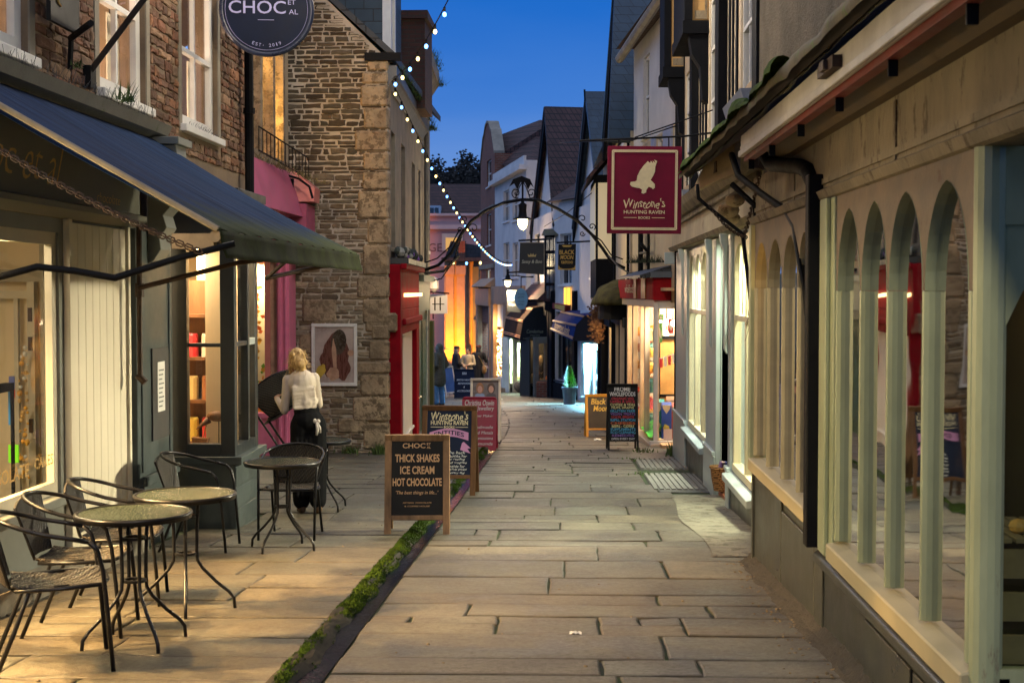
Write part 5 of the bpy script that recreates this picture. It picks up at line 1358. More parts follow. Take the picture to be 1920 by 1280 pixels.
bird = [(5, 51), (9, 47), (10, 52), (14, 46), (13, 52), (18, 47), (15.5, 54), (20.5, 51), (17.5, 40), (17, 30), (14, 22), (10, 14), (13, 11), (17, 6), (17, -1), (14, -4), (12, -1), (7, 1), (5, -2), (3, -6), (3, -10), (-2, -13), (-5, -11), (-4, -5), (-8, -2), (-14, -1), (-21, 1), (-24, 5), (-23, 10), (-16, 11), (-13, 13), (-12, 22), (-8, 32), (-2, 42)]
b = MB(Ms @ Matrix.Translation((0, 0, .032))); b.slab([(x * 1.12 * k, (y * .95 + 5) * k, 0) for x, y in bird], (0, 0, .003)); b.build('bird_emblem', ink_cream, rv)
TS = Ms @ Matrix.Translation((0, 0, .0335))
text('Winstone\'s', TS, 76 * k, 17 * k, ink_cream, rv, y=-25 * k, shear=.12, bold=.006, wob=.012)
text('HUNTING RAVEN', TS, 76 * k, 6.5 * k, ink_cream, rv, y=-41 * k, bold=.02)
text('BOOKS', TS, 22 * k, 4.5 * k, ink_cream, rv, y=-51.5 * k, bold=.015)
b = MB(TS); b.box(-38 * k, -14 * k, -52 * k, -51 * k, 0, .001); b.box(14 * k, 38 * k, -52 * k, -51 * k, 0, .001); b.build('rule', ink_cream, rv)
b = MB(); b.tube([at(1086, 264, 17), at(1280, 256, 17), (1.74, 17, zat(252, 17))], .012, 6); b.tube([at(1190, 258, 17), (1.74, 17, zat(210, 17))], .008, 6); b.tube([at(1160, 262, 17), at(1160, 278, 17)], .008, 6); b.tube([at(1254, 258, 17), at(1254, 276, 17)], .008, 6); b.tube([at(1160, 268, 17) + Vector((.03, 0, 0)), at(1158, 274, 17)], .01, 6); b.build('bracket', black_iron, rv)
# basket of books in the doorway
bs = thing('book_basket', 'wicker basket of books standing in the bookshop doorway', 'basket', (1.74, 15.7, g(15.7) + .08))
zb = g(15.7) + .08
b = MB(); b.lathe([(.001, zb), (.1, zb), (.125, zb + .12), (.14, zb + .24), (.155, zb + .25), (.15, zb + .27), (.13, zb + .24), (.11, zb + .08)], (1.74, 15.7, 0), 24); b.build('basket_body', bricky('wicker', (.5, .25, .08), (.42, .2, .06), (.12, .05, .015), .03, .02, .6, 1.0, .004), bs)
for i, (dx, c) in enumerate(((-.07, (.15, .08, .25)), (-.01, (.6, .45, .4)), (.05, (.06, .07, .25)))):
    b = MB(Matrix.Translation((1.74 + dx, 15.68, zb + .1)) @ Matrix.Rotation(.25 - .2 * i, 4, 'Y')); b.box(-.018, .018, -.06, .06, 0, .22); b.build('book', pm('book%d' % i, c, .5, .2, 5, 0), bs)

# ================================================================ RIGHT: wholefood shop
wf = thing('wholefood_shop', 'cream and white rendered house with red fronted food shop and mossy pent roof', 'building', (2.4, 26, g(26)))
P0, P1 = (1.95, 22.0), (1.36, 28.6)
M = frame(P0, P1, (0, 24)); L = (Vector(P1) - Vector(P0)).length
b = MB(M); wallq(b, 0, L, 2.0, 6.3, [(2.6, 3.5, 3.2, 4.2), (4.5, 5.3, 4.4, 5.9), (.9, 1.7, 3.1, 4.2)], .3); wallq(b, 0, L, -2, 2.0, [(1.6, L - .1, -1.7, 1.9)], .3); b.box(L - .3, L, -4, -.3, -2, 6.3); b.box(0, .3, -4, -.3, 5, 6.3); b.build('wall', white_wall, wf)
b = MB(M); wallq(b, .0, L - .0, 1.3, 4.25, [(2.6, 3.5, 3.2, 4.2), (.9, 1.7, 3.1, 4.2)], .02, w=.02); b.build('cream_render', cream_wall, wf)
window(wf, M, 4.5, 5.3, 4.4, 5.9, white_paint, dark_glass, w=-.05, nx=2, nz=2)
for o in ((2.6, 3.5, 3.2, 4.2), (.9, 1.7, 3.1, 4.2)):
    f = window(wf, M, *o, white_paint, dark_glass, w=-.03, nx=2, nz=2)
    b = MB(M); b.box(o[0] - .45, o[0] - .03, .021, .06, o[2] - .05, o[3] + .05); b.box(o[1] + .03, o[1] + .45, .021, .06, o[2] - .05, o[3] + .05); b.build('shutter', pm('shutter_blue', (.3, .33, .45), .5, .2, 5, .1), f)
b = MB(M); b.tube([(-.4, .26, 6.35), (L + .25, .26, 6.15)], .09, 8); b.build('eaves_gutter', pm('gutter_pale', (.3, .27, .22), .6, .3, 4, .2), wf)
b = MB(M); b.slab([(-.3, .35, 6.32), (-.3, -2, 8.6), (-.3, -4.2, 6.32)], (L + .4, 0, 0)); b.build('roof', roof_tile, wf)
b = MB(M); b.tube([(4.9, .1, 4.2), (4.9, .1, 1.4)], .05, 8); b.tube([(3.9, .1, 3.0), (3.9, .1, 1.6)], .03, 6); b.tube([(4.9, .12, 2.2), (3.9, .12, 2.2)], .025, 6); b.tube([(4.9, .1, 2.75), (4.4, .2, 2.62), (3.9, .1, 2.85)], .012, 6); b.tube([(4.9, .1, 1.75), (4.4, .2, 1.68), (3.9, .1, 1.78)], .01, 6); b.build('downpipe', black_iron, wf)
b = MB(); b.tube([at(1203, 458, 23.8), at(1213, 470, 24.1)], .03, 6); b.tube([at(1213, 468, 24.1), at(1213, 498, 24.1)], .012, 6); b.build('iron_hook', black_iron, wf)
# projecting shop window box
FX, FY0 = 1.485, 23.9
C1, C2 = (1.485, 23.9), (1.13, 29.6)
M3 = frame(C1, C2, (0, 26)); L3 = (Vector(C2) - Vector(C1)).length
zf = -1.02
gz0, gz1 = g(24) - .2, zf
wfp = pm('front_cream', (.62, .5, .36), .4, .12, 4, .1)
b = MB(M3); b.box(-.0, L3, -.5, .0, -2.0, zf - .22); b.box(-.02, .02, -.6, -.0, -2, zf - .22); b.build('stall_riser', pm('dark_riser', (.02, .022, .02), .4, .3, 4, .1), wf)
b = MB(); b.box(1.5, 2.1, 23.88, 23.93, -2.0, zf - .22); b.build('end_riser', pm('dark_riser', (.02, .022, .02)), wf)
b = MB(M3)
b.slab([(-.06, -.4, zf), (-.06, .06, zf - .06), (-.06, .06, zf - .22), (-.06, -.4, zf - .22)], (L3, 0, 0))
for u in (0.0, 1.3, 2.0, 3.2, 4.2, L3 - .1): b.box(u, u + .09, -.09, .0, zf, 1.32)
b.box(0, L3, -.09, .0, 1.22, 1.35)
f = b.build('shop_window', wfp, wf, bevel=.006)
b = MB(M3); b.box(.05, L3 - .05, -.05, -.045, zf, 1.3); b.build('pane', clear, f)
b = MB(); b.box(1.42, 2.1, 23.86, 23.98, zf - .2, zf); b.box(1.48, 1.55, 23.88, 23.96, zf, 1.32); b.box(1.55, 2.1, 23.88, 23.96, 1.2, 1.34); f2 = b.build('end_window', pm('front_white', (.62, .6, .56), .4, .1, 4, .1), wf, bevel=.006)
b = MB(); b.box(1.5, 2.1, 23.915, 23.92, zf, 1.3); b.build('pane', clear, f2)
b = MB(M3); b.box(-.03, L3, -.3, .03, 1.35, 1.72); b.build('signboard', pm('food_red', (.3, .01, .015), .8, .25, 2, .1, spec=.08), wf)
b = MB(); b.box(1.47, 2.15, 23.82, 23.9, 1.34, 1.72); b.build('end_signboard', pm('food_red', (.3, .01, .02)), wf)
b = MB(M3); b.box(.9, 1.5, .03, .05, 1.36, 1.72); b.box(2.3, 2.7, .03, .05, 1.36, 1.72); b.build('sign_patch', pm('patch_orange', (.5, .22, .05), .5, .3, 4, .1), wf)
text('wholefoods', tframe(tuple(M3 @ Vector((3.6, .035, 1.54))), tuple((M3.to_3x3() @ Vector((0, 1, 0))))), 1.6, .16, ink_cream, wf)
b = MB(M3); b.slab([(-.1, .25, 1.76), (-.1, -.5, 2.0), (-.1, -.5, 1.9), (-.1, .25, 1.72)], (3.6, 0, 0)); b.slab([(-.12, -.6, 1.95), (-.12, .2, 1.76), (-.12, .2, 1.7), (-.12, -.6, 1.88)], (.1, 0, 0)); b.build('pent_roof', roof_slate, wf)
b = MB(); b.box(1.42, 2.1, 23.75, 23.9, 1.72, 1.82); b.build('lead_flashing', pm('lead', (.1, .12, .14), .4, .2, 4, .1), wf)
b = MB()
def dome(u, v):
    a = PI * (u - .02) * 1.04; e = PI / 2 * v
    n_ = .05 * noise.noise((u * 7, v * 6, 2)) + .02 * noise.noise((u * 30, v * 20, 2))
    return (1.3 - (.72 + n_) * math.cos(e) * math.sin(a), 30.6 - (1.5 + n_) * math.cos(e) * math.cos(a), 1.2 + (.52 + n_) * math.sin(e))
b.grid(dome, 36, 12); mr = b.build('mossy_roof', moss_dark, wf, smooth=True, solid=.04)
b = MB(); b.slab([(1.3 - .6 * math.sin(a), 30.6 - 1.35 * math.cos(a), .9) for a in [PI * k / 10 for k in range(11)]], (0, 0, .32)); b.build('bay_fascia', black_timber, mr)
b = MB(); post_tree_grass(b, [tuple(M3 @ Vector((.2, -.2, 1.98))), tuple(M3 @ Vector((4.5, -.1, 2.05)))], 500, .22, .07, 31); b.build('weed_tuft', pm('dark_tuft', (.035, .045, .02), .9, .5, 6, 0), wf)
b = MB(M3); b.box(-.3, L3, -2.3, -2.25, -1.9, 1.8); b.box(L3 - .1, L3, -2.3, -.1, -1.9, 1.6); b.box(-.6, L3, -2.3, -.1, 1.5, 1.55); b.box(-.4, L3, -2.3, -.1, -1.1, -1.05); b.build('shop_room', pm('room_orange', (.72, .46, .24), .6, .3, 1.5, 0), wf)
lamp('food_light', 'AREA', tuple(M3 @ Vector((2.4, -.9, 1.46))), 210, (1, .76, .42), .8, aim=tuple(M3 @ Vector((2.4, -.7, 0))), size_y=4.2)
lamp('food_light', 'AREA', tuple(M3 @ Vector((.5, -.6, 1.42))), 80, (1, .84, .6), .4, aim=tuple(M3 @ Vector((.3, .3, -1))), size_y=.6)
r2 = random.Random(19)
food = ((.6, .08, .02), (.7, .35, .03), (.12, .4, .1), (.65, .55, .35), (.3, .12, .06), (.75, .6, .1), (.5, .02, .03), (.05, .25, .3))
fm = [pm('packet%d' % i, c, .4, .2, 8, 0) for i, c in enumerate(food)]
# goods on the shelves behind the glass: every packet a thing
bag_mats = [pm('bag_teal', (.02, .3, .28), .4, .2, 5, 0), pm('bag_blue', (.02, .07, .4), .4, .2, 5, 0), pm('bag_red', (.5, .05, .03), .4, .2, 5, 0), pm('bag_brown', (.3, .14, .06), .5, .2, 5, 0)]
def pouch(nm, lab, x, y, z, w, h, mb, ink):
    t = thing(nm, lab, 'packet', (x, y, z), 0, 'tall paper sacks in the food shop end window')
    b = MB(); b.slab([(x - w / 2, y - .05, z), (x + w / 2, y - .05, z), (x + w / 2, y + .05, z), (x - w / 2, y + .05, z)], (0, 0, h * .9)); b.slab([(x - w / 2, y - .05, z + h * .9), (x + w / 2, y - .05, z + h * .9), (x + w / 2, y, z + h), (x - w / 2, y, z + h)], (0, .01, 0)); b.build('sack', mb, t, bevel=.008)
    b = MB(tframe((x, y - .052, z + h * .8), (0, -1, 0))); b.poly([(-w * .4, h * .12, 0), (w * .4, h * .12, 0), (w * .36, .02, 0), (.0, -h * .12, 0), (-w * .36, .02, 0)]); b.build('label', ink_cream, t)
    b = MB(tframe((x, y - .052, z + h * .28), (0, -1, 0))); blob(b, 0, 0, w * .3, h * .12, 0, 14, .3, .12); b.build('picture', ink, t)
pouch('paper_sack', 'tall teal paper sack leftmost in the food shop end window', 1.6, 24.25, -1.0, .17, .66, bag_mats[0], fm[3])
pouch('paper_sack', 'tall blue paper sack between the teal and red ones in the food shop', 1.71, 24.1, -1.0, .17, .62, bag_mats[1], fm[5])
pouch('paper_sack', 'tall red paper sack rightmost in the food shop end window', 1.89, 24.12, -1.0, .17, .6, bag_mats[2], fm[3])
pouch('paper_sack', 'brown paper sack standing behind the blue sack in the food shop', 1.82, 24.32, -1.0, .2, .7, bag_mats[3], fm[5])
tag(MB().box(1.66, 1.8, 23.99, 24.01, -1.02, -.83).build('price_card', pm('card_pink', (.7, .55, .5), .5, .1, 5, 0)), 'small pinkish card propped before the blue paper sack', 'card')
gr = MB(); gr.grid(lambda u, v: (1.43 - .06 * u + .25 * v, 24.0 + 2.0 * u, -.98 + .3 * max(0, v - .2) * (1 - .4 * u) + .03 * noise.noise((u * 9, v * 9, 0))), 12, 6)
tag(gr.build('green_cloth', pm('grass_cloth', (.06, .5, .05), .7, .3, 30, .3)), 'bright green cloth draped along the food shop window bottom', 'cloth')
cab = thing('wooden_cabinet', 'honey coloured wooden cabinet inside the food shop behind the sacks', 'cabinet', (1.9, 24.9, -1))
b = MB(); b.box(1.62, 2.3, 24.8, 25.2, -1.0, .7); b.build('carcass', pm('honey_wood', (.6, .33, .1), .5, .3, 3, .1), cab)
b = MB(); b.box(1.62, 2.3, 24.77, 24.8, -.35, -.3); b.box(1.6, 1.65, 24.77, 24.8, -1, .7); b.box(1.6, 2.3, 24.77, 24.8, .66, .72); b.build('dark_rail', black_timber, cab)
bun = thing('bunting', 'red and white paper bunting strung inside the food shop end window', 'bunting', (1.75, 24.2, .4))
b = MB(); b.tube([(1.5, 24.1, .34), (1.7, 24.1, .38), (2.05, 24.1, .52)], .004, 4); b.build('string', ink_white, bun)
for i in range(7):
    x = 1.55 + .07 * i; z = .35 + .19 * ((x - 1.5) / .55) ** 1.4; b = MB(); b.slab([(x - .03, 24.1, z), (x + .03, 24.1, z), (x + .025, 24.1, z - .17), (x - .02, 24.1, z - .17)], (0, .003, 0)); b.build('flag', fm[6] if i % 2 else ink_white, bun)
for i, (x, z, w, h, mi) in enumerate(((1.78, .78, .09, .24, 6), (1.93, .76, .11, .24, 6), (1.6, .62, .08, .34, 2), (1.62, 1.0, .08, .1, 2))):
    t_ = thing('hanging_card', ['narrow red hanging card with white writing high in the food shop', 'wider red hanging card beside the downpipe in the food shop', 'long green hanging card below the other cards in the food shop', 'small green hanging card above the long green one'][i], 'card', (x, 24.15, z))
    b = MB(); b.box(x - w / 2, x + w / 2, 24.15, 24.155, z, z + h); b.build('card', fm[mi], t_)
    b = MB(tframe((x, 24.147, z + h / 2), (0, -1, 0))); blob(b, 0, 0, w * .25, h * .3, 0, 10, .2, .2); b.build('print', ink_white, t_)
for i, (u, w_, z) in enumerate(((1.0, -.35, .95), (1.05, -.35, .75), (.25, -.35, .95), (2.4, -.4, .95), (2.45, -.4, .78), (2.5, -.4, .45))):
    p = M3 @ Vector((u, w_, z)); 
    bl = thing('hanging_bulb', ['brightest bare bulb hanging in the food shop front window', 'bare bulb just below another in the food shop front window', 'bare bulb nearest the food shop corner post', 'bare bulb highest in the far food shop pane', 'bare bulb second in the far food shop pane', 'bare bulb lowest in the far food shop pane'][i], 'light bulb', p, 0, 'bare bulbs in the food shop window')
    MB().ball(p, (.045, .045, .06), 10, 8).build('bulb', emit('shop_bulb', (1, .8, .5), 12), bl)
    b = MB(); b.tube([p + Vector((0, 0, .05)), (p.x, p.y, 1.5)], .006, 4); b.build('flex', black_iron, bl)
nlab = 0
for k in range(66):
    u = r2.uniform(1.5, 4.9); row = r2.randrange(6); z = -1.0 + row * .32; s = r2.uniform(.07, .13)
    p = M3 @ Vector((u, -.2 - r2.random() * .25, z)); i = r2.randrange(8)
    b = MB(Matrix.Translation(p)); r3 = r2.random()
    if r3 < .5: b.lathe([(s * .7, 0), (s * .75, s * 1.6), (s * .45, s * 1.9), (s * .5, s * 2.1)], (0, 0, 0), 8)
    else: b.ball((0, 0, s), (s, s, s), 8, 6)
    tag(b.build('jar' if r3 < .5 else 'pumpkin', fm[i if r3 < .5 else (0, 1, 1, 5)[i % 4]]), 'small jar on the lit shelves of the food shop window' if r3 < .5 else 'small round pumpkin on the lit shelves of the food shop window', 'jar' if r3 < .5 else 'pumpkin', 'jars in the food shop window' if r3 < .5 else 'pumpkins in the food shop window')
# ================================================================ far right-hand row
def onfac(M, px, py):
    o = Vector((0, 0, CAMZ)); d = _ray(px, py); p0 = M.translation; w = M.to_3x3() @ Vector((0, 1, 0))
    t = (p0 - o).dot(w) / d.dot(w); p = M.inverted() @ (o + d * t)
    return p.x, p.z
def rect(M, x0, x1, y0, y1):
    """(u0,u1,z0,z1) on a facade from a pixel box"""
    ym = (y0 + y1) / 2; a = onfac(M, x0, ym); c = onfac(M, x1, ym); xm = (x0 + x1) / 2
    t = onfac(M, xm, y0); q = onfac(M, xm, y1)
    return min(a[0], c[0]), max(a[0], c[0]), q[1], t[1]
def gable(root, ne, ap, fe, mroof, mwall, mbarge, back=(6, .6, 0), over=.3, bw=.28, zb=-2.5, inset=None):
    """street-facing gable: two roof slopes running back, a wall set under them, bargeboards"""
    ne, ap, fe = Vector(ne), Vector(ap), Vector(fe); bk_ = Vector(back); n = bk_.normalized()
    b = MB()
    for e in (ne, fe):
        nn = (e - ap).cross(bk_).normalized()
        if nn.z < 0: nn = -nn
        b.slab([ap, e, e + bk_, ap + bk_], nn * .1)
    b.build('roof', mroof, root)
    s = n * over
    b = MB(); b.slab([ap + s, ne + s, Vector((ne.x, ne.y, zb)) + s, Vector((fe.x, fe.y, zb)) + s, fe + s], n * .3); b.build('gable_wall', mwall, root)
    for e, k in ((ne, 1), (fe, 1.6)):
        b = MB(); dn = Vector((0, 0, -bw * k)); b.slab([ap + n * .02, e + n * .02, e + n * .02 + dn, ap + n * .02 + dn * 1.2], n * .07); b.build('bargeboard', mbarge if e is ne else black_timber, root)
blue_barge = pm('blue_barge', (.06, .1, .16), .5, .3, 4, .1)
# slate gabled house with timber bay
h1 = thing('slate_gabled_house', 'steep dark slate gable house rising out of frame beyond the rendered house', 'building', (2.5, 32, g(32)))
gable(h1, at(1139, 268, 28.7), at(1156, -110, 31.8), at(1128, 268, 35), slate_hung, white_wall, black_timber, over=.45)
M = frame((1.3, 28.7), (1.23, 35), (0, 30))
b = MB(M); wallq(b, 0, 6.3, -2.4, 4.7, [(.3, 2.4, -2.2, .75), (2.8, 5.9, -2.2, .75)], .3); b.build('wall', cream_wall, h1)
b = MB(M); 
for u in (.02, 2.5, 6.2): b.box(u, u + .16, .002, .1, -2.4, .9)
for u in (.1, 6.1): b.box(u, u + .14, .002, .06, .951, 4.6)
b.box(0, 6.3, .002, .12, .75, .95); b.build('timber_frame', black_timber, h1)
b = MB(M); b.box(.4, 2.3, -.6, -.55, -2.2, .75); b.build('lit_doorway', pm('door_pale', (.75, .6, .42), .6, .1, 3, 0), h1)
lamp('door_lamp', 'POINT', tuple(M @ Vector((1.3, -.25, .5))), 28, (1, .75, .45), .08)
h1b = thing('timber_bay_house', 'narrow dark timbered house with lit upper bay window and lichened tile cap', 'building', (2.2, 38.5, g(38)))
M = frame((1.23, 35), (1.1, 42), (0, 38))
b = MB(M); wallq(b, 0, 7, -2.6, 5.2, [(.6, 3.0, -2.3, .6), (3.5, 6.4, -2.3, .6)], .3); b.box(6.7, 7, -5, -.3, -2.6, 5.2); b.build('wall', cream_wall, h1b)
b = MB(M); b.box(.8, 4.5, .0, .45, 1.3, 4.4); bay = b.build('bay', black_timber, h1b)
b = MB(M); b.box(1.0, 4.3, .452, .47, 2.3, 4.2); b.box(.78, .8, .06, .4, 2.3, 4.2); b.build('bay_light', emit('lit_blind', (1, .74, .46), .14), bay)
b = MB(M); b.slab([(.5, .7, 4.3), (.5, -.2, 5.4), (.5, -.2, 5.25), (.5, .7, 4.18)], (4.4, 0, 0)); b.build('tile_cap', roof_tile, h1b)
b = MB(M); b.slab([(-.2, .3, 5.1), (-.2, -2.4, 7.2), (-.2, -5, 5.1)], (7.2, 0, 0)); b.build('roof', roof_slate, h1b)
b = MB(M); b.box(3.5, 3.7, .002, .2, -2.6, .8); b.box(6.6, 7.0, .002, .16, -2.6, 1.2); b.box(0, 7, .002, .15, .6, .8); b.build('shop_post', black_timber, h1b)
b = MB(M); b.box(.6, 6.4, -.5, -.45, -2.3, .6); b.build('lit_interior', pm('door_pale2', (.7, .5, .32), .6, .2, 3, 0), h1b)
lamp('door_lamp', 'POINT', tuple(M @ Vector((2.0, -.2, .4))), 30, (1, .72, .4), .08)
b = MB(); r2 = random.Random(77)
for k in range(900):
    p = at(1120 + r2.gauss(0, 6.5), 605 + r2.gauss(0, 17), 38.2 + r2.gauss(0, .15)); s = r2.uniform(.02, .05); a = r2.random() * 6; b.k = r2.choice([0, 0, 1])
    d = Vector((math.cos(a), r2.uniform(-1, 1), math.sin(a))) * s; e = Vector((-math.sin(a), 0, math.cos(a))) * s
    b.poly([p - d, p + e * .6, p + d, p - e * .6])
tag(b.build('dried_flower_wreath', [pm('dry_leaf', (.16, .07, .03), .8, .5, 9, 0), pm('dry_leaf2', (.28, .14, .05), .8, .4, 9, 0)]), 'bushy wreath of brown dried flowers on the corner by the dark awning', 'wreath')
# blue-lit shop under the second gable
h2 = thing('blue_lit_shop', 'white gabled house over a shop window glowing icy blue', 'building', (1.2, 44, g(44)))
gable(h2, at(1122, 400, 42.2), at(1097, 175, 44.5), at(1072, 430, 46.8), slate_hung, white_wall, blue_barge, over=.25)
b = MB(); b.tube([at(1097, 190, 44.5), at(1096, 168, 44.5)], .03, 6); b.build('finial', black_timber, h2)
MS = frame((1.14, 43.0), (.46, 43.8), (0, 40)); sw = rect(MS, 1091, 1127, 640, 744); Ls = (Vector((1.14, 43.0)) - Vector((.46, 43.8))).length
b = MB(MS); wallq(b, 0, Ls, -2.7, .9, [sw], .12); b.build('shopfront', pm('ice_frame', (.6, .66, .7), .4, .1, 4, .1), h2)
f = window(h2, MS, *sw, pm('ice_frame', (.6, .66, .7)), clear, w=-.02, nx=2, nz=1, fw=.08, bw=.025, bars_z=[], name='shop_window')
M = frame((1.1, 42), (.4, 46.5), (0, 43)); Lh = (Vector((1.1, 42)) - Vector((.4, 46.5))).length
b = MB(M); wallq(b, 0, Lh, .6, 4.2, [(1.0, 2.0, 1.9, 3.6)], .3); wallq(b, 2.0, Lh, -2.7, .6, [], .2); b.build('wall', white_wall, h2)
window(h2, M, 1.0, 2.0, 1.9, 3.6, white_paint, dark_glass, w=-.05, nx=2, nz=2)
b = MB(MS); b.box(-.3, Ls + .1, -1.7, -1.65, -2.7, 1.0); b.box(-.3, Ls, -1.7, -.15, .85, .9); b.box(-.3, -.25, -1.7, -.13, -2.7, .85); b.box(Ls - .02, Ls + .03, -1.7, -.13, -2.7, .85); b.build('shop_room', pm('room_ice', (.6, .75, .85), .5, .3, 2, 0, col2=(.75, .85, .9)), h2)
b = MB(MS); r2 = random.Random(41)
for k in range(46):
    u = r2.uniform(.1, Ls - .1); z = r2.uniform(-1.9, .1); s = r2.uniform(.03, .075); b.k = r2.choice([0, 0, 1, 1, 2]); b.ball((u, -.3 - r2.random() * .8, z), (s, s, s * r2.uniform(1, 2.5)), 7, 5)
b.build('window_display', [white_paint, pm('ice_deep', (.03, .16, .3), .3, .3, 5, 0), emit('ice_glow', (.55, .85, 1), 3)], h2)
lamp('ice_light', 'AREA', tuple(MS @ Vector((Ls / 2, -.8, .8))), 90, (.3, .75, 1), .6, aim=tuple(MS @ Vector((Ls / 2, -.75, -2))), size_y=.8)
lamp('ice_light', 'AREA', tuple(MS @ Vector((Ls / 2, -.3, -.1))), 5500, (.3, .75, 1), .2, aim=tuple(MS @ Vector((Ls / 2 + 1.6, 2.4, -2.2))), size_y=.7)
# narrow dark shop turned towards us
h25 = thing('narrow_dark_shop', 'narrow shop with dark window turned towards us between the two awnings', 'building', (.2, 48, g(48)))
M = frame((.4, 46.5), (-.44, 48.5), (-1, 45)); Ln = (Vector((.4, 46.5)) - Vector((-.44, 48.5))).length
b = MB(M); wallq(b, 0, Ln, -2.7, 4.6, [(.25, Ln - .3, -1.5, .8), (.5, 1.5, 1.7, 3.4)], .3); b.build('wall', white_wall, h25)
window(h25, M, .25, Ln - .3, -1.5, .8, dark_grey, dark_glass, nx=2, nz=1, bars_z=[]); window(h25, M, .5, 1.5, 1.7, 3.4, white_paint, dark_glass, nx=2, nz=2)
b = MB(M); b.box(0, Ln, -5, -.4, 4.5, 4.6); b.slab([(-.2, .2, 4.5), (-.2, -2.5, 6.2), (-.2, -5, 4.5)], (Ln + .3, 0, 0)); b.build('roof', roof_tile, h25)
b = MB(M); b.box(.0, .2, .002, .12, -2.7, 1.5); b.box(Ln - .25, Ln, .002, .14, -2.7, 1.5); b.box(.2, Ln - .25, .002, .1, -2.7, -1.6); b.build('shop_post', black_timber, h25)
b = MB(M); b.box(.5, .62, .06, .1, 1.0, 1.6); b.box(.8, .92, .06, .1, 1.0, 1.6); b.build('amber_light', emit('amber_pane', (1, .5, .05), 1.6), h25)
Yb = 48.3
b = MB(); b.box(xat(1021, Yb), xat(1046, Yb), Yb, Yb + .5, zat(582, Yb), zat(440, Yb)); by_ = b.build('dark_bay', black_timber, h25)
b = MB()
for i in range(3):
    for j in range(4): b.box(xat(1024 + i * 7, Yb), xat(1029.5 + i * 7, Yb), Yb - .03, Yb - .002, zat(470 + j * 30, Yb), zat(446 + j * 30, Yb))
b.build('pane', dark_glass, by_)
b = MB(); b.slab([at(1015, 442, Yb - .3), at(1050, 440, Yb - .3), at(1048, 428, Yb + .2), at(1020, 430, Yb + .2)], (0, .3, .02)); b.build('tile_cap', old_tile, by_)
# brown tiled gable house
h3 = thing('tile_gabled_house', 'white house with tall brown tiled gable and black bargeboards over the brown awning', 'building', (.3, 51, g(51)))
gable(h3, at(1036, 425, 48.4), at(1020, 203, 51.5), at(993, 440, 54.6), roof_tile, white_wall, blue_barge, back=(7, 1.6, 0), over=.25)
M = frame((-.44, 48.5), (-1.34, 55), (-3, 50)); L3_ = (Vector((-.44, 48.5)) - Vector((-1.34, 55))).length
b = MB(M); wallq(b, 0, L3_, -2.8, 4.2, [(.6, 2.6, -1.9, .6), (3.0, 5.9, -1.9, .6), (1.0, 2.4, 1.8, 3.6), (3.6, 5.2, 1.8, 3.6)], .3); b.build('wall', white_wall, h3)
for o in ((1.0, 2.4, 1.8, 3.6), (3.6, 5.2, 1.8, 3.6)): window(h3, M, *o, dark_grey, dark_glass, nx=2, nz=3)
b = MB(M)
for u in (.05, 2.7, 6.1): b.box(u, u + .25, .002, .15, -2.8, 1.2)
b.box(.3, 6.2, .002, .18, .65, 1.1); b.build('shop_post', black_timber, h3)
for o, cc_ in (((.6, 2.6, -1.9, .6), 0), ((3.0, 5.9, -1.9, .6), 1)):
    f = window(h3, M, *o, white_paint if cc_ else dark_grey, clear, nx=2 + cc_, nz=1, bars_z=[], name='shop_window')
b = MB(M); b.box(.3, 6.3, -1.3, -1.25, -2.5, .9); b.box(.3, 6.3, -1.3, -.31, .8, .85); b.box(2.75, 2.85, -1.3, -.31, -2.5, .8); b.box(.3, 6.3, -1.3, -.31, -2.0, -1.95); b.build('shop_room', pm('room_green', (.7, .75, .6), .6, .2, 2, 0), h3)
lamp('far_shop_light', 'AREA', tuple(M @ Vector((4.5, -.6, .75))), 190, (.85, 1, .78), .5, aim=tuple(M @ Vector((4.4, .1, -2))), size_y=2.4)
lamp('far_shop_light', 'POINT', tuple(M @ Vector((1.6, -.8, .3))), 14, (1, .62, .3), .1)
b = MB(M); b.slab([(-.2, .55, 1.2), (-.2, .0, 1.75), (-.2, .0, 1.1)], (6.4, 0, 0)); b.build('tile_pent', roof_tile, h3)
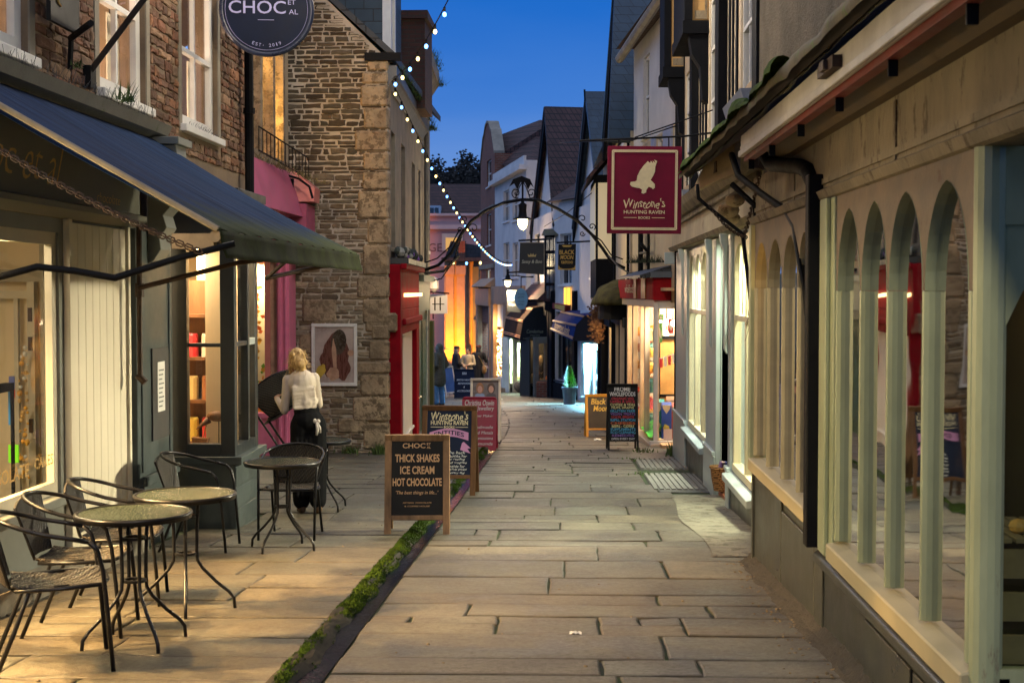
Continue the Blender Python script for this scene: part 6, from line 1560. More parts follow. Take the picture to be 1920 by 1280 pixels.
# shop windows on canted fronts under the brown awning, turned up the street
for nm, x0, x1, y0, y1, Yw, pw_, colr, fr, lab in (('green', 968, 998, 641, 716, 54.0, 230, (.8, 1, .72), 'cream', 0), ('dark', 1008, 1036, 641, 716, 49.3, 14, (1, .6, .3), 'grey', 1)):
    xa, xb = xat(x0, Yw), xat(x1, Yw); za, zb = zat(y1, Yw), zat(y0, Yw)
    mf = cream_paint if fr == 'cream' else grey_pale
    F4 = frame((xa, Yw), (xb, Yw + .25), (xa, 0))
    LL = math.hypot(xb - xa, .25)
    b = MB(F4); wallq(b, -.12, LL + .1, -2.8, zb + .17, [(0, LL, za, zb)], .12); b.build('shopfront', mf, h3)
    window(h3, F4, 0, LL, za, zb, mf, clear, w=-.02, nx=3 if fr == 'cream' else 2, nz=1, fw=.06, bw=.025, bars_z=[], name='shop_window')
    b = MB(F4); b.box(-.2, LL + .3, -1.0, -.95, -2.8, zb + .16); b.box(-.2, LL + .3, -.95, -.13, zb + .12, zb + .16); b.box(-.25, -.2, -.95, -.13, -2.8, zb + .15); b.box(LL + .2, LL + .25, -.95, -.13, -2.8, zb + .15); b.box(-.2, LL + .2, -.95, -.13, za - .1, za - .05); b.build('shop_room', pm('room_' + nm, (.75, .8, .62) if fr == 'cream' else (.2, .15, .11), .6, .25, 2, 0), h3)
    b = MB(F4); r2 = random.Random(63 + lab)
    for k in range(16):
        u = r2.uniform(.05, LL - .05); z = za + r2.random() ** 2 * (zb - za) * .8; s = r2.uniform(.04, .09); b.k = r2.choice((0, 1, 2)); b.ball((u, -.3 - .4 * r2.random(), z), (s, s, s * r2.uniform(1, 2.6)), 7, 5)
    b.build('window_display', [white_paint, pm('disp_teal', (.2, .45, .35), .5, .3, 5, 0), pm('disp_tan', (.4, .25, .12), .5, .3, 5, 0)] if fr == 'cream' else [pm('disp_coat', (.35, .28, .14), .8, .3, 5, 0), pm('disp_orange', (.6, .2, .04), .6, .3, 5, 0), room_dark], h3)
    lamp('far_shop_light', 'AREA', tuple(F4 @ Vector((LL / 2, -.5, zb + .1))), pw_, colr, .5, aim=tuple(F4 @ Vector((LL / 2, -.45, -2))), size_y=LL)
b = MB(); b.box(xat(1006, 49.1), xat(1040, 49.1), 48.95, 49.2, -2.6, zat(716, 49.1)); b.build('brick_plinth', red_brick, h3)
b = MB(); b.box(xat(930, 55), xat(972, 55), 54.4, 55.4, g(54.5) - .1, g(54.5) + .16); b.build('stone_step', stone_grey, h3)
# white Georgian house and red brick house
h4 = thing('georgian_house', 'pale parapeted Georgian house with two tall window columns left of the black gables', 'building', (-1.5, 61, g(60)))
M = frame((-1.57, 56), (-3.22, 65), (-6, 58)); L4 = (Vector((-1.57, 56)) - Vector((-3.22, 65))).length
ops = [rect(M, 944, 955, 357, 415), rect(M, 961, 972, 352, 413), rect(M, 944, 955, 455, 520), rect(M, 961, 972, 455, 520)]
sh4 = rect(M, 927, 943, 612, 705)
b = MB(M); wallq(b, -.2, L4, -3, zat(318, 60), ops + [sh4], .25); b.box(-.2, .1, -5, -.25, -3, zat(318, 60)); b.build('wall', white_wall, h4)
for o in ops: window(h4, M, *o, white_paint, dark_glass, w=-.08, nx=2, nz=2)
zc = zat(330, 60)
b = MB(M); b.box(-.3, L4 + .1, .0, .3, zc - .1, zc + .1); b.box(-.2, L4, .0, .1, zc + .1, zat(310, 60)); b.build('cornice', white_wall, h4)
b = MB(M); b.slab([(-.2, -.3, zat(318, 60)), (-.2, -3.5, zat(262, 60)), (-.2, -7, zat(318, 60))], (L4, 0, 0)); b.build('roof', roof_tile, h4)
b = MB(M); b.box(.0, L4, .0, .2, .9, 1.7); b.box(L4 - .9, L4, .0, .2, -3, 1.0); b.box(.0, 2.4, .0, .15, -3, 1.0); b.box(4.2, 5.0, .0, .2, -3, 1.0); b.build('shopfront', pm('shop_tan', (.4, .24, .13), .6, .3, 2, .2), h4)
b = MB(M); o = sh4; b.box(o[0], o[1], -.2, -.15, o[2], o[3]); b.build('window_back', pm('warm_back', (.6, .28, .12), .6, .3, 3, 0), h4)
b = MB(M); r2 = random.Random(13)
for k in range(150):
    u = r2.uniform(o[0] + .1, o[1] - .1); z = r2.uniform(o[2] + .05, o[3] - .1); b.ball((u, .02, z), .02, 6, 4)
b.build('twinkling_bulb', emit('twinkle', (1, .72, .3), 14), h4)['kind'] = 'stuff'
lamp('far_shop_light', 'POINT', tuple(M @ Vector(((o[0] + o[1]) / 2, .25, 0))), 40, (1, .62, .25), .15)
h5 = thing('red_brick_house', 'narrow tall red brick house with shaped gable at the street end', 'building', (-3, 68, g(68)))
M = frame((-3.22, 65), (-4.22, 71), (-8, 66)); L5 = (Vector((-3.22, 65)) - Vector((-4.22, 71))).length
sh5 = rect(M, 904, 923, 606, 690)
ops = [rect(M, 913, 921, 300, 350), rect(M, 913, 921, 400, 460), rect(M, 912, 920, 505, 562)]
ztop = zat(300, 68)
b = MB(M); wallq(b, 0, L5, -3, ztop, ops + [sh5], .3)
p = [(0, ztop), (1.2, ztop + 1.1), (1.6, ztop + 1.2), (2.3, ztop + 1.6), (3.0, ztop + 1.7), (3.8, ztop + 1.6), (4.5, ztop + 1.2), (4.9, ztop + 1.1), (L5, ztop)]
b.slab([(u, 0, z) for u, z in p], (0, -.3, 0)); b.box(0, .3, -5, -.3, -3, ztop); b.build('wall', red_brick, h5)
b = MB(M); b.box(-.05, L5 + .05, .002, .08, ztop - 2.4, ztop - 2.3); b.box(0, L5, .002, .1, ztop - 5.2, ztop - 5.0); b.slab([(u, .05, z + .02) for u, z in p[:]] + [(u, .05, z + .14) for u, z in reversed(p)], (0, -.5, 0)); b.build('stone_band', stone_grey, h5)
for o in ops: window(h5, M, *o, white_paint, dark_glass if o is not ops[2] else clear, w=-.08, nx=1, nz=2)
b = MB(M); o = ops[2]; b.box(o[0], o[1], -.25, -.22, o[2], o[3]); b.build('lit_blind', emit('pale_blind', (.85, .95, .8), 1.0), h5)
b = MB(M); b.slab([(.2, -.3, ztop), (.2, -3, ztop + 1.7), (.2, -7, ztop)], (L5 - .3, 0, 0)); b.build('roof', roof_tile, h5)
b = MB(M); b.box(0, L5, .0, .3, .8, 1.6); b.slab([(-.1, .5, 1.7), (-.1, .0, 2.1), (-.1, .0, 1.6)], (L5 + .2, 0, 0)); b.box(L5 - .6, L5, .0, .25, -3, .8); b.box(0, .5, .0, .25, -3, .8); b.build('shopfront', pm('shop_tan', (.4, .24, .13)), h5)
b = MB(M); b.box(0, L5, -1.2, -1.15, -3, .8); b.box(0, L5, -1.2, -.3, -1.6, -1.5); b.build('shop_room', pm('room_ice2', (.5, .7, .8), .5, .4, 2, 0), h5)
lamp('far_shop_light', 'AREA', tuple(M @ Vector((3, -.5, .6))), 240, (.5, .82, 1), .5, aim=tuple(M @ Vector((3, .0, -2))), size_y=3)
hip = thing('hipped_roof_house', 'dark tiled roof rising between the red brick gable and the brown gable', 'building', (2, 66, g(60)))
b = MB(); p = [at(928, 300, 66), at(935, 254, 68), at(985, 254, 68), at(1012, 225, 67), at(1060, 225, 67), at(1060, 330, 62), at(985, 335, 62)]
b.slab(p, (1.0, 6, -1)); b.build('roof', roof_tile, hip)
b = MB(); b.slab([at(935, 310, 68), at(1060, 330, 64), Vector((0, 64, -2)), Vector((-3, 68, -2))], (.5, 5, 0)); b.build('wall', red_brick, hip)

# ================================================================ street end
pe = thing('pink_end_building', 'broad pink rendered building closing the far end of the street', 'building', (-7, 86, g(70)))
Y = 86
def P(px, py, Yd=Y): return at(px, py, Yd)
x0, x1 = xat(760, Y), xat(935, Y); zt = zat(405, Y)
b = MB(); b.box(x0, x1, Y, Y + 4, -4, zt); b.build('wall', pm('end_pink', (.5, .32, .3), .8, .12, .6, .2), pe)
b = MB(); b.box(x0, x1, Y - .3, Y, zat(430, Y), zat(422, Y)); b.box(x0, x1, Y - .25, Y, zt, zt + .15); b.box(x0, xat(835, Y), Y - .15, Y, zat(500, Y), zat(495, Y)); b.build('cornice', pm('end_pink_pale', (.62, .45, .4), .8, .1, 1, 0), pe)
b = MB(); b.box(xat(829, Y), xat(868, Y), Y - .2, Y, zat(470, Y), zat(438, Y)); f = b.build('window_surround', pm('end_cream', (.65, .5, .38), .8, .1, 1, 0), pe)
b = MB(); b.box(xat(836, Y), xat(862, Y), Y - .22, Y - .2, zat(470, Y), zat(446, Y)); b.build('lit_pane', emit('amber_dim', (1, .5, .12), .35), f)
text('GE', tframe((xat(816, Y), Y - .02, zat(464, Y)), (0, -1, 0)), .8, .5, pm('end_letter', (.15, .08, .07), .7, .2, 4, 0), pe)
b = MB(); b.box(xat(838, 80), xat(850, 80), 85.5, 85.97, -3.2, zat(615, Y)); b.build('archway', pm('arch_glow', (.75, .5, .3), .7, .1, 2, 0), pe)
cl = thing('classical_corner', 'stone corner building with tall pilasters lit bright orange at the street end', 'building', (-6, 79, g(70)))
Y = 79
b = MB(); b.box(xat(833, Y), xat(873, Y), Y, Y + 3, -4, zat(490, Y)); b.box(xat(873, Y), xat(912, Y), Y + .6, Y + 3, -4, zat(490, Y)); b.build('wall', pm('classic_stone', (.4, .33, .24), .85, .2, 1.5, .3), cl)
b = MB()
for a, c in ((836, 851), (857, 872)): b.box(xat(a, Y), xat(c, Y), Y - .3, Y, -4, zat(505, Y)); b.box(xat(a - 2, Y), xat(c + 2, Y), Y - .4, Y, zat(515, Y), zat(498, Y)); b.box(xat(a - 2, Y), xat(c + 2, Y), Y - .4, Y, -4, zat(655, Y))
b.build('pilaster', pm('classic_stone', (.4, .33, .24)), cl)
b = MB(); b.box(xat(829, Y), xat(912, Y), Y - .6, Y + 3, zat(490, Y), zat(483, Y)); b.slab([(xat(835, Y), Y - .3, zat(483, Y)), (xat(905, Y), Y - .3, zat(483, Y)), (xat(905, Y), Y - .3, zat(462, Y)), (xat(846, Y), Y - .3, zat(452, Y))], (0, 3, 0)); b.build('parapet_roof', roof_slate, cl)
b = MB(); b.box(xat(861, Y), xat(873, Y), Y - .5, Y + .5, zat(483, Y), zat(452, Y)); b.build('chimney', red_brick, cl)
b = MB(); b.box(xat(885, Y), xat(897, Y), Y + .4, Y + .6, -3.5, zat(500, Y)); b.tube([(xat(889, Y), Y + .2, -3), (xat(889, Y), Y + .2, zat(600, Y))], .12, 8); b.build('grey_shopfront', pm('far_green', (.15, .2, .17), .6, .2, 2, 0), cl)
fl = thing('flood_lamp', 'small orange flood lamp washing the stone pilasters at the street end', 'lamp', (-6.3, 77.2, -2.6))
b = MB(); b.box(-6.5, -6.2, 77.1, 77.3, -2.9, -2.7); b.build('housing', black_iron, fl)
lamp('flood_light', 'SPOT', (-6.2, 76.2, -2.4), 2600, (1, .25, .006), .2, aim=(-6.1, 79, 1.5)).data.spot_size = R(110)
lamp('flood_light', 'POINT', (-7.6, 80.5, 1.6), 140, (1, .42, .25), .2)
dh = thing('dark_dormer_house', 'dark roofed house with small blue dormer window behind the pink building', 'building', (-9, 104, g(70)))
Y = 104
b = MB(); b.slab([at(770, 405, Y), at(925, 405, Y), at(905, 345, Y + 3), at(770, 345, Y + 3)], (0, 5, 0)); b.build('roof', roof_tile, dh)
b = MB(); b.box(xat(790, Y), xat(925, Y), Y + .5, Y + 6, -5, zat(400, Y)); b.build('wall', red_brick, dh)
b = MB(); b.box(xat(804, Y), xat(826, Y), Y - .3, Y + 2, zat(406, Y), zat(386, Y)); dm = b.build('dormer', pm('dormer_frame', (.4, .5, .6), .5, .1, 3, 0), dh)
b = MB(); b.box(xat(807, Y), xat(814, Y), Y - .34, Y - .3, zat(404, Y), zat(390, Y)); b.box(xat(816, Y), xat(823, Y), Y - .34, Y - .3, zat(404, Y), zat(390, Y)); b.build('pane', dark_glass, dm)
b = MB(); b.grid(lambda u, v: (-90 + 180 * u, 118 + 120 * v, g(70) + 8 * v + 3 * noise.noise((u * 4, v * 3, 1)) * v), 30, 12); tag(b.build('hill', field, smooth=True, origin=(0, 118, g(70))), kind='structure')
# bare trees on the rise
def bare_tree(label, base, h, spread, seed, leaf):
    t = thing('tree', label, 'tree', base, 0, 'trees beyond the street end'); r3 = random.Random(seed); b = MB(); tips = []
    def grow(p, d, L, r, k):
        q = p + d * L; m = p.lerp(q, .5) + Vector((r3.gauss(0, .05), r3.gauss(0, .05), 0)) * L
        b.tube([p, m, q], [r, r * .82, r * .66], 5 if k > 1 else 3)
        if k <= 2: tips.append((q, L))
        if k == 0: return
        for _ in range(3 if k > 3 else r3.choice((2, 3, 3))):
            n = (d + Vector((r3.gauss(0, spread), r3.gauss(0, spread), r3.gauss(.12, .25)))).normalized(); grow(q, n, L * r3.uniform(.62, .82), r * .62, k - 1)
    grow(Vector(base), Vector((0, 0, 1)), h * .26, h * .03, 6); b.build('trunk', pm('bark', (.02, .018, .015), .9, .4, 4, .2), t)
    b = MB()
    for q, L in tips:
        for _ in range(leaf * 4):
            p = q + Vector((r3.gauss(0, .3), r3.gauss(0, .3), r3.gauss(0, .25))); s = r3.uniform(.1, .22); a = r3.random() * 6
            d = Vector((math.cos(a), r3.uniform(-1, 1), math.sin(a) * .5)) * s; e = Vector((-math.sin(a), 0, math.cos(a))) * s * .6
            b.poly([p - d, p + e, p + d, p - e])
    b.build('crown', pm('dusk_leaf', (.022, .02, .016), .9, .4, 2, 0), t)
bare_tree('tallest dark bare tree behind the dormer house at the street end', (-8.6, 122, 1.5), 13.5, .6, 3, 3)
bare_tree('dark twiggy tree close by the red brick gable', (-7.0, 128, 2.0), 12.6, .6, 8, 3)
bare_tree('lowest dark tree just right of the left terrace end', (-10.8, 120, -1.0), 10.8, .6, 15, 3)
# hanging signs, white board and topiary
hs = thing('white_letter_sign', 'white square hanging sign with thin black strokes at the left terrace end', 'sign', at(822, 588, 34))
k = 34 / FP; Mh = tframe(at(822, 570, 34), (.15, -1, 0))
b = MB(Mh); b.box(-17 * k, 17 * k, -18 * k, 18 * k, -.03, .03); b.build('board', pm('sign_white', (.7, .76, .82), .4, .05, 3, 0), hs, bevel=.004)
b = MB(Mh); b.box(-8 * k, -5.5 * k, -12 * k, 13 * k, .031, .034); b.box(2 * k, 4.5 * k, -12 * k, 13 * k, .031, .034); b.box(-12 * k, 11 * k, -.8 * k, .8 * k, .031, .0345); b.build('letter', black_iron, hs)
b = MB(); b.tube([at(794, 546, 33.4), at(842, 550, 34)], .018, 6); b.tube([at(812, 548, 34), at(812, 554, 34)], .01, 5); b.tube([at(834, 549, 34), at(834, 554, 34)], .01, 5); b.tube([at(812, 588, 34), at(812, 598, 34)], .015, 5); b.build('bracket', black_iron, hs)
ln_ = thing('wall_lantern', 'small lit lantern on the wall above the white letter sign', 'lamp', at(815, 540, 33.6))
b = MB(); b.lathe([(.03, 0), (.12, .08), (.1, .3), (.02, .36)], at(814, 547, 33.6), 8); b.build('hood', pm('pale_metal', (.4, .42, .45), .4, .2, 3, 0), ln_)
MB().ball(at(811, 528, 33.6), .05, 8, 6).build('bulb', emit('orange_bulb', (1, .45, .08), 8), ln_)
lamp('lantern_light', 'POINT', tuple(at(818, 532, 33.0)), 25, (1, .6, .3), .05)
def hang(nm, lab, corners, Yd, mat, th=.05):
    t = thing(nm, lab, 'sign', at((corners[0][0] + corners[2][0]) / 2, corners[2][1], Yd))
    b = MB(); b.slab([at(x, y, Yd) for x, y in corners], (0, th, 0)); b.build('board', mat, t)
    return t, tframe(at(sum(c[0] for c in corners) / 4, sum(c[1] for c in corners) / 4, Yd - .005), (0, -1, 0)), Yd / FP
t, T, k = hang('square_sign', 'large dark square hanging sign with small gold crown emblem', [(975, 455), (1022, 455), (1020, 515), (973, 512)], 45, pm('sign_brown', (.02, .017, .013), .5, .2, 3, .1))
text('Sassy & Boo', T, 38 * k, 8 * k, ink_cream, t, y=-7 * k, shear=.2)
b = MB(T @ Matrix.Translation((0, 5 * k, 0))); b.poly([(-7 * k, -2 * k, 0), (7 * k, -2 * k, 0), (8 * k, 3 * k, 0), (4 * k, 0, 0), (2.5 * k, 4.5 * k, 0), (0, 1 * k, 0), (-2.5 * k, 4.5 * k, 0), (-4 * k, 0, 0), (-8 * k, 3 * k, 0)]); b.build('crown_emblem', gold, t)
b = MB(T); b.box(-23.5 * k, 23.5 * k, 28.5 * k, 30 * k, -.002, .01); b.box(22 * k, 23.5 * k, -29 * k, 30 * k, -.002, .01); b.build('edge', weather_wood, t)
b = MB(); b.tube([at(973, 451, 45), at(1035, 448, 46)], .03, 6); b.build('bracket', black_iron, t)
t, T, k = hang('gold_letter_sign', 'black hanging sign with gold capitals and a scalloped foot', [(1047, 458), (1080, 457), (1079, 507), (1046, 505)], 41, chalk_black)
gd = pm('gold_paint', (.65, .36, .05), .4, .2, 8, 0)
text('BLACK', T, 28 * k, 8 * k, gd, t, y=9 * k, bold=.02); text('MOON', T, 25 * k, 8 * k, gd, t, y=-.5 * k, bold=.02, shear=.2); text('tattoo', T, 22 * k, 6 * k, gd, t, y=-9.5 * k, bold=.01)
b = MB(T); b.poly([(-16 * k, -24 * k, .004), (-16 * k, -15 * k, .004), (-13 * k, -20 * k, .004), (-7 * k, -22 * k, .004), (7 * k, -22 * k, .004), (13 * k, -20 * k, .004), (16 * k, -15 * k, .004), (16 * k, -24 * k, .004)]); b.poly([(-10 * k, 22 * k, .004), (10 * k, 22 * k, .004), (6 * k, 18.5 * k, .004), (-6 * k, 18.5 * k, .004)]); b.build('gold_scroll', gd, t)
b = MB(); b.tube([at(1044, 455, 41), at(1112, 452, 41.5)], .025, 6); b.build('bracket', black_iron, t)
t, T, k = hang('grey_sign', 'dark grey hanging sign with round blue badge partly behind the pale disc', [(951, 545), (976, 543), (976, 586), (951, 584)], 51, pm('sign_slate', (.05, .065, .07), .5, .2, 3, 0))
b = MB(T); blob(b, -2 * k, 8 * k, 7 * k, 7 * k, .004); b.k = 1; blob(b, -2 * k, 8 * k, 5 * k, 5 * k, .006); b.build('badge', [ink_white, pm('badge_blue', (.03, .1, .4), .5, .1, 3, 0)], t)
text('Opt', T, 14 * k, 6 * k, ink_white, t, x=-3 * k, y=-7 * k, bold=.02)
ds = thing('oval_sign', 'pale blue oval hanging sign above the brown awning', 'sign', at(977, 580, 48.5)); k = 48.5 / FP; T = tframe(at(977, 560, 48.5), (0, -1, 0))
b = MB(T); b.slab([(12.5 * k * math.cos(a), 20 * k * math.sin(a), -.03) for a in [j * PI / 16 for j in range(32)]], (0, 0, .06)); b.build('board', pm('oval_blue', (.18, .36, .45), .5, .15, 3, 0), ds)
for s_, yy in (('Frome', 9), ('gift', 3), ('shop', -5), ('corner', -11)): text(s_, T @ Matrix.Translation((0, 0, .032)), 13 * k, 4 * k, pm('oval_ink', (.05, .12, .16), .5, .1, 3, 0), ds, y=yy * k, shear=.3)
b = MB(); b.tube([at(977, 541, 48.5), at(977, 520, 48.5), at(1000, 518, 49)], .02, 5); b.build('bracket', black_iron, ds)
# dutch awnings
def dutch(nm, lab, near, far, Yn, Yf, mtop, mside, mstripe):
    t = thing(nm, lab, 'awning', at(near[0][0], near[0][1], Yn))
    n_ = [at(x, y, Yn) for x, y in near]; f_ = [at(x, y, Yf) for x, y in far]
    b = MB()
    for i in range(len(far) - 1): b.poly([n_[i], n_[i + 1], f_[i + 1], f_[i]])
    b.build('canopy', mtop, t, solid=.02)
    b = MB(); b.slab(n_, (.0, .03, 0)); b.slab([f_[0], f_[1], f_[2], f_[3], (f_[3].x + .1, f_[3].y, f_[0].z)], (0, .03, 0)); b.build('side_panel', mside, t)
    b = MB(); off = Vector((-.02, -.03, .01))
    for i, t0 in ((0, .12), (0, .93), (1, .85)):
        for dt in (0, .09):
            a = n_[i].lerp(n_[i + 1], min(1, t0 + dt)); c = f_[i].lerp(f_[i + 1], min(1, t0 + dt)); b.tube([a + off, c + off], .018, 4)
    b.build('stripe', mstripe, t)
    return t, n_, f_
stripe = pm('stripe_tan', (.5, .24, .1), .6, .2, 5, 0)
t, n_, f_ = dutch('brown_awning', 'dark brown dutch awning with tan double stripes on the narrower far shop', [(975, 638), (981, 601), (1001, 577), (1030, 572), (1034, 600), (1028, 638)], [(944, 629), (949, 594), (967, 574), (998, 570)], 49.6, 55.5, pm('awn_brown', (.04, .026, .02), .9, .3, 3, .1, spec=.05), pm('awn_black', (.005, .008, .011), .95, .3, 3, .1), stripe)
T = tframe(at(1003, 623, 49.5), (0, -1, 0)); k = 49.5 / FP; it = pm('awn_ink', (.2, .22, .16), .7, .1, 5, 0)
text('Condenhue', T, 31 * k, 7 * k, it, t, shear=.3, y=2 * k); text('interiors', T, 18 * k, 3.5 * k, it, t, y=-5 * k, shear=.2)
b = MB(T); b.box(-22 * k, 22 * k, -12 * k, -11.2 * k, 0, .004); b.build('rule', it, t)
t, n_, f_ = dutch('navy_awning', 'navy blue dutch awning with tan lettering on the icy blue shop', [(1074, 639), (1081, 609), (1097, 592), (1119, 589), (1121, 625), (1116, 639)], [(1033, 619), (1038, 601), (1054, 583), (1080, 580)], 42.0, 47.4, pm('awn_navy', (.012, .028, .12), .9, .25, 3, .1, spec=.05), pm('awn_navy_side', (.01, .011, .022), .8, .3, 3, .1), stripe)
a_ = (n_[0] + f_[0]) / 2; c_ = (n_[1] + f_[1]) / 2; ux = (n_[0] - f_[0]).normalized(); uy = (c_ - a_).normalized(); nz_ = ux.cross(uy)
T = Matrix.Identity(4); mid = (a_ + c_) / 2 + nz_ * .04
for i in range(3): T[i][0] = ux[i]; T[i][1] = uy[i]; T[i][2] = nz_[i]; T[i][3] = mid[i]
text('homegrown books', T, 3.6, .3, pm('awn_tan', (.6, .32, .12), .6, .1, 3, 0), t, bold=.02)
sb = thing('red_yellow_sign', 'small red and yellow box sign by the navy awning', 'sign', at(1048, 578, 47))
b = MB(); b.slab([at(1036, 568, 47), at(1062, 572, 46.5), at(1061, 585, 46.5), at(1036, 578, 47)], (.15, .2, 0)); b.build('box', pm('box_red', (.25, .03, .02), .5, .2, 3, 0), sb)
b = MB(); b.slab([at(1040, 570, 46.9), at(1059, 573, 46.45), at(1058, 583, 46.45), at(1040, 577, 46.9)], (0, -.03, 0)); b.build('yellow_face', pm('box_yellow', (.6, .4, .08), .5, .2, 3, 0), sb)
tp = thing('potted_conifer', 'small bright green conical bush in a blue grey pot by the icy shop', 'plant', (xat(1068, 42.4), 42.4, g(42.4)))
c = (xat(1068, 42.4), 42.4, g(42.4))
b = MB(); b.lathe([(.17, 0), (.2, .3), (.22, .46), (.25, .47), (.25, .52), (.21, .52), (.2, .46)], c, 16); b.build('pot', pm('pot_blue', (.14, .19, .24), .5, .25, 4, .2), tp)
b = MB(); b.tube([(c[0], c[1], c[2] + .4), (c[0], c[1], c[2] + 1.0)], .02, 6); b.build('stem', black_timber, tp)
b = MB(); r2 = random.Random(3)
for k in range(1500):
    t_ = r2.random() ** .8; rr = (.24 * (1 - t_) ** .7 * min(1, .55 + t_ * 3)) * math.sqrt(r2.uniform(.35, 1)); a = r2.random() * 2 * PI
    p = Vector((c[0] + rr * math.cos(a), c[1] + rr * math.sin(a), c[2] + .5 + .62 * t_)); s = r2.uniform(.015, .035); o = Vector((math.cos(a), math.sin(a), 1.2)).normalized() * s * 2; w_ = Vector((-math.sin(a), math.cos(a), 0)) * s * .5
    b.poly([p - w_, p + w_, p + o])
b.build('foliage', pm('lime_leaf', (.12, .5, .05), .6, .5, 12, 0, col2=(.3, .75, .1)), tp)
rk = thing('wicker_hamper', 'rounded grey wicker bundle beside the far green lit shop step', 'basket', (xat(985, 55), 54, g(54)))
b = MB(); b.ball((xat(984, 53.5), 53.5, g(53.5) + .25), (.42, .35, .3), 14, 8); b.build('weave', pm('rope', (.2, .16, .1), .8, .5, 12, 1.0, 30), rk, smooth=True)
# ================================================================ arch lamp, wires, fairy lights
al = thing('arch_lamp', 'iron scrolled lamp arch spanning the street with one lit hanging lamp', 'street lamp', at(980, 425, 30.5))
YA = 30.5
def A(x, y, dy=0): return at(x, y, YA + dy)
arch = [(792, 508), (822, 497), (846, 474), (864, 440), (884, 414), (910, 395), (945, 380), (980, 374), (1012, 376), (1045, 391), (1082, 413), (1110, 440), (1130, 466), (1146, 490), (1172, 503)]
b = MB(); b.tube([A(*p) for p in arch], .034, 8); b.build('arch_bar', black_iron, al, smooth=True)
b = MB(); b.tube([A(790, 495), A(820, 484), A(846, 460), A(862, 430)], .014, 6); b.tube([A(790, 532), A(828, 522), A(850, 490), A(866, 442)], .014, 6); b.tube([A(1100, 430), A(1128, 452), A(1146, 478), A(1168, 486)], .014, 6); b.build('stay_bar', black_iron, al, smooth=True)
def scroll(b, c, r, a0, turns, sgn=1, th=.012, n=26):
    b.tube([A(c[0] + r * (1 - .8 * i / n) * math.cos(a0 + sgn * turns * 2 * PI * i / n), c[1] + r * (1 - .8 * i / n) * math.sin(a0 + sgn * turns * 2 * PI * i / n)) for i in range(n + 1)], th, 5)
b = MB()
for c, r, a0, tn, sg_ in (((870, 412), 9, 2.4, 1.0, 1), ((888, 428), 10, 2.8, 1.1, 1), ((862, 431), 5, 0, 1.2, -1), ((968, 362), 10, 1.2, 1.4, 1), ((996, 362), 10, 1.9, 1.4, -1), ((1092, 410), 9, 2, 1.1, 1), ((1110, 425), 7, 1, 1.2, -1), ((1092, 438), 5, 0, 1.3, 1)):
    scroll(b, c, r, a0, tn, sg_)
b.tube([A(980, 335), A(980, 374)], .02, 6); b.tube([A(966, 372), A(974, 350), A(980, 340)], .012, 5); b.tube([A(994, 372), A(986, 350), A(980, 340)], .012, 5)
b.build('scrollwork', black_iron, al)
b = MB(); r2 = random.Random(6)
b.poly([A(955, 350), A(962, 336), A(978, 330), A(994, 336), A(1001, 352), A(995, 346), A(990, 356), A(984, 342), A(976, 342), A(970, 356), A(964, 344)]); b.build('crest', black_iron, al, solid=.03)
c = A(980, 424); k = YA / FP
b = MB(); b.lathe([(4 * k, 49 * k), (3 * k, 44 * k), (8 * k, 40 * k), (7 * k, 30 * k), (8 * k, 18 * k), (18 * k, 14 * k), (18.5 * k, 12.5 * k), (10 * k, 14 * k), (9 * k, 13 * k)], c, 20); b.build('lamp_hood', black_iron, al, smooth=True)
b = MB(); b.lathe([(9.3 * k, 13 * k), (9.5 * k, 8 * k), (8 * k, 1 * k), (4.5 * k, -5 * k), (.001, -7 * k)], c, 18); b.build('lamp_glass', lit_lamp, al, smooth=True)
lamp('arch_lamp_light', 'POINT', (c.x, c.y - .05, c.z - .25), 120, (1, .76, .42), .12)
l2 = thing('wall_street_lamp', 'smaller lit street lamp on a straight wall bracket down the street', 'street lamp', at(952, 540, 51))
k = 51 / FP; c = at(952, 531, 51)
b = MB(); b.lathe([(2 * k, 26 * k), (2 * k, 17 * k), (4 * k, 14 * k), (5 * k, 9 * k), (11 * k, 6 * k), (11 * k, 5 * k), (5 * k, 6 * k)], c, 14); b.build('lamp_hood', black_iron, l2)
b = MB(); b.lathe([(6 * k, 5.5 * k), (6 * k, 2 * k), (4 * k, -5 * k), (.001, -7 * k)], c, 14); b.build('lamp_glass', lit_lamp, l2, smooth=True)
b = MB(); b.tube([c + Vector((0, 0, 20 * k)), at(1000, 508, 52)], .03, 6); b.tube([at(955, 516, 51), at(1000, 520, 52)], .02, 6); b.build('bracket', black_iron, l2)
lamp('wall_lamp_light', 'POINT', (c.x, c.y - .1, c.z - .3), 420, (1, .66, .36), .1)
def cable(lab, pts, r=.012, sag=0):
    t = MB(); t.tube(pts, r, 6); return tag(t.build('cable', black_iron, smooth=True), lab, 'cable')
cable('thick black cable looping from the left terrace downpipe to the lamp arch', [at(788, 505, 29), at(800, 512, 30), at(832, 508, 30.4), at(860, 480, 30.5)], .03)
cable('thin wire swinging low from the right end of the lamp arch to the black pipe', [at(1140, 478, 30.5), at(1160, 500, 29), at(1180, 512, 28), at(1192, 512, 27.6)], .016)
cable('long thin wire running level from the timber posts to the far gables', [at(1050, 268, 40), at(1090, 266, 32), at(1190, 262, 24), at(1268, 236, 21)], .01)
cable('fine wire rising from the far white gable to the dark timber bay', [at(1020, 425, 48), at(1062, 400, 43), at(1112, 360, 38)], .012)
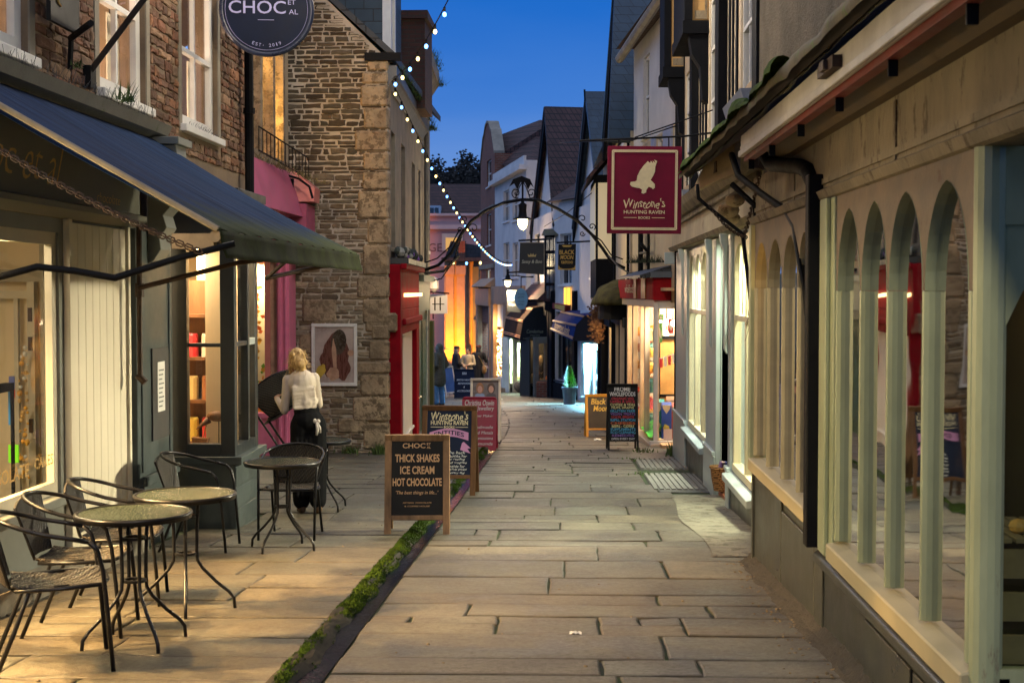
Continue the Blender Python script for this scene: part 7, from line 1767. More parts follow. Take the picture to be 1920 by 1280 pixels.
def fairy(lab, pts, n, sag, seed, r0=.034, first=0):
    t = thing('fairy_light_string', lab, 'string lights', pts[0])
    p, q = Vector(pts[0]), Vector(pts[1])
    f = lambda u: p.lerp(q, u) - Vector((0, 0, sag * 4 * u * (1 - u)))
    b = MB(); b.tube([f(i / 60) for i in range(61)], .008, 5); b.build('wire', black_iron, t)
    for i in range(n):
        c = f((i + .5) / n); warm = (i + first) % 2 == 0
        b = MB(); b.tube([c, c - Vector((0, 0, .06))], .016, 6); b.build('socket', black_iron, t)
        b = MB(); b.ball(c - Vector((0, 0, .095)), (r0, r0, r0 * 1.25), 10, 8); b.build('bulb', lit_bulb_warm if warm else lit_bulb_blue, t, smooth=True)
    return t
A0 = at(862, -45, 17.6); A1 = at(735, 152, 22.1)
fairy('short string of warm and blue bulbs dropping from the sky to the stone gable', (A0, A1), 8, .16, 1, .026)
B1 = at(960, 492, 56)
fairy('long sagging string of warm and blue bulbs receding down the street', (A1, B1), 46, .8, 2, .024)
fairy('short faint string of three bulbs before the orange pilasters', (at(838, 488, 70), at(914, 488, 66)), 3, .05, 3, .06)

# ================================================================ bistro tables and chairs
weave = None
m, nt, bs_ = _nt('rattan')
v = coords(nt)
w1 = nt.nodes.new('ShaderNodeTexWave'); w1.bands_direction = 'X'; w1.inputs['Scale'].default_value = 26; w1.inputs['Distortion'].default_value = 1.2; nt.links.new(v, w1.inputs['Vector'])
w2 = nt.nodes.new('ShaderNodeTexWave'); w2.bands_direction = 'DIAGONAL'; w2.inputs['Scale'].default_value = 22; w2.inputs['Distortion'].default_value = 1.0; nt.links.new(v, w2.inputs['Vector'])
mm = nt.nodes.new('ShaderNodeMath'); mm.operation = 'MULTIPLY'; nt.links.new(w1.outputs['Fac'], mm.inputs[0]); nt.links.new(w2.outputs['Fac'], mm.inputs[1])
nt.links.new(mixc(nt, mm.outputs[0], (.009, .008, .007), (.1, .075, .05)), bs_.inputs['Base Color']); bs_.inputs['Roughness'].default_value = .5
bump(nt, bs_, mm.outputs[0], 1.0, .012)
rattan = m
m, nt, bs_ = _nt('pebbled_glass')
v = coords(nt); vo = nt.nodes.new('ShaderNodeTexVoronoi'); vo.inputs['Scale'].default_value = 70; nt.links.new(v, vo.inputs['Vector'])
bs_.inputs['Base Color'].default_value = (.04, .052, .038, 1); bs_.inputs['Roughness'].default_value = .16; bs_.inputs['Specular IOR Level'].default_value = .8
bs_.inputs['Alpha'].default_value = .9
bump(nt, bs_, vo.outputs['Distance'], .5, .006)
pebble = m
frame_black = pm('frame_black', (.008, .008, .009), .34, .3, 8, .1, spec=.3)
def make_table():
    t = thing('bistro_table', 'x', 'table')
    b = MB(); b.lathe([(.001, .692), (.288, .692), (.288, .7), (.001, .7)], n=48); b.build('table_top', pebble, t)
    b = MB(); b.tube([(.294 * math.cos(a), .294 * math.sin(a), .694) for a in [k * 2 * PI / 48 for k in range(48)]], .0125, 8, True); b.lathe([(.296, .672), (.3, .672), (.3, .7), (.296, .7)], n=48, cap=False); b.build('rim', frame_black, t, smooth=True)
    for k in range(4):
        a = k * PI / 2 + .5; ca, sa = math.cos(a), math.sin(a)
        pts = [(.2, .672), (.1, .668), (.075, .64), (.068, .5), (.066, .36), (.07, .3), (.1, .25), (.18, .165), (.255, .1), (.285, .06), (.29, .0)]
        b = MB(); b.tube([(r * ca, r * sa, z) for r, z in pts], .0105, 8); b.build('leg', frame_black, t, smooth=True)
    for z in (.56, .335):
        b = MB(); b.lathe([(.045, z), (.064, z), (.064, z + .014), (.045, z + .014), (.045, z)], n=20, cap=False); b.build('collar', frame_black, t)
    return t
def make_chair():
    t = thing('bistro_chair', 'x', 'chair')
    R_ = .0115
    for s in (-1, 1):
        b = MB(); b.tube([(s * .235, .25, 0), (s * .238, .225, .3), (s * .242, .205, .5), (s * .247, .18, .6), (s * .25, .14, .64)], R_, 8); b.build('leg', frame_black, t, smooth=True)
        b = MB(); b.tube([(s * .21, -.29, 0), (s * .205, -.2, .22), (s * .2, -.13, .41), (s * .2, .05, .425)], R_, 8); b.build('leg', frame_black, t, smooth=True)
    b = MB(); pts = [(.25, .14, .64), (.256, .06, .66), (.258, -.06, .685)]
    pts += [(.258 * math.cos(a), -.08 - .235 * math.sin(a), .69 + .075 * math.sin(a)) for a in [k * PI / 14 for k in range(1, 14)]]
    pts += [(-.258, -.06, .685), (-.256, .06, .66), (-.25, .14, .64)]
    b.tube(pts, R_, 8); b.build('arm_hoop', frame_black, t, smooth=True)
    b = MB(); sf = [(.225, .205, .43), (.235, .0, .42), (.2, -.19, .415), (0, -.23, .412), (-.2, -.19, .415), (-.235, 0, .42), (-.225, .205, .43), (-.12, .235, .432), (.12, .235, .432)]
    b.tube(sf, .0105, 8, True); b.tube([(.238, .21, .4), (.238, .21, .435)], .01, 6); b.build('seat_frame', frame_black, t, smooth=True)
    b = MB(); b.grid(lambda u, v_: ((u - .5) * (.44 - .05 * v_ ** 2), .22 - .43 * v_, .436 - .02 * math.sin(PI * v_) - .012 * math.cos(PI * (u - .5)) + .004 * math.sin(v_ * 60) * math.sin(u * 60)), 44, 44); b.build('seat', rattan, t, smooth=True, solid=.012)
    def back(u, v_):
        x = (u - .5) * 2; wd = .17 + .085 * v_; a = x * 1.05
        return (wd * x, -.205 - .095 * v_ - .03 * math.cos(a) * (1 - v_) - .02 * (1 - x * x) , .43 + (.325 - .03 * x * x) * v_)
    b = MB(); b.grid(back, 40, 40); b.build('backrest', rattan, t, smooth=True, solid=.012)
    b = MB(); b.tube([back(0, k / 8) for k in range(9)], .009, 6); b.tube([back(1, k / 8) for k in range(9)], .009, 6); b.build('back_frame', frame_black, t, smooth=True)
    return t
tab0 = make_table(); ch0 = make_chair()
def place(o, x, y, rz, label, group, first, z=None, rx=0, ry=0):
    c = o if first else copy_tree(o)
    c.location = (x, y, g(y) + .003 if z is None else z); c.rotation_euler = (R(rx) + (-math.atan(.05) if z is None else 0) * 0, R(ry), R(rz)); c['label'] = label; c['group'] = group
    return c
TG, CG = 'glass topped bistro tables outside the chocolate shop', 'woven bistro chairs outside the chocolate shop'
for i, (x, y, rz, lab) in enumerate(((-2.27, 7.37, 12, 'round glass bistro table nearest the camera, showing its whole splayed legs'), (-2.28, 8.42, -14, 'round glass bistro table second from the front, catching a pink glow on top'), (-2.25, 11.2, 40, 'round bistro table alone beyond the bay with one chair behind it'), (-2.47, 14.3, 15, 'round bistro table mostly hidden behind the woman by the stone wall'))):
    place(tab0, x, y, rz, lab, TG, i == 0)
for i, (x, y, rz, lab) in enumerate(((-2.5, 6.86, -68, 'woven chair nearest the camera at the bottom left, seat lit'), (-2.67, 7.75, -84, 'second woven chair in the row of three by the shop window'), (-2.76, 8.72, -80, 'third woven chair in front of the cream matchboard panel'), (-2.9, 11.2, -90, 'woven chair against the grey pilaster under the notice board'), (-2.33, 12.0, 180, 'woven chair facing us behind the lone bistro table'))):
    place(ch0, x, y, rz, lab, CG, i == 0)
carried = place(ch0, -2.83, 14.15, 150, 'woven chair tilted in the arms of the blonde woman', CG, False, z=.0, rx=0, ry=0)
carried.rotation_euler = (R(-12), R(-32), R(20)); carried.location = (-2.6, 14.25, -.06)

# ================================================================ sandwich boards
def face(pos, rz, w, h, s):
    M = Matrix.Translation(pos) @ Matrix.Rotation(R(rz), 4, 'Z')
    Lh_ = math.hypot(s, h); v = Vector((0, s, h)) / Lh_; n = Vector((0, -h, s)) / Lh_
    F = Matrix.Identity(4)
    for i in range(3): F[i][0] = (1, 0, 0)[i]; F[i][1] = v[i]; F[i][2] = n[i]
    F = M @ Matrix.Translation((0, -s, 0)) @ F
    Bk = M @ Matrix.Translation((0, s, 0)) @ Matrix.Rotation(PI, 4, 'Z')
    Fb = Matrix.Identity(4)
    for i in range(3): Fb[i][0] = (1, 0, 0)[i]; Fb[i][1] = v[i]; Fb[i][2] = n[i]
    return F, M @ Matrix.Rotation(PI, 4, 'Z') @ Matrix.Translation((0, -s, 0)) @ Fb, Lh_
def wood_aboard(name, label, pos, rz, w, h, s, mf, mp, fw=.06, foot=.16, top_gap=0):
    t = thing(name, label, 'sandwich board', pos)
    F, Bk, L_ = face(pos, rz, w, h, s)
    for q, nm in ((F, 'front_frame'), (Bk, 'rear_frame')):
        b = MB(q); b.box(-w / 2, -w / 2 + fw, 0, L_, -.025, 0); b.box(w / 2 - fw, w / 2, 0, L_, -.025, 0); b.box(-w / 2 + fw, w / 2 - fw, L_ - fw, L_, -.024, -.001); b.box(-w / 2 + fw, w / 2 - fw, foot, foot + fw * .7, -.024, -.001)
        fr = b.build(nm, mf, t, bevel=.004)
        b = MB(q); b.box(-w / 2 + fw, w / 2 - fw, foot + fw * .7, L_ - fw, -.018, -.009); b.build('panel', mp, fr)
    return t, F @ Matrix.Translation((0, (foot + L_) / 2, -.0075)), L_
gx = lambda y: g(y)
t, T, L_ = wood_aboard('chocolate_board', 'black sandwich board in pale wood offering thick shakes and hot chocolate', (-1.3, 12.45, g(12.4)), 4, .57, .86, .2, wood_board, chalk_black, .06, .13)
pw = .45
text('CHOC', T, .2, .045, ink_tan, t, x=-.03, y=.275, bold=.02); text('ET', T, .035, .02, ink_tan, t, x=.1, y=.29, bold=.02); text('AL', T, .035, .02, ink_tan, t, x=.1, y=.26, bold=.02)
text('THICK SHAKES', T, .39, .07, ink_tan, t, y=.165, bold=.028); text('ICE CREAM', T, .3, .07, ink_tan, t, y=.06, bold=.028); text('HOT CHOCOLATE', T, .43, .07, ink_tan, t, y=-.045, bold=.028)
text("'The best things in life...'", T, .37, .04, ink_tan, t, y=-.14, shear=.3, bold=.004)
text('ARTISAN  CHOCOLATE', T, .25, .012, ink_tan, t, y=-.225); text('& COFFEE HOUSE', T, .22, .012, ink_tan, t, y=-.255)
t, T, L_ = wood_aboard('bookshop_board', 'navy bookshop sandwich board with lilac ribbon in a brown wooden frame', (-1.3, 15.95, g(15.9)), -3, .62, 1.0, .22, wood_dark, chalk_navy, .06, .2)
text("Winstone's", T, .42, .1, ink_cream, t, y=.29, shear=.15, bold=.008, wob=.008); text('HUNTING RAVEN', T, .42, .05, ink_cream, t, y=.215, bold=.02); text('BOOKS', T, .12, .028, ink_cream, t, y=.165, bold=.02)
b = MB(T); b.box(-.21, -.07, .162, .168, 0, .001); b.box(.07, .21, .162, .168, 0, .001); b.build('rule', ink_cream, t)
b = MB(T)
rib = [(-.22 + .44 * i / 12, .06 + .045 * math.sin(PI * i / 12)) for i in range(13)]
for (x1, y1), (x2, y2) in zip(rib, rib[1:]): b.poly([(x1, y1 - .045, .0005), (x2, y2 - .045, .0005), (x2, y2 + .045, .0005), (x1, y1 + .045, .0005)])
b.poly([(.17, -.0, .0004), (.25, -.07, .0004), (.21, -.075, .0004), (.25, -.13, .0004), (.13, -.09, .0004), (.15, -.01, .0004)]); b.build('ribbon', pm('ribbon_lilac', (.5, .22, .42), .6, .1, 3, 0), t)
text('ENTITIES', T @ Matrix.Translation((0, 0, .001)), .34, .05, chalk_navy, t, y=.075, arc=.03, bold=.02)
for i, s_ in enumerate(('at the back', 'new books for', 'winter reading', 'signed copies', 'ask inside for', 'book club picks', 'open every day')): text(s_, T, .3 if i % 2 else .26, .03, ink_white, t, x=.06, y=-.12 - i * .038, shear=.25, wob=.003)
def plastic_board(name, label, pos, rz, w, h, s, mat, notch=True):
    t = thing(name, label, 'sandwich board', pos); F, Bk, L_ = face(pos, rz, w, h, s)
    pts = [(-w / 2, 0), (-w * .3, 0), (-w * .26, .06), (w * .26, .06), (w * .3, 0), (w / 2, 0), (w / 2, L_ - .05), (w / 2 - .015, L_ - .015), (w / 2 - .05, L_), (-w / 2 + .05, L_), (-w / 2 + .015, L_ - .015), (-w / 2, L_ - .05)]
    for q, nm in ((F, 'front_panel'), (Bk, 'rear_panel')):
        b = MB(q); b.slab([(x, y, -.02) for x, y in pts], (0, 0, .02)); b.build(nm, mat, t, bevel=.004)
    return t, F @ Matrix.Translation((0, L_ / 2, .002)), L_
t, T, L_ = plastic_board('jewellery_board', 'crimson plastic sandwich board with white script for a jewellery maker', (-1.4, 23.2, g(23.2)), -2, .57, .86, .2, pm('crimson', (.33, .012, .04), .4, .1, 3, .05))
text('Christina Oswin', T, .48, .09, ink_white, t, y=.34, shear=.2, bold=.008); text('Jewellery', T, .28, .09, ink_white, t, x=.1, y=.24, shear=.2, bold=.008); text('Designer Maker', T, .42, .055, ink_white, t, x=.02, y=.12, shear=.2)
for i, s_ in enumerate(('handmade', 'Gold Metals', 'Commissions', 'Diamonds')): text(s_, T, .36, .05, ink_white, t, x=.05, y=-.06 - i * .09, shear=.2)
t, T, L_ = wood_aboard('photo_board', 'white framed poster stand showing two smiling people behind the crimson board', (-1.42, 25.3, g(25.3)), 0, .54, 1.12, .2, pm('frame_cream', (.62, .58, .5), .4, .1, 4, .1), pm('photo_grey', (.12, .1, .1), .3, .3, 3, 0), .04, .12)
b = MB(T)
for sx_, hc in ((-.1, 1), (.1, 2)):
    b.k = hc; blob(b, sx_, .33, .07, .1, .0005, 16); b.k = 0; blob(b, sx_, .31, .045, .065, .001, 16); b.k = 3 if sx_ < 0 else 4; b.poly([(sx_ - .1, .08, .0003), (sx_ + .1, .08, .0003), (sx_ + .08, .22, .0003), (sx_, .26, .0003), (sx_ - .08, .22, .0003)])
b.build('portrait', [pm('ph_skin', (.5, .27, .2), .4, .1, 6, 0), pm('ph_hair', (.25, .11, .04), .4, .3, 9, 0), pm('ph_hair2', (.06, .03, .02), .4, .3, 9, 0), pm('ph_shirt', (.2, .28, .45), .4, .2, 6, 0), pm('ph_dark', (.06, .05, .06), .4, .2, 6, 0)], t)
t, T, L_ = wood_aboard('menswear_board', 'far navy sandwich board lettered for British menswear by the group of three', (xat(870, 47.5), 47.5, g(47.5)), 3, .66, .98, .2, chalk_navy, chalk_navy, .03, .03)
for s_, y, w_ in (('BRITISH MADE', .12, .5), ('MENSWEAR', 0, .42), ('&', -.12, .05), ('ACCESSORIES', -.25, .48)): text(s_, T, w_, .06, ink_white, t, y=y, shear=.25, bold=.01)
b = MB(T)
for k in range(5): b.box(-.06 + k * .03, -.045 + k * .03, .3, .38, 0, .002)
b.build('emblem', ink_white, t)
t, T, L_ = wood_aboard('white_poster_stand', 'white framed poster stand seen edgewise beside the hooded man', (xat(838, 49), 49, g(49)), 55, .6, 1.05, .22, white_paint, pm('poster_blue', (.04, .12, .4), .4, .3, 3, 0), .05, .14)
t, T, L_ = wood_aboard('yellow_board', 'yellow framed blackboard partly behind the food shop board', (.62, 26.7, g(26.7)), 6, .5, .8, .18, pm('yellow_paint', (.62, .3, .03), .5, .2, 4, .1), pm('slate_brown', (.05, .035, .02), .6, .4, 3, .1), .05, .14)
yk = pm('chalk_yellow', (.75, .5, .08), .7, .2, 20, 0)
text('Black', T, .28, .11, yk, t, y=.2, shear=.2, bold=.015); text('Moon', T, .28, .11, yk, t, x=.04, y=.07, shear=.2, bold=.015)
t, T, L_ = wood_aboard('food_shop_board', 'black chalkboard with rainbow coloured handwriting outside the food shop', (.93, 23.2, g(23.2)), 3, .5, 1.08, .22, chalk_black, chalk_black, .03, .16)
cols_ = [pm('chalk_red', (.5, .04, .06), .8, .2, 20, 0), pm('chalk_pale', (.72, .68, .3), .8, .2, 20, 0), pm('chalk_blue', (.08, .38, .6), .8, .2, 20, 0), pm('chalk_purple', (.22, .12, .38), .8, .2, 20, 0), pm('chalk_orange', (.6, .15, .05), .8, .2, 20, 0)]
text('FROME', T, .26, .07, ink_white, t, y=.38, bold=.02); text('WHOLEFOODS', T, .42, .07, ink_white, t, y=.3, bold=.02)
for i, (s_, c_) in enumerate((('ORGANIC VEG', 0), ('HERBS & SPICE', 0), ('COFFEE & TEAS', 1), ('NUTS, GRAINS', 1), ('GLUTEN FREE', 2), ('VEGAN TREATS', 3), ('LOCAL BREADS', 0), ('REFILL STATION', 2), ('CHEESES', 4), ('BEERS - CIDERS', 1), ('SUPPLEMENTS', 2), ('ECO CLEANING', 2), ('REMEDIES', 3))): text(s_, T, .4 if i % 3 else .36, .042, cols_[c_], t, y=.225 - i * .05, bold=.02, wob=.004)
text('OPEN EVERY DAY', T, .38, .03, ink_white, t, y=-.43, bold=.015)
# ================================================================ people
skin_m = pm('skin', (.5, .27, .17), .5, .1, 6, .05)
def hand(parts, wrist, d, up, side, curl=.5, s=1.0):
    """palm, four curled fingers of unequal length, thumb from the palm's side"""
    wrist, d, up = Vector(wrist), Vector(d).normalized(), Vector(up).normalized(); x = d.cross(up).normalized() * side
    pc = wrist + d * .045 * s
    for k in (-1, 0, 1): parts.append(('c', wrist + x * .012 * k * s, .019 * s, wrist + d * .08 * s + x * .021 * k * s, .014 * s))
    for k, L in ((-1.5, .058), (-.5, .074), (.5, .078), (1.5, .07)):
        a = wrist + d * .085 * s + x * .0185 * k * s
        c = a + (d * (1 - curl * .4) - up * curl * .7).normalized() * L * .5 * s
        e = c + (d * (1 - curl) - up * curl * 1.1).normalized() * L * .5 * s
        parts += [('c', a, .0095 * s, c, .009 * s), ('c', c, .009 * s, e, .0075 * s)]
    a = wrist + d * .03 * s + x * .028 * s; c = a + (d * .7 + x * .7 - up * .3).normalized() * .04 * s; e = c + (d * .9 - up * .4).normalized() * .03 * s
    parts += [('c', a, .013 * s, c, .011 * s), ('c', c, .011 * s, e, .009 * s)]
def head(parts, c, f, s=1.0):
    """skull, jaw, nose, ears; c centre, f facing direction"""
    c = Vector(c); f = Vector(f).normalized(); r = Vector((f.y, -f.x, 0)).normalized()
    parts += [('e', c + Vector((0, 0, .02)) * s, (.076 * s, .088 * s, .1 * s)), ('e', c + f * .03 * s - Vector((0, 0, .045)) * s, (.058 * s, .06 * s, .07 * s)), ('c', c + f * .085 * s + Vector((0, 0, .01)), .011 * s, c + f * .102 * s - Vector((0, 0, .02)) * s, .015 * s), ('c', c + f * .078 * s - Vector((0, 0, .058)) * s + r * .018, .01 * s, c + f * .078 * s - Vector((0, 0, .058)) * s - r * .018, .01 * s), ('c', c + f * .075 * s + Vector((0, 0, .03)) + r * .035, .012, c + f * .075 * s + Vector((0, 0, .03)) - r * .035, .012)]
    for k in (-1, 1): parts.append(('e', c + r * .08 * k * s, (.018 * s, .022 * s, .032 * s)))
def eyes(parent, c, f, s=1.0):
    W = WM[parent.name]; c = Vector(c); f = Vector(f).normalized(); r = Vector((f.y, -f.x, 0)).normalized()
    for k in (-1, 1):
        b = MB(W); b.ball(c + f * .082 * s + r * .032 * k + Vector((0, 0, .012)), .012, 8, 6); b.build('eye', pm('eye', (.02, .015, .012), .2, .2, 9, 0), parent)
# ---- woman lifting a chair, seen from behind
wy = 13.9; wx = xat(580, wy)
w = thing('person', 'blonde woman in cream top and black trousers lifting a chair, back turned', 'person', (wx, wy, g(wy)), R(14))
w.scale = (.87, .92, 1.0); w.rotation_euler = (0, R(-4), R(18))
hp = Vector((.03, 0, .9)); ch = Vector((.0, .03, 1.27)); nk = Vector((-.015, .06, 1.4)); hd = Vector((-.02, .085, 1.5))
shl, shr = Vector((-.155, .03, 1.325)), Vector((.15, .03, 1.325))
ell, elr = Vector((-.215, .02, 1.04)), Vector((.19, .1, 1.06)); wrl, wrr = Vector((-.275, .17, 1.15)), Vector((.02, .3, 1.1))
kl, kr = Vector((-.075, .05, .48)), Vector((.1, -.01, .48)); al_, ar_ = Vector((-.1, .03, .09)), Vector((.07, -.08, .09))
body = []
head(body, hd, (-.25, .9, -.25))
body += [('c', nk, .048, hd - Vector((0, .01, .05)), .046), ('c', ch, .12, hp + Vector((0, 0, .12)), .105), ('e', hp, (.15, .115, .12)), ('c', shl, .045, shr, .045), ('c', shl, .045, ell, .036), ('c', ell, .036, wrl, .026), ('c', shr, .045, elr, .036), ('c', elr, .036, wrr, .026),
         ('c', hp + Vector((-.08, 0, -.03)), .09, kl, .058), ('c', kl, .056, al_, .036), ('c', hp + Vector((.08, 0, -.03)), .09, kr, .058), ('c', kr, .056, ar_, .036)]
hand(body, wrl, (.12, .8, .35), (-.3, .2, .9), 1, .55); hand(body, wrr, (-.4, .8, .2), (0, .2, .9), -1, .55)
skin('body', body, .0085, skin_m, w)
top = [('c', ch + Vector((0, 0, .03)), .135, hp + Vector((-.005, .01, .16)), .125), ('e', ch + Vector((0, -.015, .02)), (.165, .125, .14)), ('c', shl, .058, shr, .058), ('c', nk - Vector((0, 0, .035)), .06, ch, .1), ('c', shl, .06, ell, .046), ('c', ell, .046, wrl - (wrl - ell) * .08, .033), ('c', shr, .06, elr, .046), ('c', elr, .046, wrr - (wrr - elr) * .1, .033), ('e', hp + Vector((0, .0, .2)), (.14, .12, .07))]
r2 = random.Random(5)
for k in range(7): top.append(('c', Vector((-.12, -.09 + .01 * math.sin(k), 1.06 + k * .033)), .02, Vector((.12, -.085, 1.05 + k * .034 + r2.uniform(-.02, .02))), .018))
skin('jumper', top, .01, pm('cream_knit', (.62, .52, .42), .85, .1, 6, .3, 80), w, 4)
tr = [('e', hp + Vector((0, -.02, .02)), (.178, .14, .13)), ('e', hp + Vector((0, 0, .12)), (.15, .125, .06)), ('c', hp + Vector((-.085, -.01, -.03)), .118, kl, .115), ('c', kl, .115, al_ + Vector((.0, 0, .05)), .098), ('c', hp + Vector((.09, -.02, -.03)), .12, kr, .115), ('c', kr, .115, ar_ + Vector((0, 0, .05)), .098), ('c', hp + Vector((-.06, .05, -.1)), .1, Vector((-.05, .09, .3)), .12), ('c', hp + Vector((.03, .04, -.1)), .1, Vector((.03, .06, .4)), .1)]
for k in range(6): tr.append(('c', Vector((-.12 + .05 * k, -.1, .75)), .02, Vector((-.16 + .058 * k, -.07, .2)), .028))
skin('trousers', tr, .011, pm('black_cloth', (.008, .008, .009), .9, .4, 8, .5, 60, spec=.1), w, 4)
b = MB(WM[w.name]); b.ball((.09, -.14, .92), (.03, .016, .026), 8, 6); b.ball((.13, -.142, .915), (.026, .016, .02), 8, 6); b.tube([(.11, -.15, .91), (.115, -.155, .84), (.1, -.15, .78)], [.014, .02, .012], 6); b.tube([(.115, -.15, .91), (.14, -.15, .85), (.145, -.145, .8)], [.012, .018, .01], 6); b.build('apron_bow', pm('apron_cream', (.45, .4, .36), .8, .4, 14, .4), w, smooth=True)
hair = [('e', hd + Vector((0, -.005, .03)), (.095, .108, .112)), ('e', hd + Vector((.0, -.075, .0)), (.082, .055, .085)), ('e', hd + Vector((.015, -.125, -.02)), (.058, .05, .058)), ('e', hd + Vector((.02, -.1, -.07)), (.04, .035, .04)), ('e', hd + Vector((-.08, .04, -.05)), (.025, .04, .08))]
for k in range(26): a = r2.random() * 6.28; hair.append(('e', hd + Vector((.09 * math.cos(a) * r2.random(), -.095 + .04 * r2.random(), -.07 + .16 * r2.random())), (.02, .02, .028)))
skin('hair', hair, .0085, pm('blonde', (.5, .27, .07), .5, .45, 30, .8, 90, sx=(1.5, 1.5, .5), col2=(.75, .5, .2)), w, 2)
b = MB(WM[w.name])
for _ in range(260):
    a = r2.random() * 6.28; p = hd + Vector((.095 * math.cos(a), -.02 + .1 * math.sin(a), .02 + r2.uniform(-.14, .1))); d = Vector((r2.gauss(0, .02), r2.gauss(-.01, .02), r2.gauss(-.02, .03)))
    b.tube([p, p + d, p + d * 1.7 + Vector((r2.gauss(0, .012), 0, -.012))], .0016, 3)
b.build('loose_strands', pm('blonde', (.5, .27, .07)), w)
for a_ in (al_, ar_):
    b = MB(WM[w.name]); b.ball(a_ + Vector((0, .05, -.045)), (.048, .125, .045), 12, 8); b.ball(a_ + Vector((0, -.02, -.02)), (.045, .055, .06), 10, 6); b.build('shoe', pm('tan_boot', (.16, .09, .05), .6, .3, 6, .2), w, smooth=True)

def far_person(label, px, Yd, H, rz, coat, trousers, hairc, hat=None, coat_len=.55, bag=None, hood=False, arms='pocket', vox=.014, jeans_w=.075, stride=.06, grp=None):
    s = H / 1.75; x = xat(px, Yd)
    t = thing('person', label, 'person', (x, Yd, g(Yd)), R(rz), grp)
    V = lambda a, c, d: Vector((a * s, c * s, d * s))
    hd = V(0, .03, 1.62); hp = V(0, 0, .95); ch = V(0, 0, 1.36)
    shl, shr = V(-.18, 0, 1.44), V(.18, 0, 1.44); kl, kr = V(-.09, .03 + stride, .5), V(.09, .02 - stride, .5); al, ar = V(-.1, stride * 1.2, .08), V(.1, -stride * 1.4, .08)
    if arms == 'pocket': ell, elr, wl, wr = V(-.27, -.08, 1.15), V(.27, -.08, 1.15), V(-.2, .1, .95), V(.2, .1, .95)
    elif arms == 'front': ell, elr, wl, wr = V(-.25, .02, 1.15), V(.25, .02, 1.15), V(-.06, .2, 1.12), V(.08, .2, 1.05)
    else: ell, elr, wl, wr = V(-.24, -.02, 1.14), V(.26, .1, 1.18), V(-.25, .06, .9), V(.26, .33, 1.22)
    bd = []; head(bd, hd, (0, 1, 0), s)
    bd += [('c', V(0, 0, 1.44), .055 * s, hd - V(0, 0, .06), .05 * s), ('c', ch, .13 * s, hp, .12 * s), ('c', shl, .05 * s, shr, .05 * s), ('c', shl, .05 * s, ell, .04 * s), ('c', ell, .04 * s, wl, .028 * s), ('c', shr, .05 * s, elr, .04 * s), ('c', elr, .04 * s, wr, .028 * s), ('c', hp - V(.09, 0, 0), .085 * s, kl, .055 * s), ('c', kl, .055 * s, al, .035 * s), ('c', hp + V(.09, 0, 0), .085 * s, kr, .055 * s), ('c', kr, .055 * s, ar, .035 * s)]
    hand(bd, wl, wl - ell, (0, .3, 1), 1, .5, s); hand(bd, wr, wr - elr, (0, .3, 1), -1, .5, s)
    skin('body', bd, vox * .75, skin_m, t)
    eyes(t, hd, (0, 1, 0), s)
    hem = V(0, 0, 1.0 - coat_len + .1)
    ct = [('c', ch, .16 * s, hp + V(0, 0, .05), .165 * s), ('e', ch + V(0, 0, .02), (.2 * s, .15 * s, .17 * s)), ('c', shl, .075 * s, shr, .075 * s), ('c', shl, .078 * s, ell, .068 * s), ('c', ell, .068 * s, wl - (wl - ell) * .12, .048 * s), ('c', shr, .078 * s, elr, .068 * s), ('c', elr, .068 * s, wr - (wr - elr) * .12, .048 * s), ('c', V(-.05, 0, .95), .15 * s, hem + V(-.06, .01, 0), .155 * s), ('c', V(.05, 0, .95), .15 * s, hem + V(.06, -.01, 0), .155 * s), ('c', V(0, -.01, 1.5), .085 * s, V(0, 0, 1.44), .09 * s)]
    if hood: ct += [('e', hd + V(0, -.035, .01), (.115 * s, .115 * s, .135 * s)), ('c', hd + V(0, -.06, -.1), .1 * s, V(0, -.03, 1.45), .1 * s)]
    skin('coat', ct, vox, coat, t, 4)
    tr = [('e', hp, (.16 * s, .13 * s, .12 * s)), ('c', hp - V(.085, 0, .02), .1 * s, kl, jeans_w * s), ('c', kl, jeans_w * s, al + V(0, 0, .03), jeans_w * .9 * s), ('c', hp + V(.085, 0, -.02), .1 * s, kr, jeans_w * s), ('c', kr, jeans_w * s, ar + V(0, 0, .03), jeans_w * .9 * s)]
    skin('trousers', tr, vox, trousers, t, 3)
    if not hood:
        hr = [('e', hd + V(0, -.02, .035), (.092 * s, .1 * s, .1 * s)), ('e', hd + V(0, -.06, -.05), (.085 * s, .06 * s, .1 * s))]
        if hairc[1]: hr += [('c', hd + V(-.07, -.02, 0), .04 * s, hd + V(-.08, .0, -.2), .035 * s), ('c', hd + V(.07, -.02, 0), .04 * s, hd + V(.08, 0, -.2), .035 * s), ('c', hd + V(0, -.06, 0), .07 * s, hd + V(0, -.08, -.22), .06 * s)]
        skin('hair', hr, vox * .8, hairc[0], t, 2)
    if hat:
        b = MB(WM[t.name]); b.lathe([(.1 * s, 0), (.104 * s, .02 * s), (.1 * s, .07 * s), (.06 * s, .1 * s), (.001, .105 * s)], hd + V(0, -.01, .055), 16); b.ball(hd + V(0, .085, .065), (.07 * s, .06 * s, .012 * s), 10, 5); b.build('hat', hat, t, smooth=True)
    for a_ in (al, ar):
        b = MB(WM[t.name]); b.ball(a_ + V(0, .05, -.035), (.05 * s, .13 * s, .045 * s), 10, 6); b.ball(a_ + V(0, -.01, -.01), (.048 * s, .06 * s, .06 * s), 10, 6); b.build('shoe', pm('navy_shoe', (.02, .02, .03), .5, .3, 6, .1), t, smooth=True)
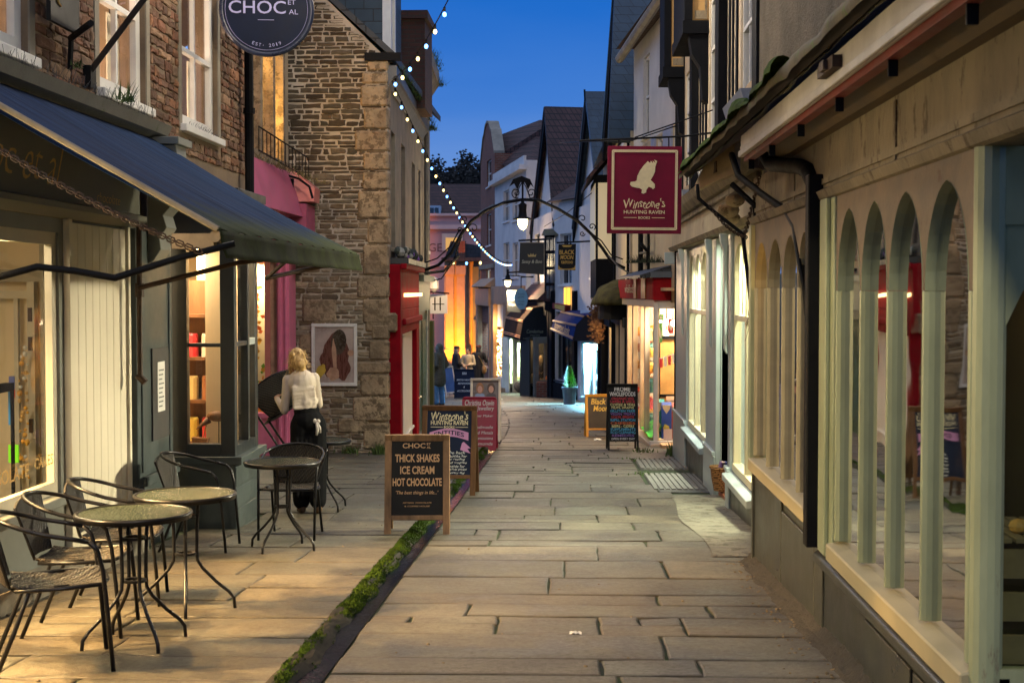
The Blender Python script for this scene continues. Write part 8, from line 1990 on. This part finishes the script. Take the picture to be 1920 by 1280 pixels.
    if bag:
        b = MB(WM[t.name]); b.ball(V(.24, -.1, .88), (.09 * s, .16 * s, .17 * s), 12, 8); bg_ = b.build('shoulder_bag', bag, t, smooth=True)
        b = MB(WM[t.name]); b.tube([V(.24, -.1, 1.0), V(.1, -.18, 1.3), V(-.12, -.06, 1.52), V(-.05, .16, 1.35), V(.22, .05, 1.0)], .014 * s, 6); b.build('strap', bag, bg_)
    return t
denim = pm('denim', (.07, .2, .42), .85, .3, 8, .4, 60)
olive = pm('olive_coat', (.075, .075, .055), .6, .4, 6, .5, 26, sx=(1, 1, 3))
m1 = far_person('hooded man in olive padded jacket and blue jeans standing side on', 823, 41, 1.8, 62, olive, denim, None, None, .42, None, True, 'pocket', .012, .085, .03)
b = MB(WM[m1.name]); b.ball((0, .005, 1.66), (.126, .112, .14), 14, 10); b.build('grey_hood', pm('hood_grey', (.16, .2, .2), .85, .3, 8, .4, 60), m1, smooth=True)
GP = 'group of three walkers at the street end'
far_person('walker in dark coat and flat cap with long pale hair beside the pale coat', 855, 51.5, 1.74, -70, pm('charcoal_coat', (.025, .022, .022), .8, .3, 6, .4), pm('dark_trousers', (.02, .02, .024), .8, .3, 6, .3), (pm('ash_hair', (.3, .22, .15), .6, .3, 20, .3), True), pm('dark_cap', (.02, .02, .022), .8, .2, 6, .2), .75, None, False, 'front', grp=GP)
far_person('walker in pale cream coat with dark curly hair facing the camera', 877, 52.0, 1.68, 175, pm('stone_coat', (.5, .42, .28), .8, .15, 6, .4), pm('dark_trousers', (.02, .02, .024)), (pm('dark_hair', (.02, .013, .01), .6, .3, 20, .3), False), None, .7, None, False, 'front', grp=GP)
far_person('walker in black coat and maroon hat carrying a tan shoulder bag', 897, 52.8, 1.78, -10, pm('black_coat', (.012, .012, .014), .8, .3, 6, .4), pm('dark_trousers', (.02, .02, .024)), (pm('dark_hair', (.02, .013, .01)), False), pm('maroon_hat', (.1, .025, .02), .8, .2, 6, .2), .8, pm('tan_bag', (.32, .17, .06), .6, .3, 5, .2), False, 'reach', grp=GP)

# ================================================================ unseen street lamps: one near, two added further on to brighten the walls
def unseen_lamp(label, x, y, z, wall_x, power, col):
    t = thing('unseen_street_lamp', label, 'street lamp', (x, y, z))
    b = MB(); b.lathe([(.03, .5), (.05, .42), (.09, .34), (.21, .3), (.215, .28), (.1, .29)], (x, y, z), 16); b.build('lamp_hood', black_iron, t)
    b = MB(); b.lathe([(.1, .29), (.11, .2), (.08, .05), (.001, 0)], (x, y, z), 14); b.build('lamp_glass', lit_lamp, t)
    b = MB(); b.tube([(x, y, z + .5), (x * .5 + wall_x * .5, y, z + .75), (wall_x, y, z + .6)], .03, 6); b.build('bracket', black_iron, t)
    lamp('unseen_street_light', 'POINT', (x, y, z - .12), power, col, .12)
unseen_lamp('lit street lamp on a wall bracket above the near corner of the lancet shop', .3, .6, 4.5, 1.6, 420, (1, .86, .64))
unseen_lamp('unseen street lamp added on a wall bracket high above the cafe tables', -2.1, 11.6, 5.3, -3.5, 130, (1, .84, .62))  # out of view, added to brighten the brown stone wall
unseen_lamp('unseen street lamp added on a wall bracket above the bookshop sign', -.8, 16.6, 5.9, 1.8, 330, (1, .86, .66))  # out of view, added to brighten the gable and pink shopfront
bpy.data.scenes.remove(_ts)
